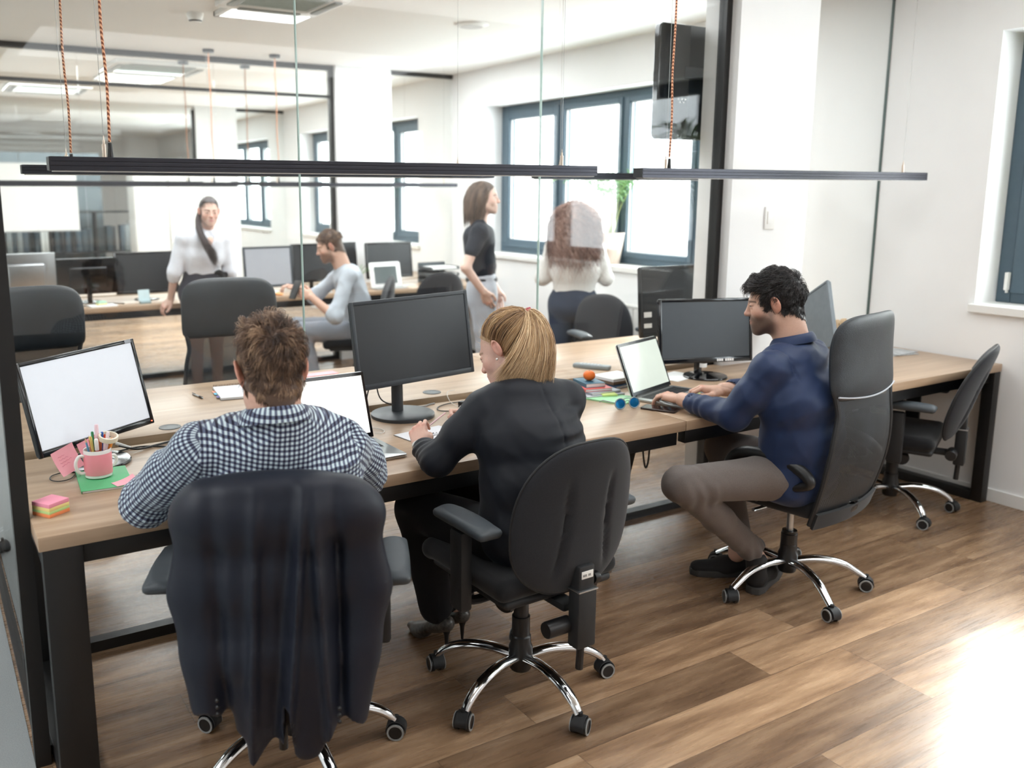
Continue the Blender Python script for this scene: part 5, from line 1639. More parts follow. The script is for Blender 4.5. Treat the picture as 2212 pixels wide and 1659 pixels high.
def folds(amp, sc, seed=0, axis=None, st=1.0):
    """soft cloth creases; axis stretches them along a direction"""
    def f(P):
        Q = np.asarray(P, float)
        if axis is not None:
            a = _n(axis)
            Q = Q - (1 - 1 / st) * (Q @ a)[:, None] * a
        n1 = vnoise(Q, sc, seed); n2 = vnoise(Q, sc * 2.1, seed + 5)
        return -amp * (1 - np.abs(n1)) ** 2 + amp * .4 * n2 + amp * .5
    return f
def cloth(name, col, rough=.85, scale=700, bump=.2, sheen=.06, spec=.25, var=.12):
    a = NT(name)
    v = a.coords('Object')
    nz = a.noise(v, scale, 2, .6)
    lo = tuple(x * (1 - var) for x in col[:3]) + (1,); hi = tuple(min(1, x * (1 + var)) for x in col[:3]) + (1,)
    a.l(a.ramp(nz, [(.35, lo), (.65, hi)]), a.p.inputs['Base Color'])
    a.p.inputs['Roughness'].default_value = rough
    a.p.inputs['Specular IOR Level'].default_value = spec
    a.p.inputs['Sheen Weight'].default_value = sheen
    a.p.inputs['Sheen Roughness'].default_value = .45
    a.bump(nz, bump, .0008)
    return a.m
def gingham():
    a = NT('navy_white_gingham_cotton')
    uv = a.n('UVMap'); sp = a.n('SeparateXYZ'); a.l(uv.outputs[0], sp.inputs[0])
    per = .0122
    def stripe(o):
        f = a.math('FRACT', a.math('DIVIDE', o, per))
        d = a.math('ABSOLUTE', a.math('SUBTRACT', f, .5))
        return a.math('MULTIPLY', a.math('SUBTRACT', d, .22), 14.0, True)
    su, sv = stripe(sp.outputs[0]), stripe(sp.outputs[1])
    s2 = a.math('MULTIPLY', a.math('ADD', su, sv), .5)
    a.l(a.ramp(s2, [(0, srgb(206, 222, 228)), (.5, srgb(98, 106, 128)), (1, srgb(38, 36, 54))]), a.p.inputs['Base Color'])
    a.p.inputs['Roughness'].default_value = .85
    a.p.inputs['Specular IOR Level'].default_value = .2
    a.p.inputs['Sheen Weight'].default_value = .15
    return a.m
GING = gingham()
SUIT = cloth('navy_suit_wool', srgb(22, 42, 78), .55, sheen=.1, spec=.4)
JACK = cloth('dark_navy_jacket_wool', srgb(11, 18, 34), .5, sheen=.04, spec=.42)
BLAZ = cloth('black_blue_blazer_wool', srgb(17, 21, 30), .6, sheen=.05, spec=.35)
BLKT = cloth('black_trouser_cloth', srgb(20, 19, 21), .85, sheen=.03)
DENG = cloth('grey_brown_denim', srgb(104, 96, 92), .85, scale=420, sheen=.15)
# ================================================================ the people
SK1 = (.60, .36, .27)
# ---------------------------------------------------------------- man in the checked shirt, seen from behind
t = person('man in navy gingham shirt seen from behind, at the silver laptop', (.80, 2.2, 0))
HC = np.array([.742, 2.125, 1.190]); HM = frame((.10, .98, -.20))
hd = head_mesh(HC, HM, .985, SK1, neck_to=(.733, 2.085, 1.06), ear=1.12)
SL, SR = np.array([.560, 2.165, 1.005]), np.array([.925, 2.115, .975])
EL, ER = np.array([.485, 2.395, .825]), np.array([1.105, 2.345, .812])
WL, WR = np.array([.86, 2.63, .80]), np.array([1.22, 2.555, .805])
up = []
up += loftp([((.80, 2.19, .52), (1, -.1, 0), .17, .12, 0), ((.79, 2.15, .72), (1, -.12, 0), .15, .11, 0), ((.755, 2.13, .93), (1, -.14, 0), .165, .105, 0), ((.742, 2.12, 1.02), (1, -.14, 0), .13, .08, 0)])
up += chain([SL, EL, WL], [.05, .042, .03]) + chain([SR, ER, WR], [.05, .042, .03])
up += chain([(.72, 2.22, .52), (.74, 2.64, .50), (.76, 2.66, .10), (.78, 2.82, .05)], [.085, .062, .042, .035]) + chain([(.90, 2.20, .52), (1.02, 2.60, .50), (1.02, 2.64, .10), (1.04, 2.80, .05)], [.085, .062, .042, .035])
hL = hand_mesh(WL, (.9, .42, -.05), (0, .05, 1), -1, [(15, 25, 15)] * 4, base=SK1, arm=(EL * .6 + WL * .4, .032))
hR = hand_mesh(WR, (-.45, .9, -.02), (.1, .0, 1), 1, [(12, 25, 15)] * 4, base=SK1, arm=(ER * .6 + WR * .4, .032))
V, F, T = body_join(hd, hL, hR, limbs_mesh(up, SK1))
add_body(t, V, F, T)
# short brown hair with a whorl at the back of the crown
HB = hair_mat('short_brown_hair', srgb(58, 40, 32), srgb(206, 172, 140), .40, srgb(122, 93, 72))
WH = np.array([.012, -.088, .088])          # whorl
def dir1(P, N):
    d = P - WH; tw = np.cross(N, d); r_ = np.linalg.norm(d, axis=1)[:, None]
    o_ = d / r_ + tw / r_ * .55 * np.exp(-r_ / .05)
    o_ += np.where((P[:, 2] < .06)[:, None], np.array([0, -.1, -.8]), np.array([.25, .1, 0]))
    o_ += np.exp(-(r_ / .016) ** 2) * np.array([.9, -1.2, -.9])
    return o_
hr = lambda P: man_region(P)
len1 = lambda P: np.where(P[:, 2] > .01, .040, .016 + .024 * np.clip((P[:, 2] + .08) / .09, 0, 1))
lift1 = lambda P: np.where(np.abs(P[:, 0]) > .058, .45, 1.0) * np.where(P[:, 2] > .02, .0125 + .22 * np.clip(P[:, 2] - .04, 0, .07), .0025 + .010 * np.clip((P[:, 2] + .08) / .10, 0, 1))
add_hair(t, [under_cap(HC, HM, .985, hr), short_hair(HC, HM, .985, 11000, hr, dir1, len1, lift1, .00060, 1.0, 5, tone=(.46, .42))], HB)
# gingham shirt
secs = [((.80, 2.175, .60), (1, -.12, 0), .185, .135, 0), ((.795, 2.145, .74), (1, -.12, 0), .180, .135, 0), ((.765, 2.125, .90), (1, -.14, 0), .205, .130, 0), ((.745, 2.122, 1.005), (1, -.14, 0), .165, .100, 0)]
torso = loftp(secs, .04)
torso += [cone(SL + (-.0, 0, .0), SR + (0, 0, .005), .062, .062, .05), cone((.742, 2.085, 1.01), (.734, 2.078, 1.068), .092, .078, .05),
          cone(SL * .75 + SR * .25 + (0, -.01, .03), SL * .35 + SR * .65 + (0, -.01, .03), .052, .052, .04)]
sl = chain([SL + (-.005, .01, -.01), (SL + EL) / 2 + (-.012, -.01, .0), EL + (-.01, -.005, -.004)], [.066, .064, .066], .035) + chain([EL + (-.01, -.005, -.004), EL * .45 + WL * .55], [.064, .048], .03)
sr = chain([SR + (.005, .005, -.01), (SR + ER) / 2 + (.01, -.01, 0), ER + (.0, -.01, -.004)], [.066, .062, .060], .035) + chain([ER + (.0, -.01, -.004), ER * .45 + WR * .55], [.058, .046], .03)
f_a = folds(.007, 26, 3, (1, 0, .3), 1.6); f_b = folds(.0035, 60, 8)
def shirt_disp(P):
    q = P - EL
    ea = np.exp(-(np.linalg.norm(q, axis=1) / .11) ** 2) + np.exp(-(np.linalg.norm(P - ER, axis=1) / .10) ** 2)
    ax = _n(EL - SL)
    rings = .0045 * np.sin((P @ np.array([.35, -.55, .75])) * 190 + 2.0 * vnoise(P, 20, 4)) * ea
    yoke = -.0035 * np.exp(-((P[:, 2] - .935 - .02 * np.sin(P[:, 0] * 9)) / .004) ** 2) * (P[:, 1] < 2.12)
    return f_a(P) + f_b(P) + rings + yoke
V, F = snet(torso + sl + sr, .0055, disp=shirt_disp)
V, F = relax((V, F), 1, .5)
sh = part('shirt', (V - np.array(t.location), F), GING, t, ang=None, label='navy and white gingham shirt')
# uv: back by side/height, sleeves by arm axis
Fc = V[F].mean(1)
def seg_d(P, a, b):
    ab = b - a; tt = np.clip((P - a) @ ab / (ab @ ab), 0, 1)
    return np.linalg.norm(P - a - tt[:, None] * ab, axis=1), tt
dl1, _ = seg_d(Fc, SL + (EL - SL) * .12, EL); dl2, _ = seg_d(Fc, EL, WL); dr1, _ = seg_d(Fc, SR + (ER - SR) * .12, ER); dr2, _ = seg_d(Fc, ER, WR)
mid = (SL + SR) / 2
dt_ = np.abs((Fc - mid) @ _n(SR - SL)) - .165
reg = np.argmin(np.stack([dt_ + .03, dl1 - .045, dl2 - .045, dr1 - .045, dr2 - .045], 1), 1)
uvl = np.zeros((len(F), 4, 2))
def arm_uv(P, a, b, off):
    d = _n(b - a); u0 = _n(np.cross(d, (0, 0, 1.0))); v0 = np.cross(d, u0)
    q = P - a
    return np.stack([np.arctan2(q @ v0, q @ u0) * .066 + off, q @ d], -1)
VV = V[F]
sd = _n(SR - SL)
nrm = np.cross(VV[:, 1] - VV[:, 0], VV[:, 2] - VV[:, 0]); nrm /= np.linalg.norm(nrm, axis=1)[:, None] + 1e-12
uvl[:] = np.stack([(VV - mid) @ sd, VV[..., 2] * 1.02 - .35 * (VV[..., 1] - 2.1)], -1)
for k, (a, b, off) in enumerate(((SL, EL, .1), (EL, WL, .2), (SR, ER, .3), (ER, WR, .4)), 1):
    mk = reg == k
    uvl[mk] = arm_uv(VV[mk], a, b, off)
# side seams wrapped around angle: avoid the atan jump
for mk in [reg > 0]:
    u = uvl[mk][..., 0]
    j = (u.max(1) - u.min(1)) > .15
    uu = uvl[mk]
    w_ = uu[j]; w_[..., 0] = np.where(w_[..., 0] < w_[..., 0].mean(1)[:, None], w_[..., 0] + 2 * PI * .066, w_[..., 0]); uu[j] = w_
    uvl[mk] = uu
add_loop_uv(sh, uvl.reshape(-1, 2))
# collar
cc = np.array([.734, 2.082, 1.083])
def collar(u, v, c=cc, r=.071, hgt=.036, fl=.020, fx=(.12, .99), open_=2.55):
    a = (u - .5) * 2 * open_
    fx_ = _n((fx[0], fx[1], 0)); rx = np.array([fx_[1], -fx_[0], 0])
    d = -fx_ * math.cos(a) + rx * math.sin(a)
    if v < .5:
        w_ = v * 2
        rr = r + .002 - .002 * w_; z_ = -.010 + hgt * w_
    else:
        w_ = (v - .5) * 2
        rr = r + .002 + fl * (w_ ** .8) ; z_ = -.010 + hgt - hgt * 1.05 * w_ + .006 * math.sin(w_ * PI)
    slope = .020 * math.cos(a)       # higher at the back of the neck
    return c + d * rr * np.array([1, 1.0, 1]) + np.array([0, 0, z_ + slope])
co = grid(collar, 60, 12, .0022)
o = part('collar', (co[0] - np.array(t.location), co[1]), GING, t, ang=50)
a_ = np.arctan2(co[0][:, 0] - cc[0], -(co[0][:, 1] - cc[1]))
add_uv(o, np.stack([a_ * .08, co[0][:, 2] + np.linalg.norm(co[0][:, :2] - cc[:2], axis=1)], 1))
tr_ = chain([(.72, 2.20, .53), (.74, 2.64, .515), (.76, 2.66, .12)], [.105, .08, .06], .03) + chain([(.90, 2.18, .53), (1.02, 2.60, .515), (1.02, 2.64, .12)], [.105, .08, .06], .03) + [ell((.81, 2.18, .55), (.18, .14, .09), .04)]
garment(t, 'trousers', tr_, BLKT, .009)
for sx, (fx, fy) in ((-1, (.77, 2.74)), (1, (1.03, 2.72))):
    garment(t, 'shoe', [cone((fx, fy - .07, .04), (fx + .01, fy + .11, .032), .042, .036, .03, '+', ((0, 0, 1), .85)), cone((fx, fy - .07, .05), (fx, fy - .075, .10), .042, .045, .02)], PLBLACK_M, .006)

# ---------------------------------------------------------------- navy jacket hung over the first chair
t = thing('suit_jacket', 'dark navy suit jacket draped over the chair back of the checked shirt man', 'jacket', (.72, 1.99, 0))
jf = _n((.41, .912, 0)); jr = np.array([jf[1], -jf[0], 0])
J = lambda x, y, z: np.array([.834, 2.293, 0]) + jr * x + jf * y + np.array([0, 0, z])
secs = [(J(0, -.315, .30), jr, .150, .055, 0), (J(0, -.315, .50), jr, .190, .070, 0), (J(0, -.315, .70), jr, .215, .075, 0), (J(0, -.33, .86), jr, .215, .068, 0), (J(0, -.345, .935), jr, .155, .046, 0)]
jk = loftp(secs, .05)
jk += [cone(J(-.17, -.335, .885), J(.17, -.335, .885), .058, .058, .06)]
jk += chain([J(-.185, -.325, .87), J(-.212, -.315, .66), J(-.175, -.33, .38)], [.055, .056, .048], .03, (jf, .8)) + chain([J(.185, -.325, .85), J(.218, -.315, .66), J(.155, -.36, .32)], [.055, .058, .046], .03, (jf, .85))
jk += chain([J(-.055, -.35, .42), J(-.05, -.345, .25)], [.07, .045], .02, (jf, .5)) + chain([J(.075, -.35, .42), J(.065, -.35, .27)], [.07, .05], .02, (jf, .5))
def jdisp(P):
    q = P - np.array([.834, 2.293, 0])
    x = q @ jr; z = P[:, 2]; y = q @ jf
    back = 1 / (1 + np.exp((y + .31) / .02))
    lo = np.clip((.98 - z) / .25, 0, 1)
    ph = .06 * vnoise(P * np.array([1, 1, .3]), 12, 2)
    f1 = np.exp(-((x - .035 - .10 * (z - .6) + ph * .2) / .012) ** 2) * .030
    f2 = np.exp(-((x - .105 + .04 * (z - .6)) / .014) ** 2) * .022
    f3 = np.exp(-((x + .06 - .05 * (z - .6)) / .016) ** 2) * .022
    g1 = np.exp(-((x - .005 - .10 * (z - .6)) / .016) ** 2) * -.014 + np.exp(-((x - .145 + .02 * (z - .6)) / .016) ** 2) * -.020 + np.exp(-((x + .145) / .02) ** 2) * -.016
    seam = -.004 * np.exp(-(x / .0025) ** 2)
    return -(f1 + f2 + f3 + g1 + seam) * lo * (.3 + .7 * back) - .009 * vnoise(P * np.array([1, 1, .35]), 26, 6) * lo
def jclip(P):
    q = P - np.array([.834, 2.293, 0])
    x = q @ jr; z = P[..., 2]
    hem = .235 + .045 * np.cos(x * 40 + .6) + .13 * np.abs(x / .22) ** 2
    slit = np.where((np.abs(x - .012) < .006 + .05 * np.clip(.38 - z, 0, 1)) & (z < .38), .01, -1)
    return np.maximum(hem - z, slit)
garment(t, 'jacket_body', jk, JACK, .0055, jdisp, [jclip], 2)
for sx, bx, bz in ((-1, -.155, .38), (1, .14, .345)):
    part('cuff_button', join(*[ball(J(bx, -.392 if sx < 0 else -.405, bz + .018 * i) - np.array(t.location), .0055, 10, 6) for i in range(3)]), PLBLACK, t)

# ---------------------------------------------------------------- blonde woman with ponytail
SK2 = (.66, .42, .34)
t = person('blonde woman with ponytail in dark blazer writing at the desk', (1.62, 2.25, 0))
HC = np.array([1.660, 2.415, 1.112]); HM = frame((-.50, .80, -.50), (.22, .05, 1))
HS = .93
hd = head_mesh(HC, HM, HS, SK2, fem=True, neck_to=(1.665, 2.315, 1.015), lip=(.62, .26, .24), brow=(.28, .17, .10), lids=.12, jaw=.93)
SL, SR = np.array([1.505, 2.315, .955]), np.array([1.80, 2.26, .965])
EL, ER = np.array([1.372, 2.372, .795]), np.array([1.86, 2.53, .80])
WL, WR = np.array([1.378, 2.495, .808]), np.array([1.655, 2.605, .818])
hL = hand_mesh(WL, (.22, .72, .62), (-.62, -.40, .66), -1, [(38, 52, 30), (46, 55, 32), (50, 55, 34), (48, 50, 32)], (4, 0, -3, -8), [(.020, .026, -.010), (.045, .038, -.030), (.066, .034, -.044), (.080, .024, -.052)], .86, SK2, arm=(EL * .5 + WL * .5, .026), nail=(.74, .46, .42), slim=.92)
hR = hand_mesh(WR, (-.78, .38, .44), (.25, .80, .45), 1, [(40, 60, 32), (62, 66, 35), (70, 66, 38), (72, 62, 38)], (4, 0, -3, -8), [(.020, .026, -.010), (.048, .034, -.030), (.074, .026, -.040), (.092, .014, -.044)], .86, SK2, arm=(ER * .4 + WR * .6, .026), nail=(.78, .48, .46), slim=.92)
up = loftp([((1.60, 2.20, .54), (1, .1, 0), .16, .12, 0), ((1.61, 2.22, .72), (1, 0, 0), .115, .09, 0), ((1.65, 2.29, .93), (1, -.15, 0), .13, .09, 0)])
up += chain([SL, EL, WL], [.04, .033, .024]) + chain([SR, ER, WR], [.04, .033, .024])
up += chain([(1.53, 2.26, .53), (1.43, 2.62, .52), (1.50, 2.60, .14)], [.08, .055, .035]) + chain([(1.70, 2.26, .53), (1.62, 2.66, .50), (1.60, 2.62, .14)], [.08, .055, .035])
V, F, T = body_join(hd, hL, hR, limbs_mesh(up, SK2))
add_body(t, V, F, T)
part('pearl_earring', ball(HC + HM @ np.array([-.082, .002, -.034]) * HS - np.array(t.location), .0042, 14, 10), mat('pearl', srgb(240, 236, 232), .15, spec=.8), t)
# hair: combed back to a tie high on the back of the head
BL = hair_mat('blonde_hair', srgb(112, 80, 54), srgb(244, 216, 174), .33, srgb(196, 158, 114))
rs = np.random.RandomState(4)
TIE = np.array([.0, -.126, .088])
def wreg(P):
    x, y, z = np.abs(P[..., 0]), P[..., 1], P[..., 2]
    a_ = (y > .012) & (z > .030 + (y - .012) * .95 + .10 * np.maximum(0, x - .045)) & (y < .085)
    d_ = (y <= .012) & (y > -.020) & (z > .024)
    e_ = (y <= -.020) & (z > -.075 + .3 * np.maximum(0, x - .03))
    ear_ = (x > .0755) & (z < .036) & (z > -.04) & (y > -.034) & (y < .02)
    return (a_ | d_ | e_) & ~ear_
n_ = 6000
P0, N0 = scalp_roots(HC, wreg, n_, 8)
C0 = np.array([0, -.02, .02]); Rr = np.array([.078, .098, .090])
mm = 12
pts = []
d0 = P0 - C0; r0 = np.linalg.norm(d0, axis=1); u0 = d0 / r0[:, None]
d1 = TIE - C0; r1 = np.linalg.norm(d1); u1_ = d1 / r1
ang_ = np.arccos(np.clip(u0 @ u1_, -.999, .999))
for i in range(mm):
    s_ = i / (mm - 1)
    q = u0 * (np.sin((1 - s_) * ang_) / np.sin(ang_))[:, None] + u1_ * (np.sin(s_ * ang_) / np.sin(ang_))[:, None]
    k_ = q / np.array([.0765, .0965, .098]); surf = 1 / np.linalg.norm(k_, axis=1)      # skull radius along q
    base_ = r0 * (1 - s_) + r1 * s_
    rad = np.maximum(base_, np.minimum(surf, base_ + .03)) + (.013 + .005 * vnoise(P0, 110, 3) + .0015 * rs.normal(size=n_)) * math.sin(min(1, s_ * 2.2) * PI / 2) * (1 if s_ < .85 else .6)
    pts.append(C0 + q * rad[:, None])
pts[-1] = TIE + rs.normal(size=(n_, 3)) * .005
path = np.stack(pts, 1)
hv, hf, ht = strands(path, .0008 * (.7 + .7 * rs.rand(n_)), np.clip(.40 + .36 * vnoise(P0, 150, 5) + .15 * rs.normal(size=n_), 0, 1))
cap2 = under_cap(HC, HM, HS, wreg, .004, .3)
D = N0
# tail strands: bundle from the tie up and over, falling to the shoulders
n2 = 4200
wT = lambda p: HC + (np.asarray(p) * HS) @ HM.T
Tw = wT(TIE)
u1, u2 = rs.rand(n2), rs.rand(n2)
imL = np.array([-.83, .56, 0]); away = np.array([.56, .83, 0])       # spread the fall sideways and in depth
Lv = _n(imL); Rv = -Lv; Cv = _n((-.56, -.83, 0)); Zv = np.array([0, 0, 1.0])
o2 = lambda r_, c_, z_: Tw + Rv * r_ + Cv * c_ + Zv * z_
sp = (u1 - .5)[:, None]; sq = (u2 - .5)[:, None]
st = Tw + rs.normal(size=(n2, 3)) * .007
c1_ = o2(.040, .040, .032) + sp * Rv * .045 + sq * Cv * .03 + rs.normal(size=(n2, 3)) * .004
c2_ = o2(.085, .085, -.085) + sp * Rv * .05 + sq * Cv * .04 + rs.normal(size=(n2, 3)) * .006
en = o2(.045, .115, -.215) + sp * Rv * .05 + sq * Cv * .04 + Zv * (.05 * rs.rand(n2))[:, None]
lf = rs.rand(n2) < .62         # part sweeping over the nape towards the left shoulder
m_ = lf.sum(); sp = sp[lf]; sq = sq[lf]
c1_[lf] = o2(.022, .050, .022) + sp * Rv * .05 + rs.normal(size=(m_, 3)) * .004
c2_[lf] = o2(.035, .145, -.085) + sp * Rv * .09 + sq * Cv * .02 + rs.normal(size=(m_, 3)) * .005
en[lf] = o2(-.030, .145, -.185) + sp * Rv * .15 + sq * Cv * .02 + Zv * (-.02 * rs.rand(m_))[:, None]
en += Zv * (-.018 + .05 * rs.rand(n2) ** 2)[:, None] + Rv * (.008 * rs.normal(size=n2))[:, None]
(tv, tf, tt_), _ = bez_hair(np.stack([st, c1_, c2_, en], 1), 16, .0009 * (.7 + .7 * rs.rand(n2)), np.clip(.62 + .36 * np.sin(u1 * 46 + 3 * np.sin(u2 * 9)) + .12 * rs.normal(size=n2), 0, 1))
# flyaways
n3 = 140
fd = rs.normal(size=(n3, 3)); fd[:, 2] = np.abs(fd[:, 2]); fd /= np.linalg.norm(fd, axis=1)[:, None]
fp = C0 + fd * Rr * 1.04
fz = np.stack([fp, fp + fd * .012, fp + fd * .018 + rs.normal(size=(n3, 3)) * .010, fp + fd * .020 + rs.normal(size=(n3, 3)) * .022], 1)
(fv, ff, ft), _ = bez_hair(fz, 6, .00028 * np.ones(n3), .9 * np.ones(n3))
ho = add_hair(t, [cap2, (HC + (hv * HS) @ HM.T, hf, ht), (tv, tf, tt_), (HC + (fv * HS) @ HM.T, ff, ft)], BL)
tq = Vector(HM @ np.array([0, -.75, .45]))
tq = Vector((.55, -.5, .35)).normalized()
Mt = Matrix.Translation(Vector(Tw + np.array(tq) * .010) - t.location) @ Vector((0, 0, 1)).rotation_difference(tq).to_matrix().to_4x4()
part('hair_tie', xm(lathe([(.014, -.009), (.021, -.008), (.0225, 0), (.021, .008), (.014, .009)], 24), Mt), mat('dusty_red_elastic', srgb(178, 68, 84), .7, bump=.3, bs=300), t)
# blazer
secs = [((1.60, 2.19, .56), (1, 0, 0), .175, .13, 0), ((1.61, 2.20, .72), (1, 0, 0), .150, .115, 0), ((1.635, 2.24, .86), (1, -.12, 0), .172, .12, 0), ((1.655, 2.285, .965), (1, -.17, 0), .150, .10, 0)]
bz = loftp(secs, .04)
bz += [cone(SL, SR, .054, .054, .045), cone(SL * .72 + SR * .28 + (.0, .01, .028), SL * .28 + SR * .72 + (0, .0, .030), .042, .042, .035), cone((1.66, 2.31, .985), (1.668, 2.325, 1.005), .070, .062, .03)]
bz += chain([SL + (0, 0, -.005), SL * .5 + EL * .5 + (-.005, -.005, 0), EL], [.058, .054, .052], .03) + chain([EL, EL * .22 + WL * .78], [.050, .0385], .025)
bz += chain([SR + (0, 0, -.005), ER], [.058, .052], .03) + chain([ER, ER * .3 + WR * .7], [.050, .040], .025)
nk = np.array([1.666, 2.325, 1.035])
bz += [cone(nk + (0, .0, .06), nk + (.0, .0, -.012), .056, .047, .006, '-'), cone(WL, WL + _n(WL - EL) * .05, .028, .03, .003, '-'), cone(WR, WR + _n(WR - ER) * .05, .028, .03, .003, '-')]
fb1 = folds(.0035, 18, 21); fb2 = folds(.0022, 50, 22)
def bzd(P):
    el = np.exp(-(np.linalg.norm(P - (EL * .45 + WL * .55), axis=1) / .07) ** 2)
    rg = -.0045 * np.sin((P @ np.array([.2, .8, .6])) * 210 + 2.5 * vnoise(P, 24, 6)) * el
    hx = -.0035 * np.sin(P[:, 2] * 150 + 3 * vnoise(P, 9, 7)) * np.exp(-((P[:, 0] - 1.72) / .08) ** 2) * (P[:, 2] < .97) * (P[:, 1] < 2.28)
    sm = .003 * np.exp(-((P[:, 0] - 1.665 + .12 * (P[:, 2] - .95)) / .003) ** 2) * (P[:, 1] < 2.24)
    return fb1(P) + fb2(P) + rg + hx + sm
garment(t, 'blazer', bz, BLAZ, .0052, bzd, None, 1)
part('blazer_collar', (lambda g_: (g_[0] - np.array(t.location), g_[1]))(grid(lambda u, v: collar(u, v, nk + np.array([0, -.002, -.004]), .057, .018, .016, (-.2, .98), 2.3), 50, 10, .003)), BLAZ, t, ang=50)
wc = WL + _n(WL - EL) * .006
part('wrist_watch', xm(lathe([(.0255, -.0055), (.0272, -.005), (.0272, .005), (.0255, .0055)], 28), Matrix.Translation(Vector(wc) - t.location) @ Vector((0, 0, 1)).rotation_difference(Vector(_n(np.array((.22, .72, .55))))).to_matrix().to_4x4()), mat('pale_watch_strap', srgb(206, 206, 202), .4, metal=.3), t, label='pale watch strap with gold case')
part('watch_case', ball(wc + np.array([.0, -.016, .021]) - np.array(t.location), (.007, .007, .005), 12, 8), mat('gold_metal', srgb(226, 188, 110), .2, metal=1), t)
tr_ = chain([(1.53, 2.24, .54), (1.43, 2.62, .545), (1.50, 2.61, .16)], [.10, .074, .062], .03) + chain([(1.70, 2.24, .54), (1.62, 2.66, .53), (1.61, 2.64, .16)], [.10, .074, .062], .03) + [ell((1.61, 2.21, .55), (.18, .15, .09), .04)]
garment(t, 'trousers', tr_, BLKT, .008, folds(.005, 20, 31))
SNK = mat('snake_print_leather', srgb(80, 76, 72), .3, var=.75, vs=90)
for hx, hy, hz in ((1.605, 2.60, 1), (1.52, 2.57, 1)):
    s_ = bpy.data.objects.new('high_heel_shoe', None); COL.objects.link(s_); s_.parent = t
    s_.location = (hx - 1.62, hy - 2.25, 0); s_.rotation_euler = (0, 0, .15)
    up_ = relax(snet([cone((0, .0, .105), (0, .055, .085), .030, .028, .02), cone((0, .055, .080), (0, .15, .022), .028, .036, .03, '+', ((0, 0, 1), .7)), cone((0, .15, .022), (0, .205, .018), .034, .020, .02, '+', ((0, 0, 1), .7)), cone((0, .01, .15), (0, .03, .19), .022, .022, .01, '-')], .004))
    part('upper', up_, SNK, s_, ang=None, label='snake patterned heel shoe')
    part('stiletto_heel', lathe([(.0001, 0), (.005, 0), (.005, .01), (.009, .06), (.02, .095), (.0001, .098)], 14), PLBLACK, s_)
# pencil held between her hands
prop('pencil', xm(lathe([(.0001, -.055), (.0028, -.052), (.0028, .045), (.0008, .058), (.0001, .059)], 8), Matrix.Translation((1.51, 2.618, .853)) @ Vector((0, 0, 1)).rotation_difference(Vector((-.82, -.35, -.25)).normalized()).to_matrix().to_4x4()), mat('pale_pink_pencil', srgb(222, 186, 190), .4), 'pale pencil held between the hands of the blonde woman', 'pencil')
# ---------------------------------------------------------------- man in the navy suit, in profile
SK3 = (.60, .38, .29)
t = person('dark haired bearded man in navy suit jacket typing on the right laptop', (2.85, 2.25, 0))
HC = np.array([2.826, 2.292, 1.212]); HM = frame((-.60, .80, -.16), (.04, -.02, 1)); HS = .97
hd = head_mesh(HC, HM, HS, SK3, neck_to=(2.872, 2.238, 1.065), stubble=(.045, .03, .025, .88), brow=(.03, .02, .018), lids=.22)
SL, SR = np.array([2.695, 2.190, .985]), np.array([3.045, 2.275, .995])
EL, ER = np.array([2.640, 2.300, .790]), np.array([3.09, 2.52, .80])
WL, WR = np.array([2.635, 2.560, .800]), np.array([2.905, 2.590, .805])
hL = hand_mesh(WL, (.02, .96, .04), (.12, .0, 1), -1, [(22, 30, 16), (24, 32, 16), (26, 32, 16), (26, 30, 16)], (9, 2, -4, -11), [(.018, .030, -.010), (.045, .048, -.016), (.072, .050, -.018), (.092, .046, -.020)], 1.0, SK3, arm=(EL * .5 + WL * .5, .030))
hR = hand_mesh(WR, (-.72, .62, .06), (.0, .1, 1), 1, [(30, 38, 18), (30, 40, 18), (30, 40, 18), (30, 36, 16)], (7, 1, -4, -10), [(.018, .030, -.012), (.046, .046, -.022), (.072, .044, -.028), (.092, .036, -.030)], 1.0, SK3, arm=(ER * .4 + WR * .6, .030))
kL, aL = np.array([2.385, 2.300, .555]), np.array([2.84, 2.34, .19])
kR, aR = np.array([2.93, 2.60, .545]), np.array([2.90, 2.46, .20])
hpL, hpR = np.array([2.80, 2.20, .545]), np.array([2.98, 2.24, .545])
up = loftp([((2.89, 2.20, .54), (1, .2, 0), .16, .12, 0), ((2.89, 2.18, .74), (1, .22, 0), .14, .11, 0), ((2.875, 2.215, .95), (1, .24, 0), .16, .10, 0)])
up += chain([SL, EL, WL], [.048, .04, .03]) + chain([SR, ER, WR], [.048, .04, .03])
up += chain([hpL, kL, aL, aL + (.06, .0, -.07)], [.08, .055, .036, .036]) + chain([hpR, kR, aR, aR + (-.0, .0, -.09)], [.08, .055, .036, .036])
V, F, T = body_join(hd, hL, hR, limbs_mesh(up, SK3))
add_body(t, V, F, T)
HD = hair_mat('dark_brown_hair', srgb(22, 18, 18), srgb(104, 96, 98), .33, srgb(38, 31, 30))
WH3 = np.array([-.01, -.088, .075])
def dir3(P, N):
    d = P - WH3; r_ = np.linalg.norm(d, axis=1)[:, None]
    tw = np.cross(N, d)
    o_ = d / r_ + tw / r_ * .4 * np.exp(-r_ / .05)
    o_ += np.where((P[:, 2] < .055)[:, None], np.array([0, -.25, -.9]), np.array([0, .5, .0]))
    return o_
hr3 = lambda P: man_region(P, front=-.006, nape=-.070)
len3 = lambda P: np.where((P[:, 1] > .03) & (P[:, 2] > .06), .052, np.where(P[:, 2] > .03, .046, .016 + .026 * np.clip((P[:, 2] + .07) / .09, 0, 1)))
lift3 = lambda P: np.where((P[:, 1] > .03) & (P[:, 2] > .06), .030, np.where(P[:, 2] > .05, .020, .003 + .014 * np.clip((P[:, 2] + .07) / .12, 0, 1)))
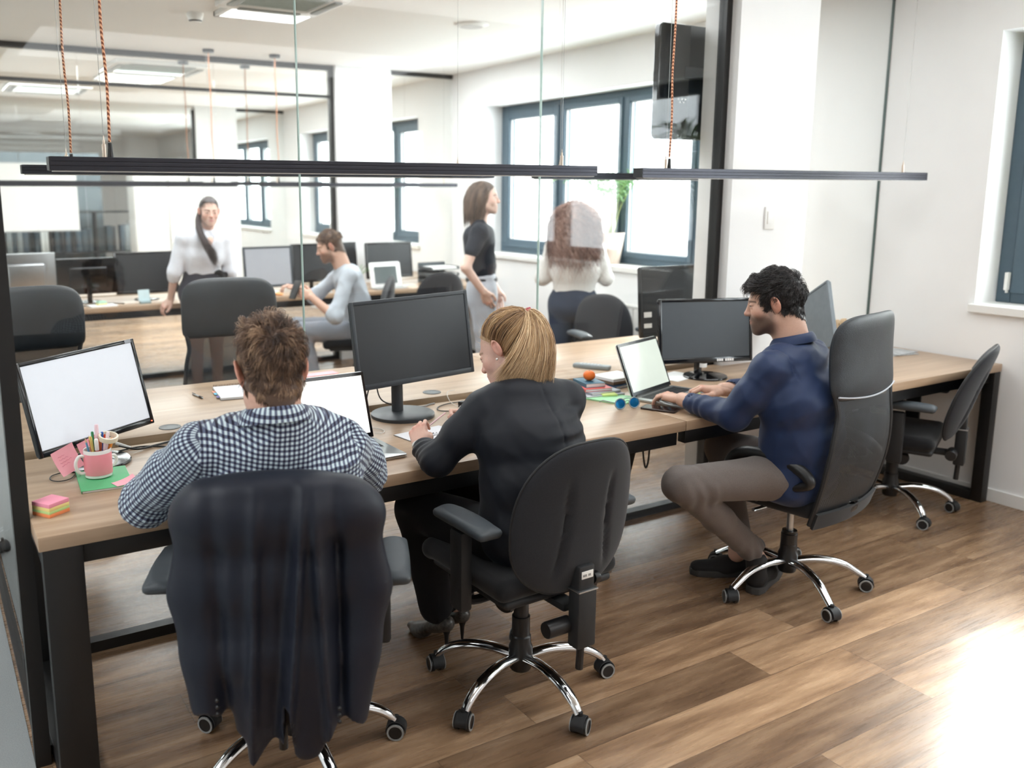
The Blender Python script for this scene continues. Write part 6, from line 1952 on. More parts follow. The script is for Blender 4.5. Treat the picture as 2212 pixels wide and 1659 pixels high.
add_hair(t, [under_cap(HC, HM, HS, hr3, .002, .05), short_hair(HC, HM, HS, 9500, hr3, dir3, len3, lift3, .00072, 1.1, 15, tone=(.28, .34), wav=.6)], HD)
secs = [((2.90, 2.195, .54), (1, .2, 0), .185, .140, 0), ((2.90, 2.175, .70), (1, .22, 0), .172, .130, 0), ((2.885, 2.180, .86), (1, .24, 0), .195, .130, 0), ((2.872, 2.215, .985), (1, .24, 0), .165, .105, 0)]
sj = loftp(secs, .04)
sj += [cone(SL, SR, .060, .060, .045), cone(SL * .74 + SR * .26 + (0, .0, .03), SL * .26 + SR * .74 + (0, 0, .03), .050, .050, .035), cone((2.872, 2.215, 1.00), (2.874, 2.232, 1.035), .082, .070, .035)]
sj += chain([SL + (-.005, -.005, .0), SL * .5 + EL * .5 + (-.008, -.012, 0), EL + (0, -.006, 0)], [.066, .062, .060], .025) + chain([EL + (0, -.006, 0), EL * .2 + WL * .8], [.058, .042], .025)
sj += chain([SR, ER], [.064, .058], .025) + chain([ER, ER * .22 + WR * .78], [.056, .042], .025)
nk = np.array([2.872, 2.240, 1.072])
sj += [cone(nk + (-.01, .02, .07), nk + (.0, .0, -.012), .058, .050, .006, '-'), cone(WL + _n(EL - WL) * .055, WL + _n(WL - EL) * .05, .032, .036, .003, '-'), cone(WR + _n(ER - WR) * .05, WR + _n(WR - ER) * .05, .032, .036, .003, '-')]
fs1 = folds(.004, 20, 41); fs2 = folds(.0024, 52, 42)
def sjd(P):
    e1 = np.exp(-(np.linalg.norm(P - (EL * .55 + WL * .45), axis=1) / .08) ** 2)
    rg = -.0035 * np.sin((P @ np.array([.3, .8, .45])) * 120 + 4.5 * vnoise(P, 26, 6)) * e1
    hx = -.0055 * np.sin(P[:, 2] * 95 - P[:, 0] * 26 + 2.2 * vnoise(P, 10, 7)) * np.exp(-((P[:, 0] - 2.97) / .09) ** 2) * (P[:, 1] < 2.24)
    sq = P - SL; dd = np.abs(sq @ _n(SR - SL) - .032)
    sm = .004 * np.exp(-(dd / .0028) ** 2) * (np.linalg.norm(sq, axis=1) < .12)
    return fs1(P) + fs2(P) + rg + hx + sm
garment(t, 'suit_jacket', sj, SUIT, .0052, sjd, None, 1)
part('suit_collar', (lambda g_: (g_[0] - np.array(t.location), g_[1]))(grid(lambda u, v: collar(u, v, nk + np.array([0, -.006, -.002]), .064, .030, .022, (-.28, .96), 2.3), 50, 10, .004)), SUIT, t, ang=50)
tr_ = chain([hpL, kL], [.092, .068], .03) + chain([kL, (kL + aL) / 2, aL], [.066, .058, .052], .03) + chain([hpR, kR], [.092, .068], .03) + chain([kR, (kR + aR) / 2, aR], [.066, .058, .054], .03) + [ell((2.89, 2.20, .55), (.18, .15, .09), .04)]
ft_ = folds(.004, 24, 51)
def trd(P):
    e1 = np.exp(-(np.linalg.norm(P - (kL + (.05, 0, -.03)), axis=1) / .08) ** 2) + np.exp(-(np.linalg.norm(P - aL, axis=1) / .09) ** 2)
    return ft_(P) - .005 * np.sin((P @ np.array([.9, 0, .5])) * 150 + 2 * vnoise(P, 20, 8)) * e1
garment(t, 'trousers', tr_, DENG, .0065, trd)
for nm, (ax, ay, az), rzz, tl in (('shoe', aR + (.06, .0, -.09), .98, 0), ('shoe', aL + (.06, .0, -.06), -1.2, .0)):
    s_ = bpy.data.objects.new('shoe', None); COL.objects.link(s_); s_.parent = t
    s_.location = (ax - 2.85, ay - 2.25, 0.0 if nm and rzz > 0 else .0); s_.rotation_euler = (0, 0, rzz)
    up_ = relax(snet([cone((0, -.03, .055), (0, .09, .045), .040, .040, .02), cone((0, .09, .04), (0, .20, .034), .042, .036, .03, '+', ((0, 0, 1), .75)), cone((0, -.03, .06), (0, -.035, .13), .038, .044, .02)], .006))
    part('upper', up_, mat('black_suede', srgb(30, 28, 28), .8), s_, ang=None)
    part('sole', prism([(x * 1.0, y) for x, y in [(.0, -.078), (.03, -.068), (.042, -.03), (.040, .05), (.048, .13), (.040, .20), (.018, .236), (-.012, .238), (-.036, .21), (-.044, .14), (-.036, .05), (-.040, -.03), (-.028, -.068)]], 0, .030, .004), mat('dark_grey_rubber_sole', srgb(62, 60, 58), .8), s_)

# ---------------------------------------------------------------- people of the second room
LS = .0034
def simple_hair(t, HC, HM, HS, m, reg, n, dirf, lenf, liftf, wd=.0012, tone=(.4, .3), extra=None, wav=0):
    add_hair(t, [under_cap(HC, HM, HS, reg, .004, .15), short_hair(HC, HM, HS, n, reg, dirf, lenf, liftf, wd, .7, 3, 6, tone, wav)] + (extra or []), m)
def stand_body(J_, skin, hands, shoe=None):
    up = loftp([(J_['hip'], J_['side'], .155, .105, 0), (J_['waist'], J_['side'], .12, .09, 0), (J_['chest'], J_['side'], .15, .10, 0)])
    for s in 'LR':
        up += chain([J_['S' + s], J_['E' + s], J_['W' + s]], [.045, .036, .026]) + chain([J_['H' + s], J_['K' + s], J_['A' + s]], [.085, .055, .038])
        up.append(cone(J_['A' + s] + np.array([0, 0, -.04]), J_['A' + s] + J_['ff'] * .13 + np.array([0, 0, -.06]), .04, .03, .02))
    return limbs_mesh(up, skin, .009)
A3 = lambda *v: np.array(v, float)
# woman in white shirt leaning on the desk
t = person('woman with long dark ponytail in white shirt leaning on the far desk', (1.95, 7.0, 0))
HC = A3(1.985, 6.96, 1.478); HM = frame((-.10, -.98, -.06), (.04, 0, 1)); HS = .93
SKW = (.66, .44, .36)
hd = head_mesh(HC, HM, HS, SKW, fem=True, neck_to=(1.975, 7.0, 1.33), brow=(.10, .06, .045), lip=(.60, .28, .27), h=LS, lids=.5)
J_ = dict(hip=A3(1.93, 7.06, .93), waist=A3(1.925, 7.03, 1.06), chest=A3(1.945, 7.0, 1.24), side=(-1, .05, 0), SR=A3(1.785, 7.0, 1.285), SL=A3(2.095, 7.0, 1.275), ER=A3(1.715, 7.03, 1.02), EL=A3(2.14, 7.03, 1.01),
          WR=A3(1.70, 7.14, .80), WL=A3(2.20, 7.14, .82), HR=A3(1.85, 7.06, .88), HL=A3(2.01, 7.06, .88), KR=A3(1.84, 6.98, .48), KL=A3(2.0, 6.98, .48), AR=A3(1.84, 7.0, .09), AL=A3(2.0, 7.0, .09), ff=A3(0, -1, 0))
h1_ = hand_mesh(J_['WR'], (-.55, .25, -.55), (-.4, -.5, .7), 1, [(25, 35, 20)] * 4, (9, 2, -5, -12), None, .92, SKW, h=.0028, arm=(J_['ER'] * .4 + J_['WR'] * .6, .027))
h2_ = hand_mesh(J_['WL'], (.35, .55, -.55), (.4, -.5, .7), -1, [(25, 35, 20)] * 4, (9, 2, -5, -12), None, .92, SKW, h=.0028, arm=(J_['EL'] * .4 + J_['WL'] * .6, .027))
V, F, T = body_join(hd, h1_, h2_, stand_body(J_, SKW, None)); add_body(t, V, F, T)
HDB = hair_mat('dark_chestnut_hair', srgb(36, 26, 26), srgb(104, 84, 80), .35)
rs = np.random.RandomState(21)
n_ = 900
Tw = HC + HM @ A3(0, -.10, .03)
st = Tw + rs.normal(size=(n_, 3)) * .012
pt = np.stack([st, HC + A3(-.15, .05, -.05) + rs.normal(size=(n_, 3)) * .010, HC + A3(-.11, -.20, -.20) + rs.normal(size=(n_, 3)) * A3(.018, .014, .01), HC + A3(-.015, -.165, -.36) + rs.normal(size=(n_, 3)) * A3(.014, .010, .03)], 1)
(tv, tf, tt_), _ = bez_hair(pt, 12, .0016 * np.ones(n_), np.clip(.4 + .2 * rs.normal(size=n_), 0, 1))
wr2 = lambda P: wreg(P)
simple_hair(t, HC, HM, HS, HDB, wr2, 2200, lambda P, N: A3(0, -.118, .05) - P, lambda P: np.full(len(P), .05), lambda P: np.full(len(P), .004), extra=[(tv, tf, tt_)])
WHT = cloth('white_blouse_cotton', srgb(226, 228, 236), .8, scale=300)
gs = loftp([((1.925, 7.04, 1.03), (-1, .05, 0), .135, .105, 0), ((1.93, 7.02, 1.14), (-1, .05, 0), .15, .115, 0), ((1.945, 7.0, 1.26), (-1, .05, 0), .165, .11, 0)], .04)
gs += [cone(J_['SR'], J_['SL'], .052, .052, .04), cone(A3(1.86, 7.0, 1.315), A3(2.04, 7.0, 1.31), .042, .042, .03)]
for s in 'LR':
    gs += chain([J_['S' + s], J_['E' + s], J_['E' + s] * .8 + J_['W' + s] * .2], [.056, .052, .052], .03)
gs += [cone(A3(1.985, 6.90, 1.36), A3(1.955, 6.885, 1.20), .045, .012, .008, '-')]
garment(t, 'blouse', gs, WHT, .0075, folds(.006, 26, 61))
sk = loftp([((1.93, 7.05, .60), (-1, .05, 0), .165, .115, 0), ((1.93, 7.06, .86), (-1, .05, 0), .180, .125, 0), ((1.925, 7.04, 1.035), (-1, .05, 0), .130, .105, 0)], .03)
garment(t, 'skirt', sk, cloth('charcoal_skirt_cloth', srgb(58, 58, 68), .8), .008, folds(.003, 20, 62))
garment(t, 'skirt_bow', [ell((2.03, 6.925, 1.01), (.035, .018, .022), .01), ell((2.08, 6.94, .985), (.03, .016, .03), .01), cone((2.04, 6.92, 1.0), (2.06, 6.92, .88), .012, .018, .01), cone((2.05, 6.92, 1.0), (2.10, 6.93, .90), .010, .016, .01)], BLKT, .005, folds(.003, 60, 63))
# seated bearded man holding a phone
t = person('bearded man in light grey shirt seated in the second room, holding a phone', (2.85, 6.45, 0))
HC = A3(2.765, 6.45, 1.215); HM = frame((-.90, .35, -.30), (-.1, 0, 1)); HS = .98
hd = head_mesh(HC, HM, HS, SK3, neck_to=(2.85, 6.42, 1.06), stubble=(.16, .09, .06, .85), h=LS)
SLa, SRa = A3(2.83, 6.26, 1.0), A3(2.93, 6.58, 1.0)
ELa, ERa = A3(2.68, 6.18, .70), A3(2.72, 6.68, .80)
WLa, WRa = A3(2.54, 6.30, .85), A3(2.60, 6.72, .88)
h1_ = hand_mesh(WLa, (-.65, .55, .35), (-.2, -.8, .1), -1, [(35, 50, 30)] * 4, (4, 0, -3, -8), None, .95, SK3, h=.0028, arm=(ELa * .4 + WLa * .6, .028))
h2_ = hand_mesh(WRa, (-.85, .1, .2), (-.1, .1, 1), 1, [(30, 45, 25)] * 4, (4, 0, -3, -8), None, .95, SK3, h=.0028, arm=(ERa * .4 + WRa * .6, .028))
up = loftp([((2.93, 6.45, .55), (.3, 1, 0), .16, .12, 0), ((2.95, 6.44, .75), (.3, 1, 0), .13, .11, 0), ((2.89, 6.42, .96), (.3, 1, 0), .16, .10, 0)])
up += chain([SLa, ELa, WLa], [.045, .038, .028]) + chain([SRa, ERa, WRa], [.045, .038, .028]) + chain([A3(2.90, 6.36, .54), A3(2.52, 6.46, .55), A3(2.60, 6.42, .1)], [.08, .058, .04]) + chain([A3(2.92, 6.52, .54), A3(2.60, 6.74, .55), A3(2.66, 6.70, .1)], [.08, .058, .04])
V, F, T = body_join(hd, h1_, h2_, limbs_mesh(up, SK3, .009)); add_body(t, V, F, T)
simple_hair(t, HC, HM, HS, HB, hr, 3500, dir1, lambda P: np.where(P[:, 2] > .05, .03, .012), lambda P: np.where(P[:, 2] > .05, .012, .003))
GS = cloth('light_grey_shirt_cotton', srgb(176, 182, 190), .85, scale=300)
gs = loftp([((2.94, 6.45, .58), (.3, 1, 0), .17, .13, 0), ((2.96, 6.44, .76), (.3, 1, 0), .165, .13, 0), ((2.90, 6.42, .97), (.3, 1, 0), .165, .115, 0)], .04)
gs += [cone(SLa, SRa, .055, .055, .04), cone(A3(2.865, 6.38, 1.03), A3(2.885, 6.48, 1.03), .055, .055, .03), cone(A3(2.86, 6.42, 1.04), A3(2.85, 6.42, 1.075), .068, .062, .02)]
gs += chain([SLa, ELa, ELa * .85 + WLa * .15], [.058, .056, .054], .03) + chain([SRa, ERa, ERa * .85 + WRa * .15], [.058, .056, .054], .03)
garment(t, 'shirt', gs, GS, .0075, folds(.008, 26, 71))
garment(t, 'trousers', chain([A3(2.90, 6.36, .55), A3(2.52, 6.46, .56), A3(2.60, 6.42, .14)], [.10, .075, .06], .03) + chain([A3(2.92, 6.52, .55), A3(2.60, 6.74, .56), A3(2.66, 6.70, .14)], [.10, .075, .06], .03) + [ell((2.93, 6.45, .56), (.15, .17, .09), .03)], cloth('pale_grey_chino', srgb(138, 142, 150), .85), .009, folds(.005, 20, 72))
garment(t, 'shoe', [cone((2.61, 6.42, .045), (2.48, 6.45, .035), .045, .035, .02)], PLBLACK_M, .006); garment(t, 'shoe', [cone((2.67, 6.70, .045), (2.54, 6.73, .035), .045, .035, .02)], PLBLACK_M, .006)
prop('smartphone', xf(prism(rrect(.075, .15, .008, 3), 0, .009, .002), (0, 0, 0), (R(62), 0, 0)), PLBLACK, 'black smartphone in the hand of the seated bearded man', 'phone', None, (2.445, 6.37, .90), R(-70))
prop('wrist_watch', xf(lathe([(.029, -.006), (.031, -.005), (.031, .005), (.029, .006)], 20), (0, 0, 0), (R(60), R(-30), 0)), PLBLACK, 'dark wrist watch on the seated bearded man', 'watch', None, tuple(WLa + (.012, -.01, -.012)))
# long haired man standing in profile
t = person('long haired man in black t-shirt standing, hand in pocket, seen in profile', (3.66, 5.65, 0))
HC = A3(3.665, 5.63, 1.588); HM = frame((.84, -.54, .0)); HS = .98
SKM = (.68, .47, .39)
hd = head_mesh(HC, HM, HS, SKM, neck_to=(3.635, 5.66, 1.41), stubble=(.40, .27, .20, .35), brow=(.16, .10, .07), h=LS)
sdv = _n((-.55, -.84, 0))
J_ = dict(hip=A3(3.66, 5.66, .93), waist=A3(3.655, 5.67, 1.06), chest=A3(3.64, 5.67, 1.28), side=sdv, SR=A3(3.55, 5.52, 1.345), SL=A3(3.74, 5.81, 1.345), ER=A3(3.42, 5.50, 1.09), EL=A3(3.82, 5.86, 1.08),
          WR=A3(3.565, 5.48, .90), WL=A3(3.86, 5.76, .88), HR=A3(3.62, 5.60, .88), HL=A3(3.70, 5.73, .88), KR=A3(3.66, 5.58, .48), KL=A3(3.76, 5.72, .48), AR=A3(3.64, 5.60, .09), AL=A3(3.74, 5.74, .09), ff=_n((.84, -.54, 0)))
h1_ = hand_mesh(J_['WR'], (.45, .1, -.8), (-.5, -.8, -.3), 1, [(15, 20, 12)] * 4, (4, 0, -3, -8), None, .98, SKM, h=.0028, arm=(J_['ER'] * .4 + J_['WR'] * .6, .028))
h2_ = hand_mesh(J_['WL'], (.1, -.2, -.9), (.6, .6, 0), -1, [(15, 20, 12)] * 4, (4, 0, -3, -8), None, .98, SKM, h=.0028, arm=(J_['EL'] * .4 + J_['WL'] * .6, .028))
V, F, T = body_join(hd, h1_, h2_, stand_body(J_, SKM, None)); add_body(t, V, F, T)
n_ = 2600
P0, N0 = scalp_roots(HC, lambda P: man_region(P, front=.0, nape=-.05), n_, 31)
rs = np.random.RandomState(32)
down = HM.T @ A3(0, 0, -1)
e2_ = P0 + N0 * .02 + np.stack([np.sign(P0[:, 0]) * .012, -.035 + 0 * P0[:, 0], .0 * P0[:, 0]], 1)
c2_ = e2_ + down * (.07) + N0 * .008 * (P0[:, 2:3] < .05)
c3_ = np.stack([P0[:, 0] * 1.05, np.minimum(P0[:, 1] - .03, .005) - .02, -.165 + .03 * rs.normal(size=n_)], 1)
(tv, tf, tt_), _ = bez_hair(np.stack([P0, e2_, c2_, c3_], 1), 12, .0014 * np.ones(n_), np.clip(.45 + .3 * vnoise(P0, 120, 9) + .15 * rs.normal(size=n_), 0, 1))
add_hair(t, [under_cap(HC, HM, HS, lambda P: man_region(P), .004, .2), (HC + (tv * HS) @ HM.T, tf, tt_)], hair_mat('long_brown_hair', srgb(66, 52, 46), srgb(150, 126, 108), .4))
gs = loftp([((3.66, 5.66, .97), sdv, .145, .11, 0), ((3.655, 5.67, 1.10), sdv, .140, .108, 0), ((3.64, 5.67, 1.30), sdv, .17, .12, 0)], .04)
gs += [cone(J_['SR'], J_['SL'], .058, .058, .04), cone(A3(3.60, 5.60, 1.385), A3(3.68, 5.73, 1.385), .05, .05, .03)]
for s in 'LR':
    gs += chain([J_['S' + s], J_['S' + s] * .45 + J_['E' + s] * .55], [.062, .056], .03)
gs += [cone(A3(3.65, 5.65, 1.43), A3(3.655, 5.645, 1.50), .058, .062, .006, '-')]
garment(t, 't_shirt', gs, cloth('black_cotton_jersey', srgb(36, 40, 48), .9), .0075, folds(.006, 24, 81))
pl = cloth('light_grey_trouser_cloth', srgb(176, 180, 188), .85)
gs = loftp([((3.66, 5.66, .86), sdv, .160, .125, 0), ((3.66, 5.66, .985), sdv, .143, .112, 0)], .03) + chain([J_['HR'], J_['KR'], J_['AR']], [.105, .08, .06], .03) + chain([J_['HL'], J_['KL'], J_['AL']], [.105, .08, .06], .03)
garment(t, 'trousers', gs, pl, .009, folds(.006, 22, 82))
part('belt', tube([(J_['hip'] + A3(0, 0, .05) + sdv * .148 * math.cos(a) + np.cross(sdv, (0, 0, 1)) * .117 * math.sin(a)) - np.array(t.location) for a in np.linspace(0, 2 * PI, 37)], .012, 8, 0, False, (.35, 1.3, (0, 0, 1))), PLBLACK, t)
garment(t, 'shoe', [cone(J_['AR'] + (0, 0, -.045), J_['AR'] + J_['ff'] * .16 + A3(0, 0, -.055), .045, .035, .02)], PLBLACK_M, .007); garment(t, 'shoe', [cone(J_['AL'] + (0, 0, -.045), J_['AL'] + J_['ff'] * .16 + A3(0, 0, -.055), .045, .035, .02)], PLBLACK_M, .007)
# curly haired woman from behind
t = person('woman with long curly hair in white blouse seen from behind by the window', (4.18, 5.2, 0))
HC = A3(4.185, 5.21, 1.455); vd = _n((.62, .78, 0)); HM = frame(vd); HS = .95
hd = head_mesh(HC, HM, HS, SKW, fem=True, neck_to=(4.18, 5.20, 1.30), h=LS)
sv = A3(vd[1], -vd[0], 0)
B_ = A3(4.18, 5.2, 0)
Lc = lambda x, y, z: B_ + sv * x + vd * y + A3(0, 0, z)
J_ = dict(hip=Lc(0, 0, .86), waist=Lc(0, .0, 1.0), chest=Lc(0, 0, 1.16), side=sv, SR=Lc(.165, 0, 1.22), SL=Lc(-.165, 0, 1.22), ER=Lc(.235, .03, 1.0), EL=Lc(-.235, .03, 1.0),
          WR=Lc(.12, .20, 1.06), WL=Lc(-.12, .20, 1.06), HR=Lc(.085, 0, .82), HL=Lc(-.085, 0, .82), KR=Lc(.09, .0, .46), KL=Lc(-.09, .0, .46), AR=Lc(.09, 0, .09), AL=Lc(-.09, 0, .09), ff=vd)
h1_ = hand_mesh(J_['WR'], -sv, (0, 0, 1), 1, [(20, 30, 20)] * 4, base=SKW, s=.9, h=.003, arm=(J_['ER'] * .4 + J_['WR'] * .6, .026))
h2_ = hand_mesh(J_['WL'], sv, (0, 0, 1), -1, [(20, 30, 20)] * 4, base=SKW, s=.9, h=.003, arm=(J_['EL'] * .4 + J_['WL'] * .6, .026))
V, F, T = body_join(hd, h1_, h2_, stand_body(J_, SKW, None)); add_body(t, V, F, T)
n_ = 5200
P0, N0 = scalp_roots(HC, lambda P: man_region(P, nape=-.05), n_, 51)
rs = np.random.RandomState(52)
ex = .045 + .05 * rs.rand(n_)
L_ = .27 + .08 * rs.normal(size=n_)
x0 = P0[:, 0] / .078
mm = 18
pts = []
ph = rs.rand(n_) * 6.28; fr = 13 + 4 * rs.rand(n_)
for i in range(mm):
    s_ = i / (mm - 1)
    out = N0 * (.022 + ex * s_ ** .8)[:, None] * math.sin(min(1, s_ * 3) * PI / 2)
    dn = down * 0 + np.array([0, 0, -1.0]) * (np.clip(s_ * 1.15 - .08, 0, 2) * L_)[:, None]
    side = np.array([1, 0, 0]) * (x0 * (.055 * math.sin(min(1, s_ * 1.3) * PI * .75)))[:, None]
    back = np.array([0, -1, 0]) * (.035 * s_ + .03 * (P0[:, 1] > 0) * s_)[:, None] + np.array([0, -1, 0]) * np.maximum(P0[:, 1], 0)[:, None] * s_ * .7
    cu = .020 * s_ ** .5
    crl = np.stack([np.cos(ph + fr * s_) * cu, np.sin(ph + fr * s_) * cu, np.sin(ph * 1.3 + fr * s_) * cu * .5], 1)
    pts.append(P0 + out * np.array([1, 1, .25]) + dn + side + back + crl)
cv_, cf_, ct_ = strands(np.stack(pts, 1), .0017 * np.ones(n_), np.clip(.5 + .3 * vnoise(P0, 90, 9) + .18 * rs.normal(size=n_), 0, 1))
add_hair(t, [under_cap(HC, HM, HS, lambda P: man_region(P), .008, .2), (HC + (cv_ * HS) @ HM.T, cf_, ct_)], hair_mat('curly_auburn_hair', srgb(84, 58, 52), srgb(214, 180, 164), .42, srgb(150, 114, 102)))
gs = loftp([(Lc(0, -.0, .93), sv, .155, .12, 0), (Lc(0, -.01, 1.06), sv, .170, .13, 0), (Lc(0, 0, 1.19), sv, .165, .115, 0)], .04)
gs += [cone(J_['SR'], J_['SL'], .052, .052, .04), cone(Lc(-.09, 0, 1.25), Lc(.09, 0, 1.25), .045, .045, .03)]
for s in 'LR':
    gs += chain([J_['S' + s], J_['E' + s] + A3(0, 0, 0), J_['W' + s]], [.055, .055, .042], .03)
garment(t, 'blouse', gs, cloth('ivory_blouse_silk', srgb(232, 230, 226), .6, scale=300), .0075, folds(.008, 22, 91, (0, 0, 1), 2))
gs = loftp([(Lc(0, -.01, .80), sv, .175, .135, 0), (Lc(0, 0, .93), sv, .148, .115, 0)], .03) + chain([J_['HR'], J_['KR'], J_['AR']], [.105, .075, .055], .03) + chain([J_['HL'], J_['KL'], J_['AL']], [.105, .075, .055], .03)
garment(t, 'jeans', gs, cloth('dark_blue_denim', srgb(46, 56, 74), .85), .009, folds(.004, 26, 92))
for s in 'LR':
    garment(t, 'shoe', [cone(J_['A' + s] + (0, 0, -.045), J_['A' + s] + vd * .14 + A3(0, 0, -.055), .042, .033, .02)], PLBLACK_M, .007)
# ================================================================ furniture of the second room
high_back_chair('high_back_chair', 'black mesh office chair at the left end of the desk behind the glass', 'chair', (.47, 4.42, 0), PI + .1, 0, 'tall mesh chairs', tall=1.19)
high_back_chair('high_back_chair', 'black mesh office chair behind the glass, beyond the checked shirt man', 'chair', (1.36, 4.36, 0), PI - .15, R(20), 'tall mesh chairs')
high_back_chair('high_back_chair', 'black leather topped chair behind the glass, by the radiator', 'chair', (4.30, 4.62, 0), R(110), R(10), 'tall mesh chairs', tall=1.0) if False else None
task_chair('office_chair', 'black office chair behind the glass by the radiator, right', 'chair', (4.12, 4.62, 0), R(165), R(10), 'swivel task chairs', sticker=False, back_z=.66)
task_chair('office_chair', 'dark blue grey office chair under the seated bearded man', 'chair', (2.98, 6.46, 0), R(68), R(10), 'swivel task chairs', sticker=False, back_z=.72, tilt=.05)
task_chair('office_chair', 'empty grey office chair at the far desk left of the standing long haired man', 'chair', (3.95, 6.95, 0), R(-10), R(10), 'swivel task chairs', sticker=False, back_z=.70)
task_chair('office_chair', 'office chair whose black top shows just above the large black monitor', 'chair', (3.02, 5.75, 0), R(20), R(10), 'swivel task chairs', sticker=False, back_z=.68)
gm = 'computer monitors'
ALU = mat('pale_aluminium_back', srgb(190, 198, 196), .4, metal=.5)
def rmon(label, x, y, w_, h_, zc, yaw_, **k):
    return monitor(label, (x, y, .75), (x, y - .06, zc), w_, h_, yaw_, R(-6), 0, group=gm, **k)
rmon('pale aluminium desktop computer seen from behind, leftmost on the far desk', .72, 7.62, .42, .34, 1.0, PI + .05, bm=ALU, stand='foot', silver=True)
rmon('black backed monitor with stand on the far desk, second from the left', 1.17, 7.66, .46, .29, .97, PI, base_r=.1)
rmon('black monitor left of the woman in the white shirt', 1.62, 7.62, .50, .34, .98, 0, base_r=.1)
rmon('light grey screened monitor right of the woman in the white shirt', 2.66, 7.62, .45, .36, .98, R(2), sm=GREYSCR, bm=MATTBZ, base_r=.1, base_m=PLWHITE)
rmon('black monitor left of the seated bearded man head', 3.10, 7.66, .42, .35, .995, 0, base_r=.1)
rmon('black monitor behind the head of the seated bearded man', 3.46, 7.86, .34, .34, .99, R(4), base_r=.1)
rmon('black monitor above the white framed tablet', 3.87, 7.66, .50, .34, .99, R(2), base_r=.1)
t = thing('tablet', 'white framed tablet propped up on the far desk', 'tablet', (3.72, 7.40, .752), R(4))
part('frame', xf(prism(rrect(.33, .24, .02, 4), 0, .012, .003), (0, 0, .118), (R(78), 0, 0)), PLWHITE, t)
part('screen', xf(b2((-.12, -.08, .0118), (.12, .08, .0128)), (0, 0, .118), (R(78), 0, 0)), mat('dark_green_grey_glass', srgb(50, 62, 62), .2), t, False)
part('keyboard', b2((-.16, -.13, 0), (.17, -.01, .012), .003), SATINL, t)
t = thing('paper_tray', 'stack of filled paper trays at the window end of the far desk', 'paper tray', (4.42, 7.62, .75), R(3))
for i in range(3):
    part('tray', join(b2((-.16, -.13, i * .065), (.16, .13, i * .065 + .004)), b2((-.16, -.13, i * .065), (-.156, .13, i * .065 + .03)), b2((.156, -.13, i * .065), (.16, .13, i * .065 + .03)), b2((-.16, .126, i * .065), (.16, .13, i * .065 + .06))), mat('smoky_plastic', srgb(70, 78, 82), .4), t)
    part('papers', b2((-.14, -.12, i * .065 + .005), (.14, .115, i * .065 + .025), .002), PAPER, t)
# plants
def leaf_blade(p0, p1, p2, w_, n=9):
    P0, P1, P2 = (np.array(p, float) for p in (p0, p1, p2))
    t_ = np.linspace(0, 1, n)[:, None]
    C = P0 * (1 - t_) ** 2 + 2 * P1 * t_ * (1 - t_) + P2 * t_ ** 2
    T_ = np.gradient(C, axis=0); T_ /= np.linalg.norm(T_, axis=1)[:, None] + 1e-9
    S_ = np.cross(T_, [0, 0, 1.0]); S_ /= np.linalg.norm(S_, axis=1)[:, None] + 1e-9
    N_ = np.cross(S_, T_)
    ww = w_ * np.sin(np.clip(np.linspace(.06, 1.0, n), 0, 1) * PI)[:, None] ** .7
    L_ = C + S_ * ww; R_ = C - S_ * ww
    th = .0007
    V = np.concatenate([L_ + N_ * .002, C - N_ * .001, R_ + N_ * .002, C - N_ * (.001 + th * 2)])
    F = []
    for i in range(n - 1):
        F += [(i, i + 1, n + i + 1, n + i), (n + i, n + i + 1, 2 * n + i + 1, 2 * n + i), (2 * n + i, 2 * n + i + 1, 3 * n + i + 1, 3 * n + i), (3 * n + i, 3 * n + i + 1, i + 1, i)]
    return (V, F)
LEAF = mat('palm_leaf_green', srgb(104, 150, 84), .5, var=.25, vs=12)
POT = mat('pale_terracotta_pot', srgb(214, 196, 182), .7, var=.05)
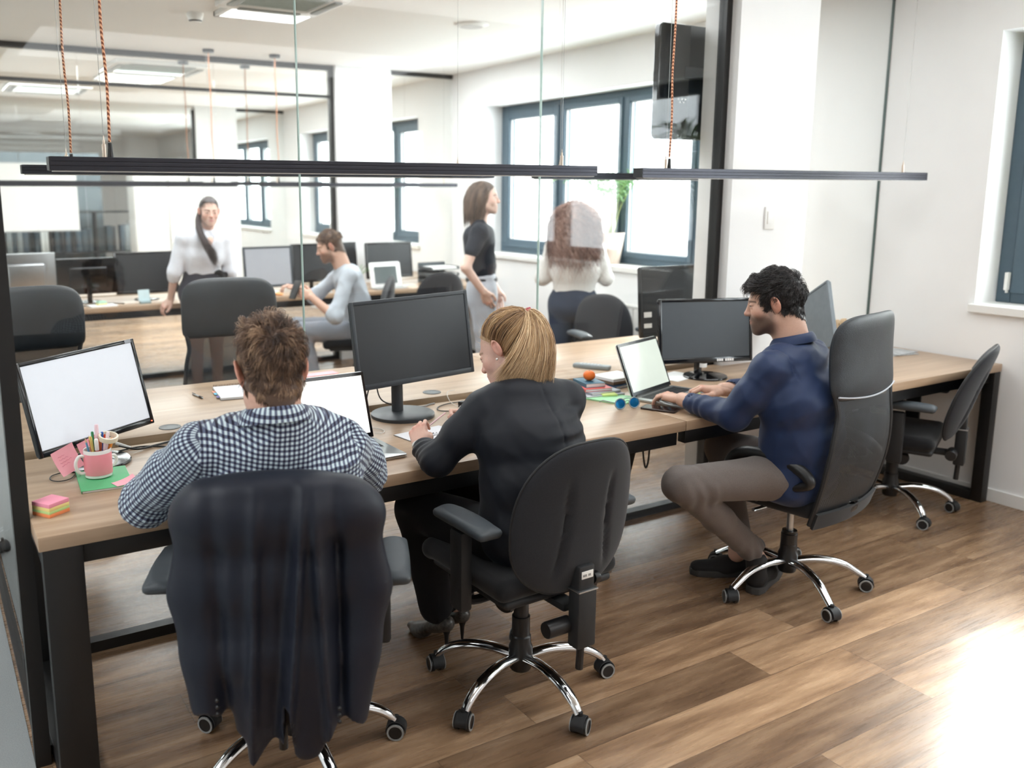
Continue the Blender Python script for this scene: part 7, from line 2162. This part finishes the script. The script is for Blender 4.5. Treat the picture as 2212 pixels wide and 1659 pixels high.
def palm(label, loc, pr_, ph_, hgt, nst, spread, group=None, seed=3, stem=True):
    t = thing('potted_palm', label, 'potted plant', loc, 0, group)
    part('pot', lathe([(.0001, 0), (pr_ * .68, 0), (pr_ * .7, .005), (pr_, ph_), (pr_ * 1.04, ph_ + .004), (pr_ * 1.02, ph_ + .012), (pr_ * .93, ph_ + .010), (pr_ * .9, ph_ - .02), (.0001, ph_ - .02)], 36), POT, t)
    part('soil', cyl((0, 0, ph_ - .03), pr_ * .9, .012, 20), mat('potting_soil', srgb(62, 48, 38), .95), t)
    r_ = random.Random(seed)
    sp_, lv_ = [], []
    for i in range(nst):
        a = 2 * PI * i / nst + r_.uniform(-.3, .3)
        rr = spread * r_.uniform(.5, 1.0); hh = hgt * r_.uniform(.65, 1.0)
        p0 = np.array([.02 * math.cos(a), .02 * math.sin(a), ph_ - .02]); p1 = np.array([rr * .25 * math.cos(a), rr * .25 * math.sin(a), ph_ + hh * .9]); p2 = np.array([rr * math.cos(a), rr * math.sin(a), ph_ + hh * r_.uniform(.6, .95)])
        tt = np.linspace(0, 1, 12)[:, None]
        C = p0 * (1 - tt) ** 2 + 2 * p1 * tt * (1 - tt) + p2 * tt ** 2
        sp_.append(tube(C, [.004 - .003 * q / 11 for q in range(12)], 6))
        for j in range(4, 12):
            d = C[min(j, 11)] - C[j - 1]; d /= np.linalg.norm(d) + 1e-9
            sd_ = np.cross(d, [0, 0, 1.0]); sd_ /= np.linalg.norm(sd_) + 1e-9
            for sg in (-1, 1):
                ln = .17 * (1 - abs(j - 7) / 9) * r_.uniform(.8, 1.2) * (hgt / .6)
                q1 = C[j] + (sd_ * sg * .6 + d * .6) * ln * .6 + np.array([0, 0, .01]); q2 = C[j] + (sd_ * sg * .8 + d * .7) * ln + np.array([0, 0, -.05 * r_.uniform(.4, 1.4)])
                lv_.append(leaf_blade(C[j], q1, q2, .0075 * (hgt / .6) ** .5, 7))
    lv_, sp_ = join(*lv_), join(*sp_)
    for q_ in (lv_, sp_):          # the window pane limits the crown on its side
        x_ = q_[0][:, 0]
        q_[0][:, 0] = np.where(x_ > .04, .04 + (x_ - .04) * .08, x_)
    part('fronds', lv_, LEAF, t)
    part('stems', sp_, mat('palm_stem', srgb(150, 160, 96), .6), t)
    return t
palm('tall potted palm on the window sill beside the curly haired woman', (4.93, 5.66, ZS), .105, .245, .72, 15, .46)
palm('tall potted palm further back on the window sill of the third room', (4.92, 9.9, ZS), .10, .24, .60, 9, .35, seed=8)
t = thing('potted_succulent', 'small thin leaved plant in a pale pot beside the seated man', 'potted plant', (3.45, 7.42, .75))
part('pot', lathe([(.0001, 0), (.032, 0), (.045, .085), (.04, .085), (.036, .075), (.0001, .072)], 22), POT, t)
part('leaves', join(*[leaf_blade((0, 0, .07), (.05 * math.cos(a), .05 * math.sin(a), .19), (.15 * math.cos(a), .15 * math.sin(a), .20 + .03 * math.sin(a * 3)), .004, 7) for a in np.linspace(0, 5.6, 8)]), LEAF, t)
palm('leafy palm standing in the near window, mirrored in the glass', (4.93, 1.78, ZS), .10, .22, 1.02, 16, .42, seed=12)
# radiator, printer stand
t = thing('radiator', 'white ribbed radiator under the window of the second room', 'radiator', (4.78, 4.70, .12), PI / 2)
part('panel', join(*[b2((i * .06 - .0, -.04, 0), (i * .06 + .052, .03, .62), .012) for i in range(20)]), PLWHITE, t)
part('top_grille', b2((-.005, -.035, .615), (1.2, .03, .64), .006), PLWHITE, t)
part('valve', cyl((1.22, 0, .06), .015, .07, 12), SATIN, t)
part('foot', b2((.1, -.02, -.12), (.13, .02, .02)), PLWHITE, t); part('foot', b2((1.05, -.02, -.12), (1.08, .02, .02)), PLWHITE, t)
t = thing('side_table', 'small black side table before the radiator behind the curly haired woman', 'side table', (4.60, 5.46, 0), R(-35))
part('top', b2((-.17, -.15, .60), (.17, .15, .75), .006), BLACKM, t)
part('knob', ball((-.0, -.16, .675), .012, 12, 8), SATIN, t)
for lx in (-.145, .145):
    for ly in (-.125, .125):
        part('leg', b2((lx - .02, ly - .02, 0), (lx + .02, ly + .02, .6)), BLACKM, t)
prop('paper_sheet', b2((-.12, -.09, 0), (.12, .09, .02), .002), PAPER, 'white papers lying on the small black side table', 'paper', None, (4.60, 5.46, .75), R(-30))
# black screen and its white labels on the second row
m_, Mq = monitor('tall black monitor behind the glass, labels on its frame, above the glossy monitor', (3.75, 3.74, .762), (3.745, 3.70, 1.02), .56, .40, R(-4), R(-5), 0, base_r=.1, depth=.03)
part('paper_label', xm(join(b2((-.255, -.001, -.085), (-.20, .0, -.055)), b2((-.255, -.001, -.145), (-.20, .0, -.12))), Mq), PAPER, m_)
# small desk things of the far row
def mini(name, piece, m, label, cat, loc, rz=0, group='things on the far desk'):
    return prop(name, piece, m, label, cat, group, loc, rz)
mini('paper_sheet', b2((-.10, -.07, 0), (.10, .07, .012), .002), PAPER, 'white notepad on the far desk left of the woman in white', 'paper', (1.22, 7.34, .75), .1)
t = thing('sticky_note_pad', 'pastel sticky note pads on the far desk notepad', 'sticky notes', (1.22, 7.34, .762), .2, 'things on the far desk')
part('yellow_pad', b2((-.04, -.03, 0), (.03, .03, .015)), mat('pale_yellow_paper', srgb(236, 226, 170), .8), t)
part('green_pad', b2((-.035, -.028, .015), (.025, .028, .030)), mat('pale_green_paper', srgb(176, 214, 196), .8), t)
t = thing('memo_holder', 'small clear memo holder with pale notes before the black monitor', 'memo holder', (1.55, 7.36, .75), .1, 'things on the far desk')
part('stand', b2((-.04, -.03, 0), (.04, .03, .02), .002), mat('clear_grey_plastic', srgb(150, 170, 174), .2), t)
part('note', xf(b2((-.045, -.002, 0), (.045, .002, .09)), (0, .01, .02), (R(-14), 0, 0)), mat('pale_blue_paper', srgb(196, 216, 220), .7), t)
mini('paper_sheet', b2((-.13, -.09, 0), (.13, .09, .004)), PAPER, 'white papers before the light grey screened monitor', 'paper', (2.42, 7.42, .75), .1)
mini('computer_mouse', ell_piece if False else ball((0, 0, .016), (.03, .055, .018), 16, 10), PLBLACK, 'black computer mouse on the far desk beside the woman in white', 'mouse', (2.33, 7.36, .75), .3)
mini('computer_mouse', ball((0, 0, .014), (.03, .05, .016), 16, 10), mat('orange_plastic', srgb(232, 168, 112), .5), 'orange disc shaped object on the desk before the seated man', 'mouse', (2.66, 7.33, .75), .3)
t = thing('keyboard', 'flat silver keyboard before the seated bearded man', 'keyboard', (2.98, 7.34, .75), R(4), 'things on the far desk')
part('base', b2((-.17, -.06, 0), (.17, .06, .010), .003), SATINL, t)
k_ = part('keys', join(*[b2((-.16 + i * .0265, -.05 + j * .021, .010), (-.136 + i * .0265, -.032 + j * .021, .013)) for i in range(12) for j in range(5)]), PLWHITE, t); k_['kind'] = 'stuff'
prop('cable', tube([(.95, 7.45, .755), (1.05, 7.38, .755), (1.15, 7.45, .755), (1.28, 7.5, .755), (1.4, 7.42, .755)], .004, 8, 6), CAB, 'tangled black cable under the left monitors of the far desk', 'cable', 'cables')
prop('cable', tube([(.66, 7.5, .755), (.78, 7.42, .755), (.92, 7.5, .78), (1.0, 7.55, .755)], .003, 8, 6), CABW, 'pale cable behind the aluminium desktop computer', 'cable', 'cables')
# whiteboard and shelving beyond
t = thing('whiteboard', 'large white board hanging in the third room far left', 'whiteboard', (1.15, 12.70, 1.13), 0)
part('panel', b2((-.75, -.012, 0), (.75, .012, .85)), PAPER, t); part('frame', join(b2((-.765, -.016, -.015), (.765, .016, 0)), b2((-.765, -.016, .85), (.765, .016, .865))), SATIN, t)
t = thing('open_shelf', 'dark open shelving under the far white board, filled with binders', 'shelf', (2.1, 15.9, 0), 0)
part('carcass', join(b2((-1.6, -.15, 0), (1.2, .15, .03)), b2((-1.6, -.15, .62), (1.2, .15, .65)), b2((-1.6, -.15, 1.28), (1.2, .15, 1.31)), *[b2((x, -.15, 0), (x + .03, .15, 1.3)) for x in (-1.6, -.9, -.2, .5, 1.17)]), PLBLACK_M, t)
rr_ = random.Random(5)
xq = -2.6 + 2.1 + 1.05
for sh_ in (.03, .65):
    x_ = -1.55
    i = 0
    while x_ < 1.1:
        wq = rr_.uniform(.05, .09)
        if rr_.random() < .75 and not any(d_ - wq < x_ < d_ + .035 for d_ in (-.9, -.2, .5)):
            cc = rr_.choice([(36, 40, 46), (60, 76, 88), (120, 128, 132), (200, 204, 204), (44, 60, 70)])
            prop('binder', b2((0, -.12, 0), (wq * .95, .12, rr_.uniform(.36, .5)), .003), mat('binder_%d_%d_%d' % cc, srgb(*cc), .6), {36: 'black', 60: 'petrol blue', 120: 'mid grey', 200: 'pale grey', 44: 'dark blue'}[cc[0]] + ' binder on the %s board of the far open shelving' % ('lower' if sh_ < .5 else 'upper'), 'binder', 'binders on the far open shelving', (2.1 + x_, 15.9, sh_))
        x_ += wq + .004
# tall white cupboards at the far left of the third room
for i, x_ in enumerate((2.55, 3.0)):
    t = thing('cupboard', 'tall white cupboard against the third glass partition, %s one' % ('left' if i == 0 else 'right'), 'cupboard', (x_, 12.4, 0), 0, 'tall white cupboards')
    part('body', b2((0, 0, 0), (.44, .4, 2.0), .004), PLWHITE, t)
    part('door', b2((.01, -.018, .05), (.43, 0, 1.98), .003), PLWHITE, t)
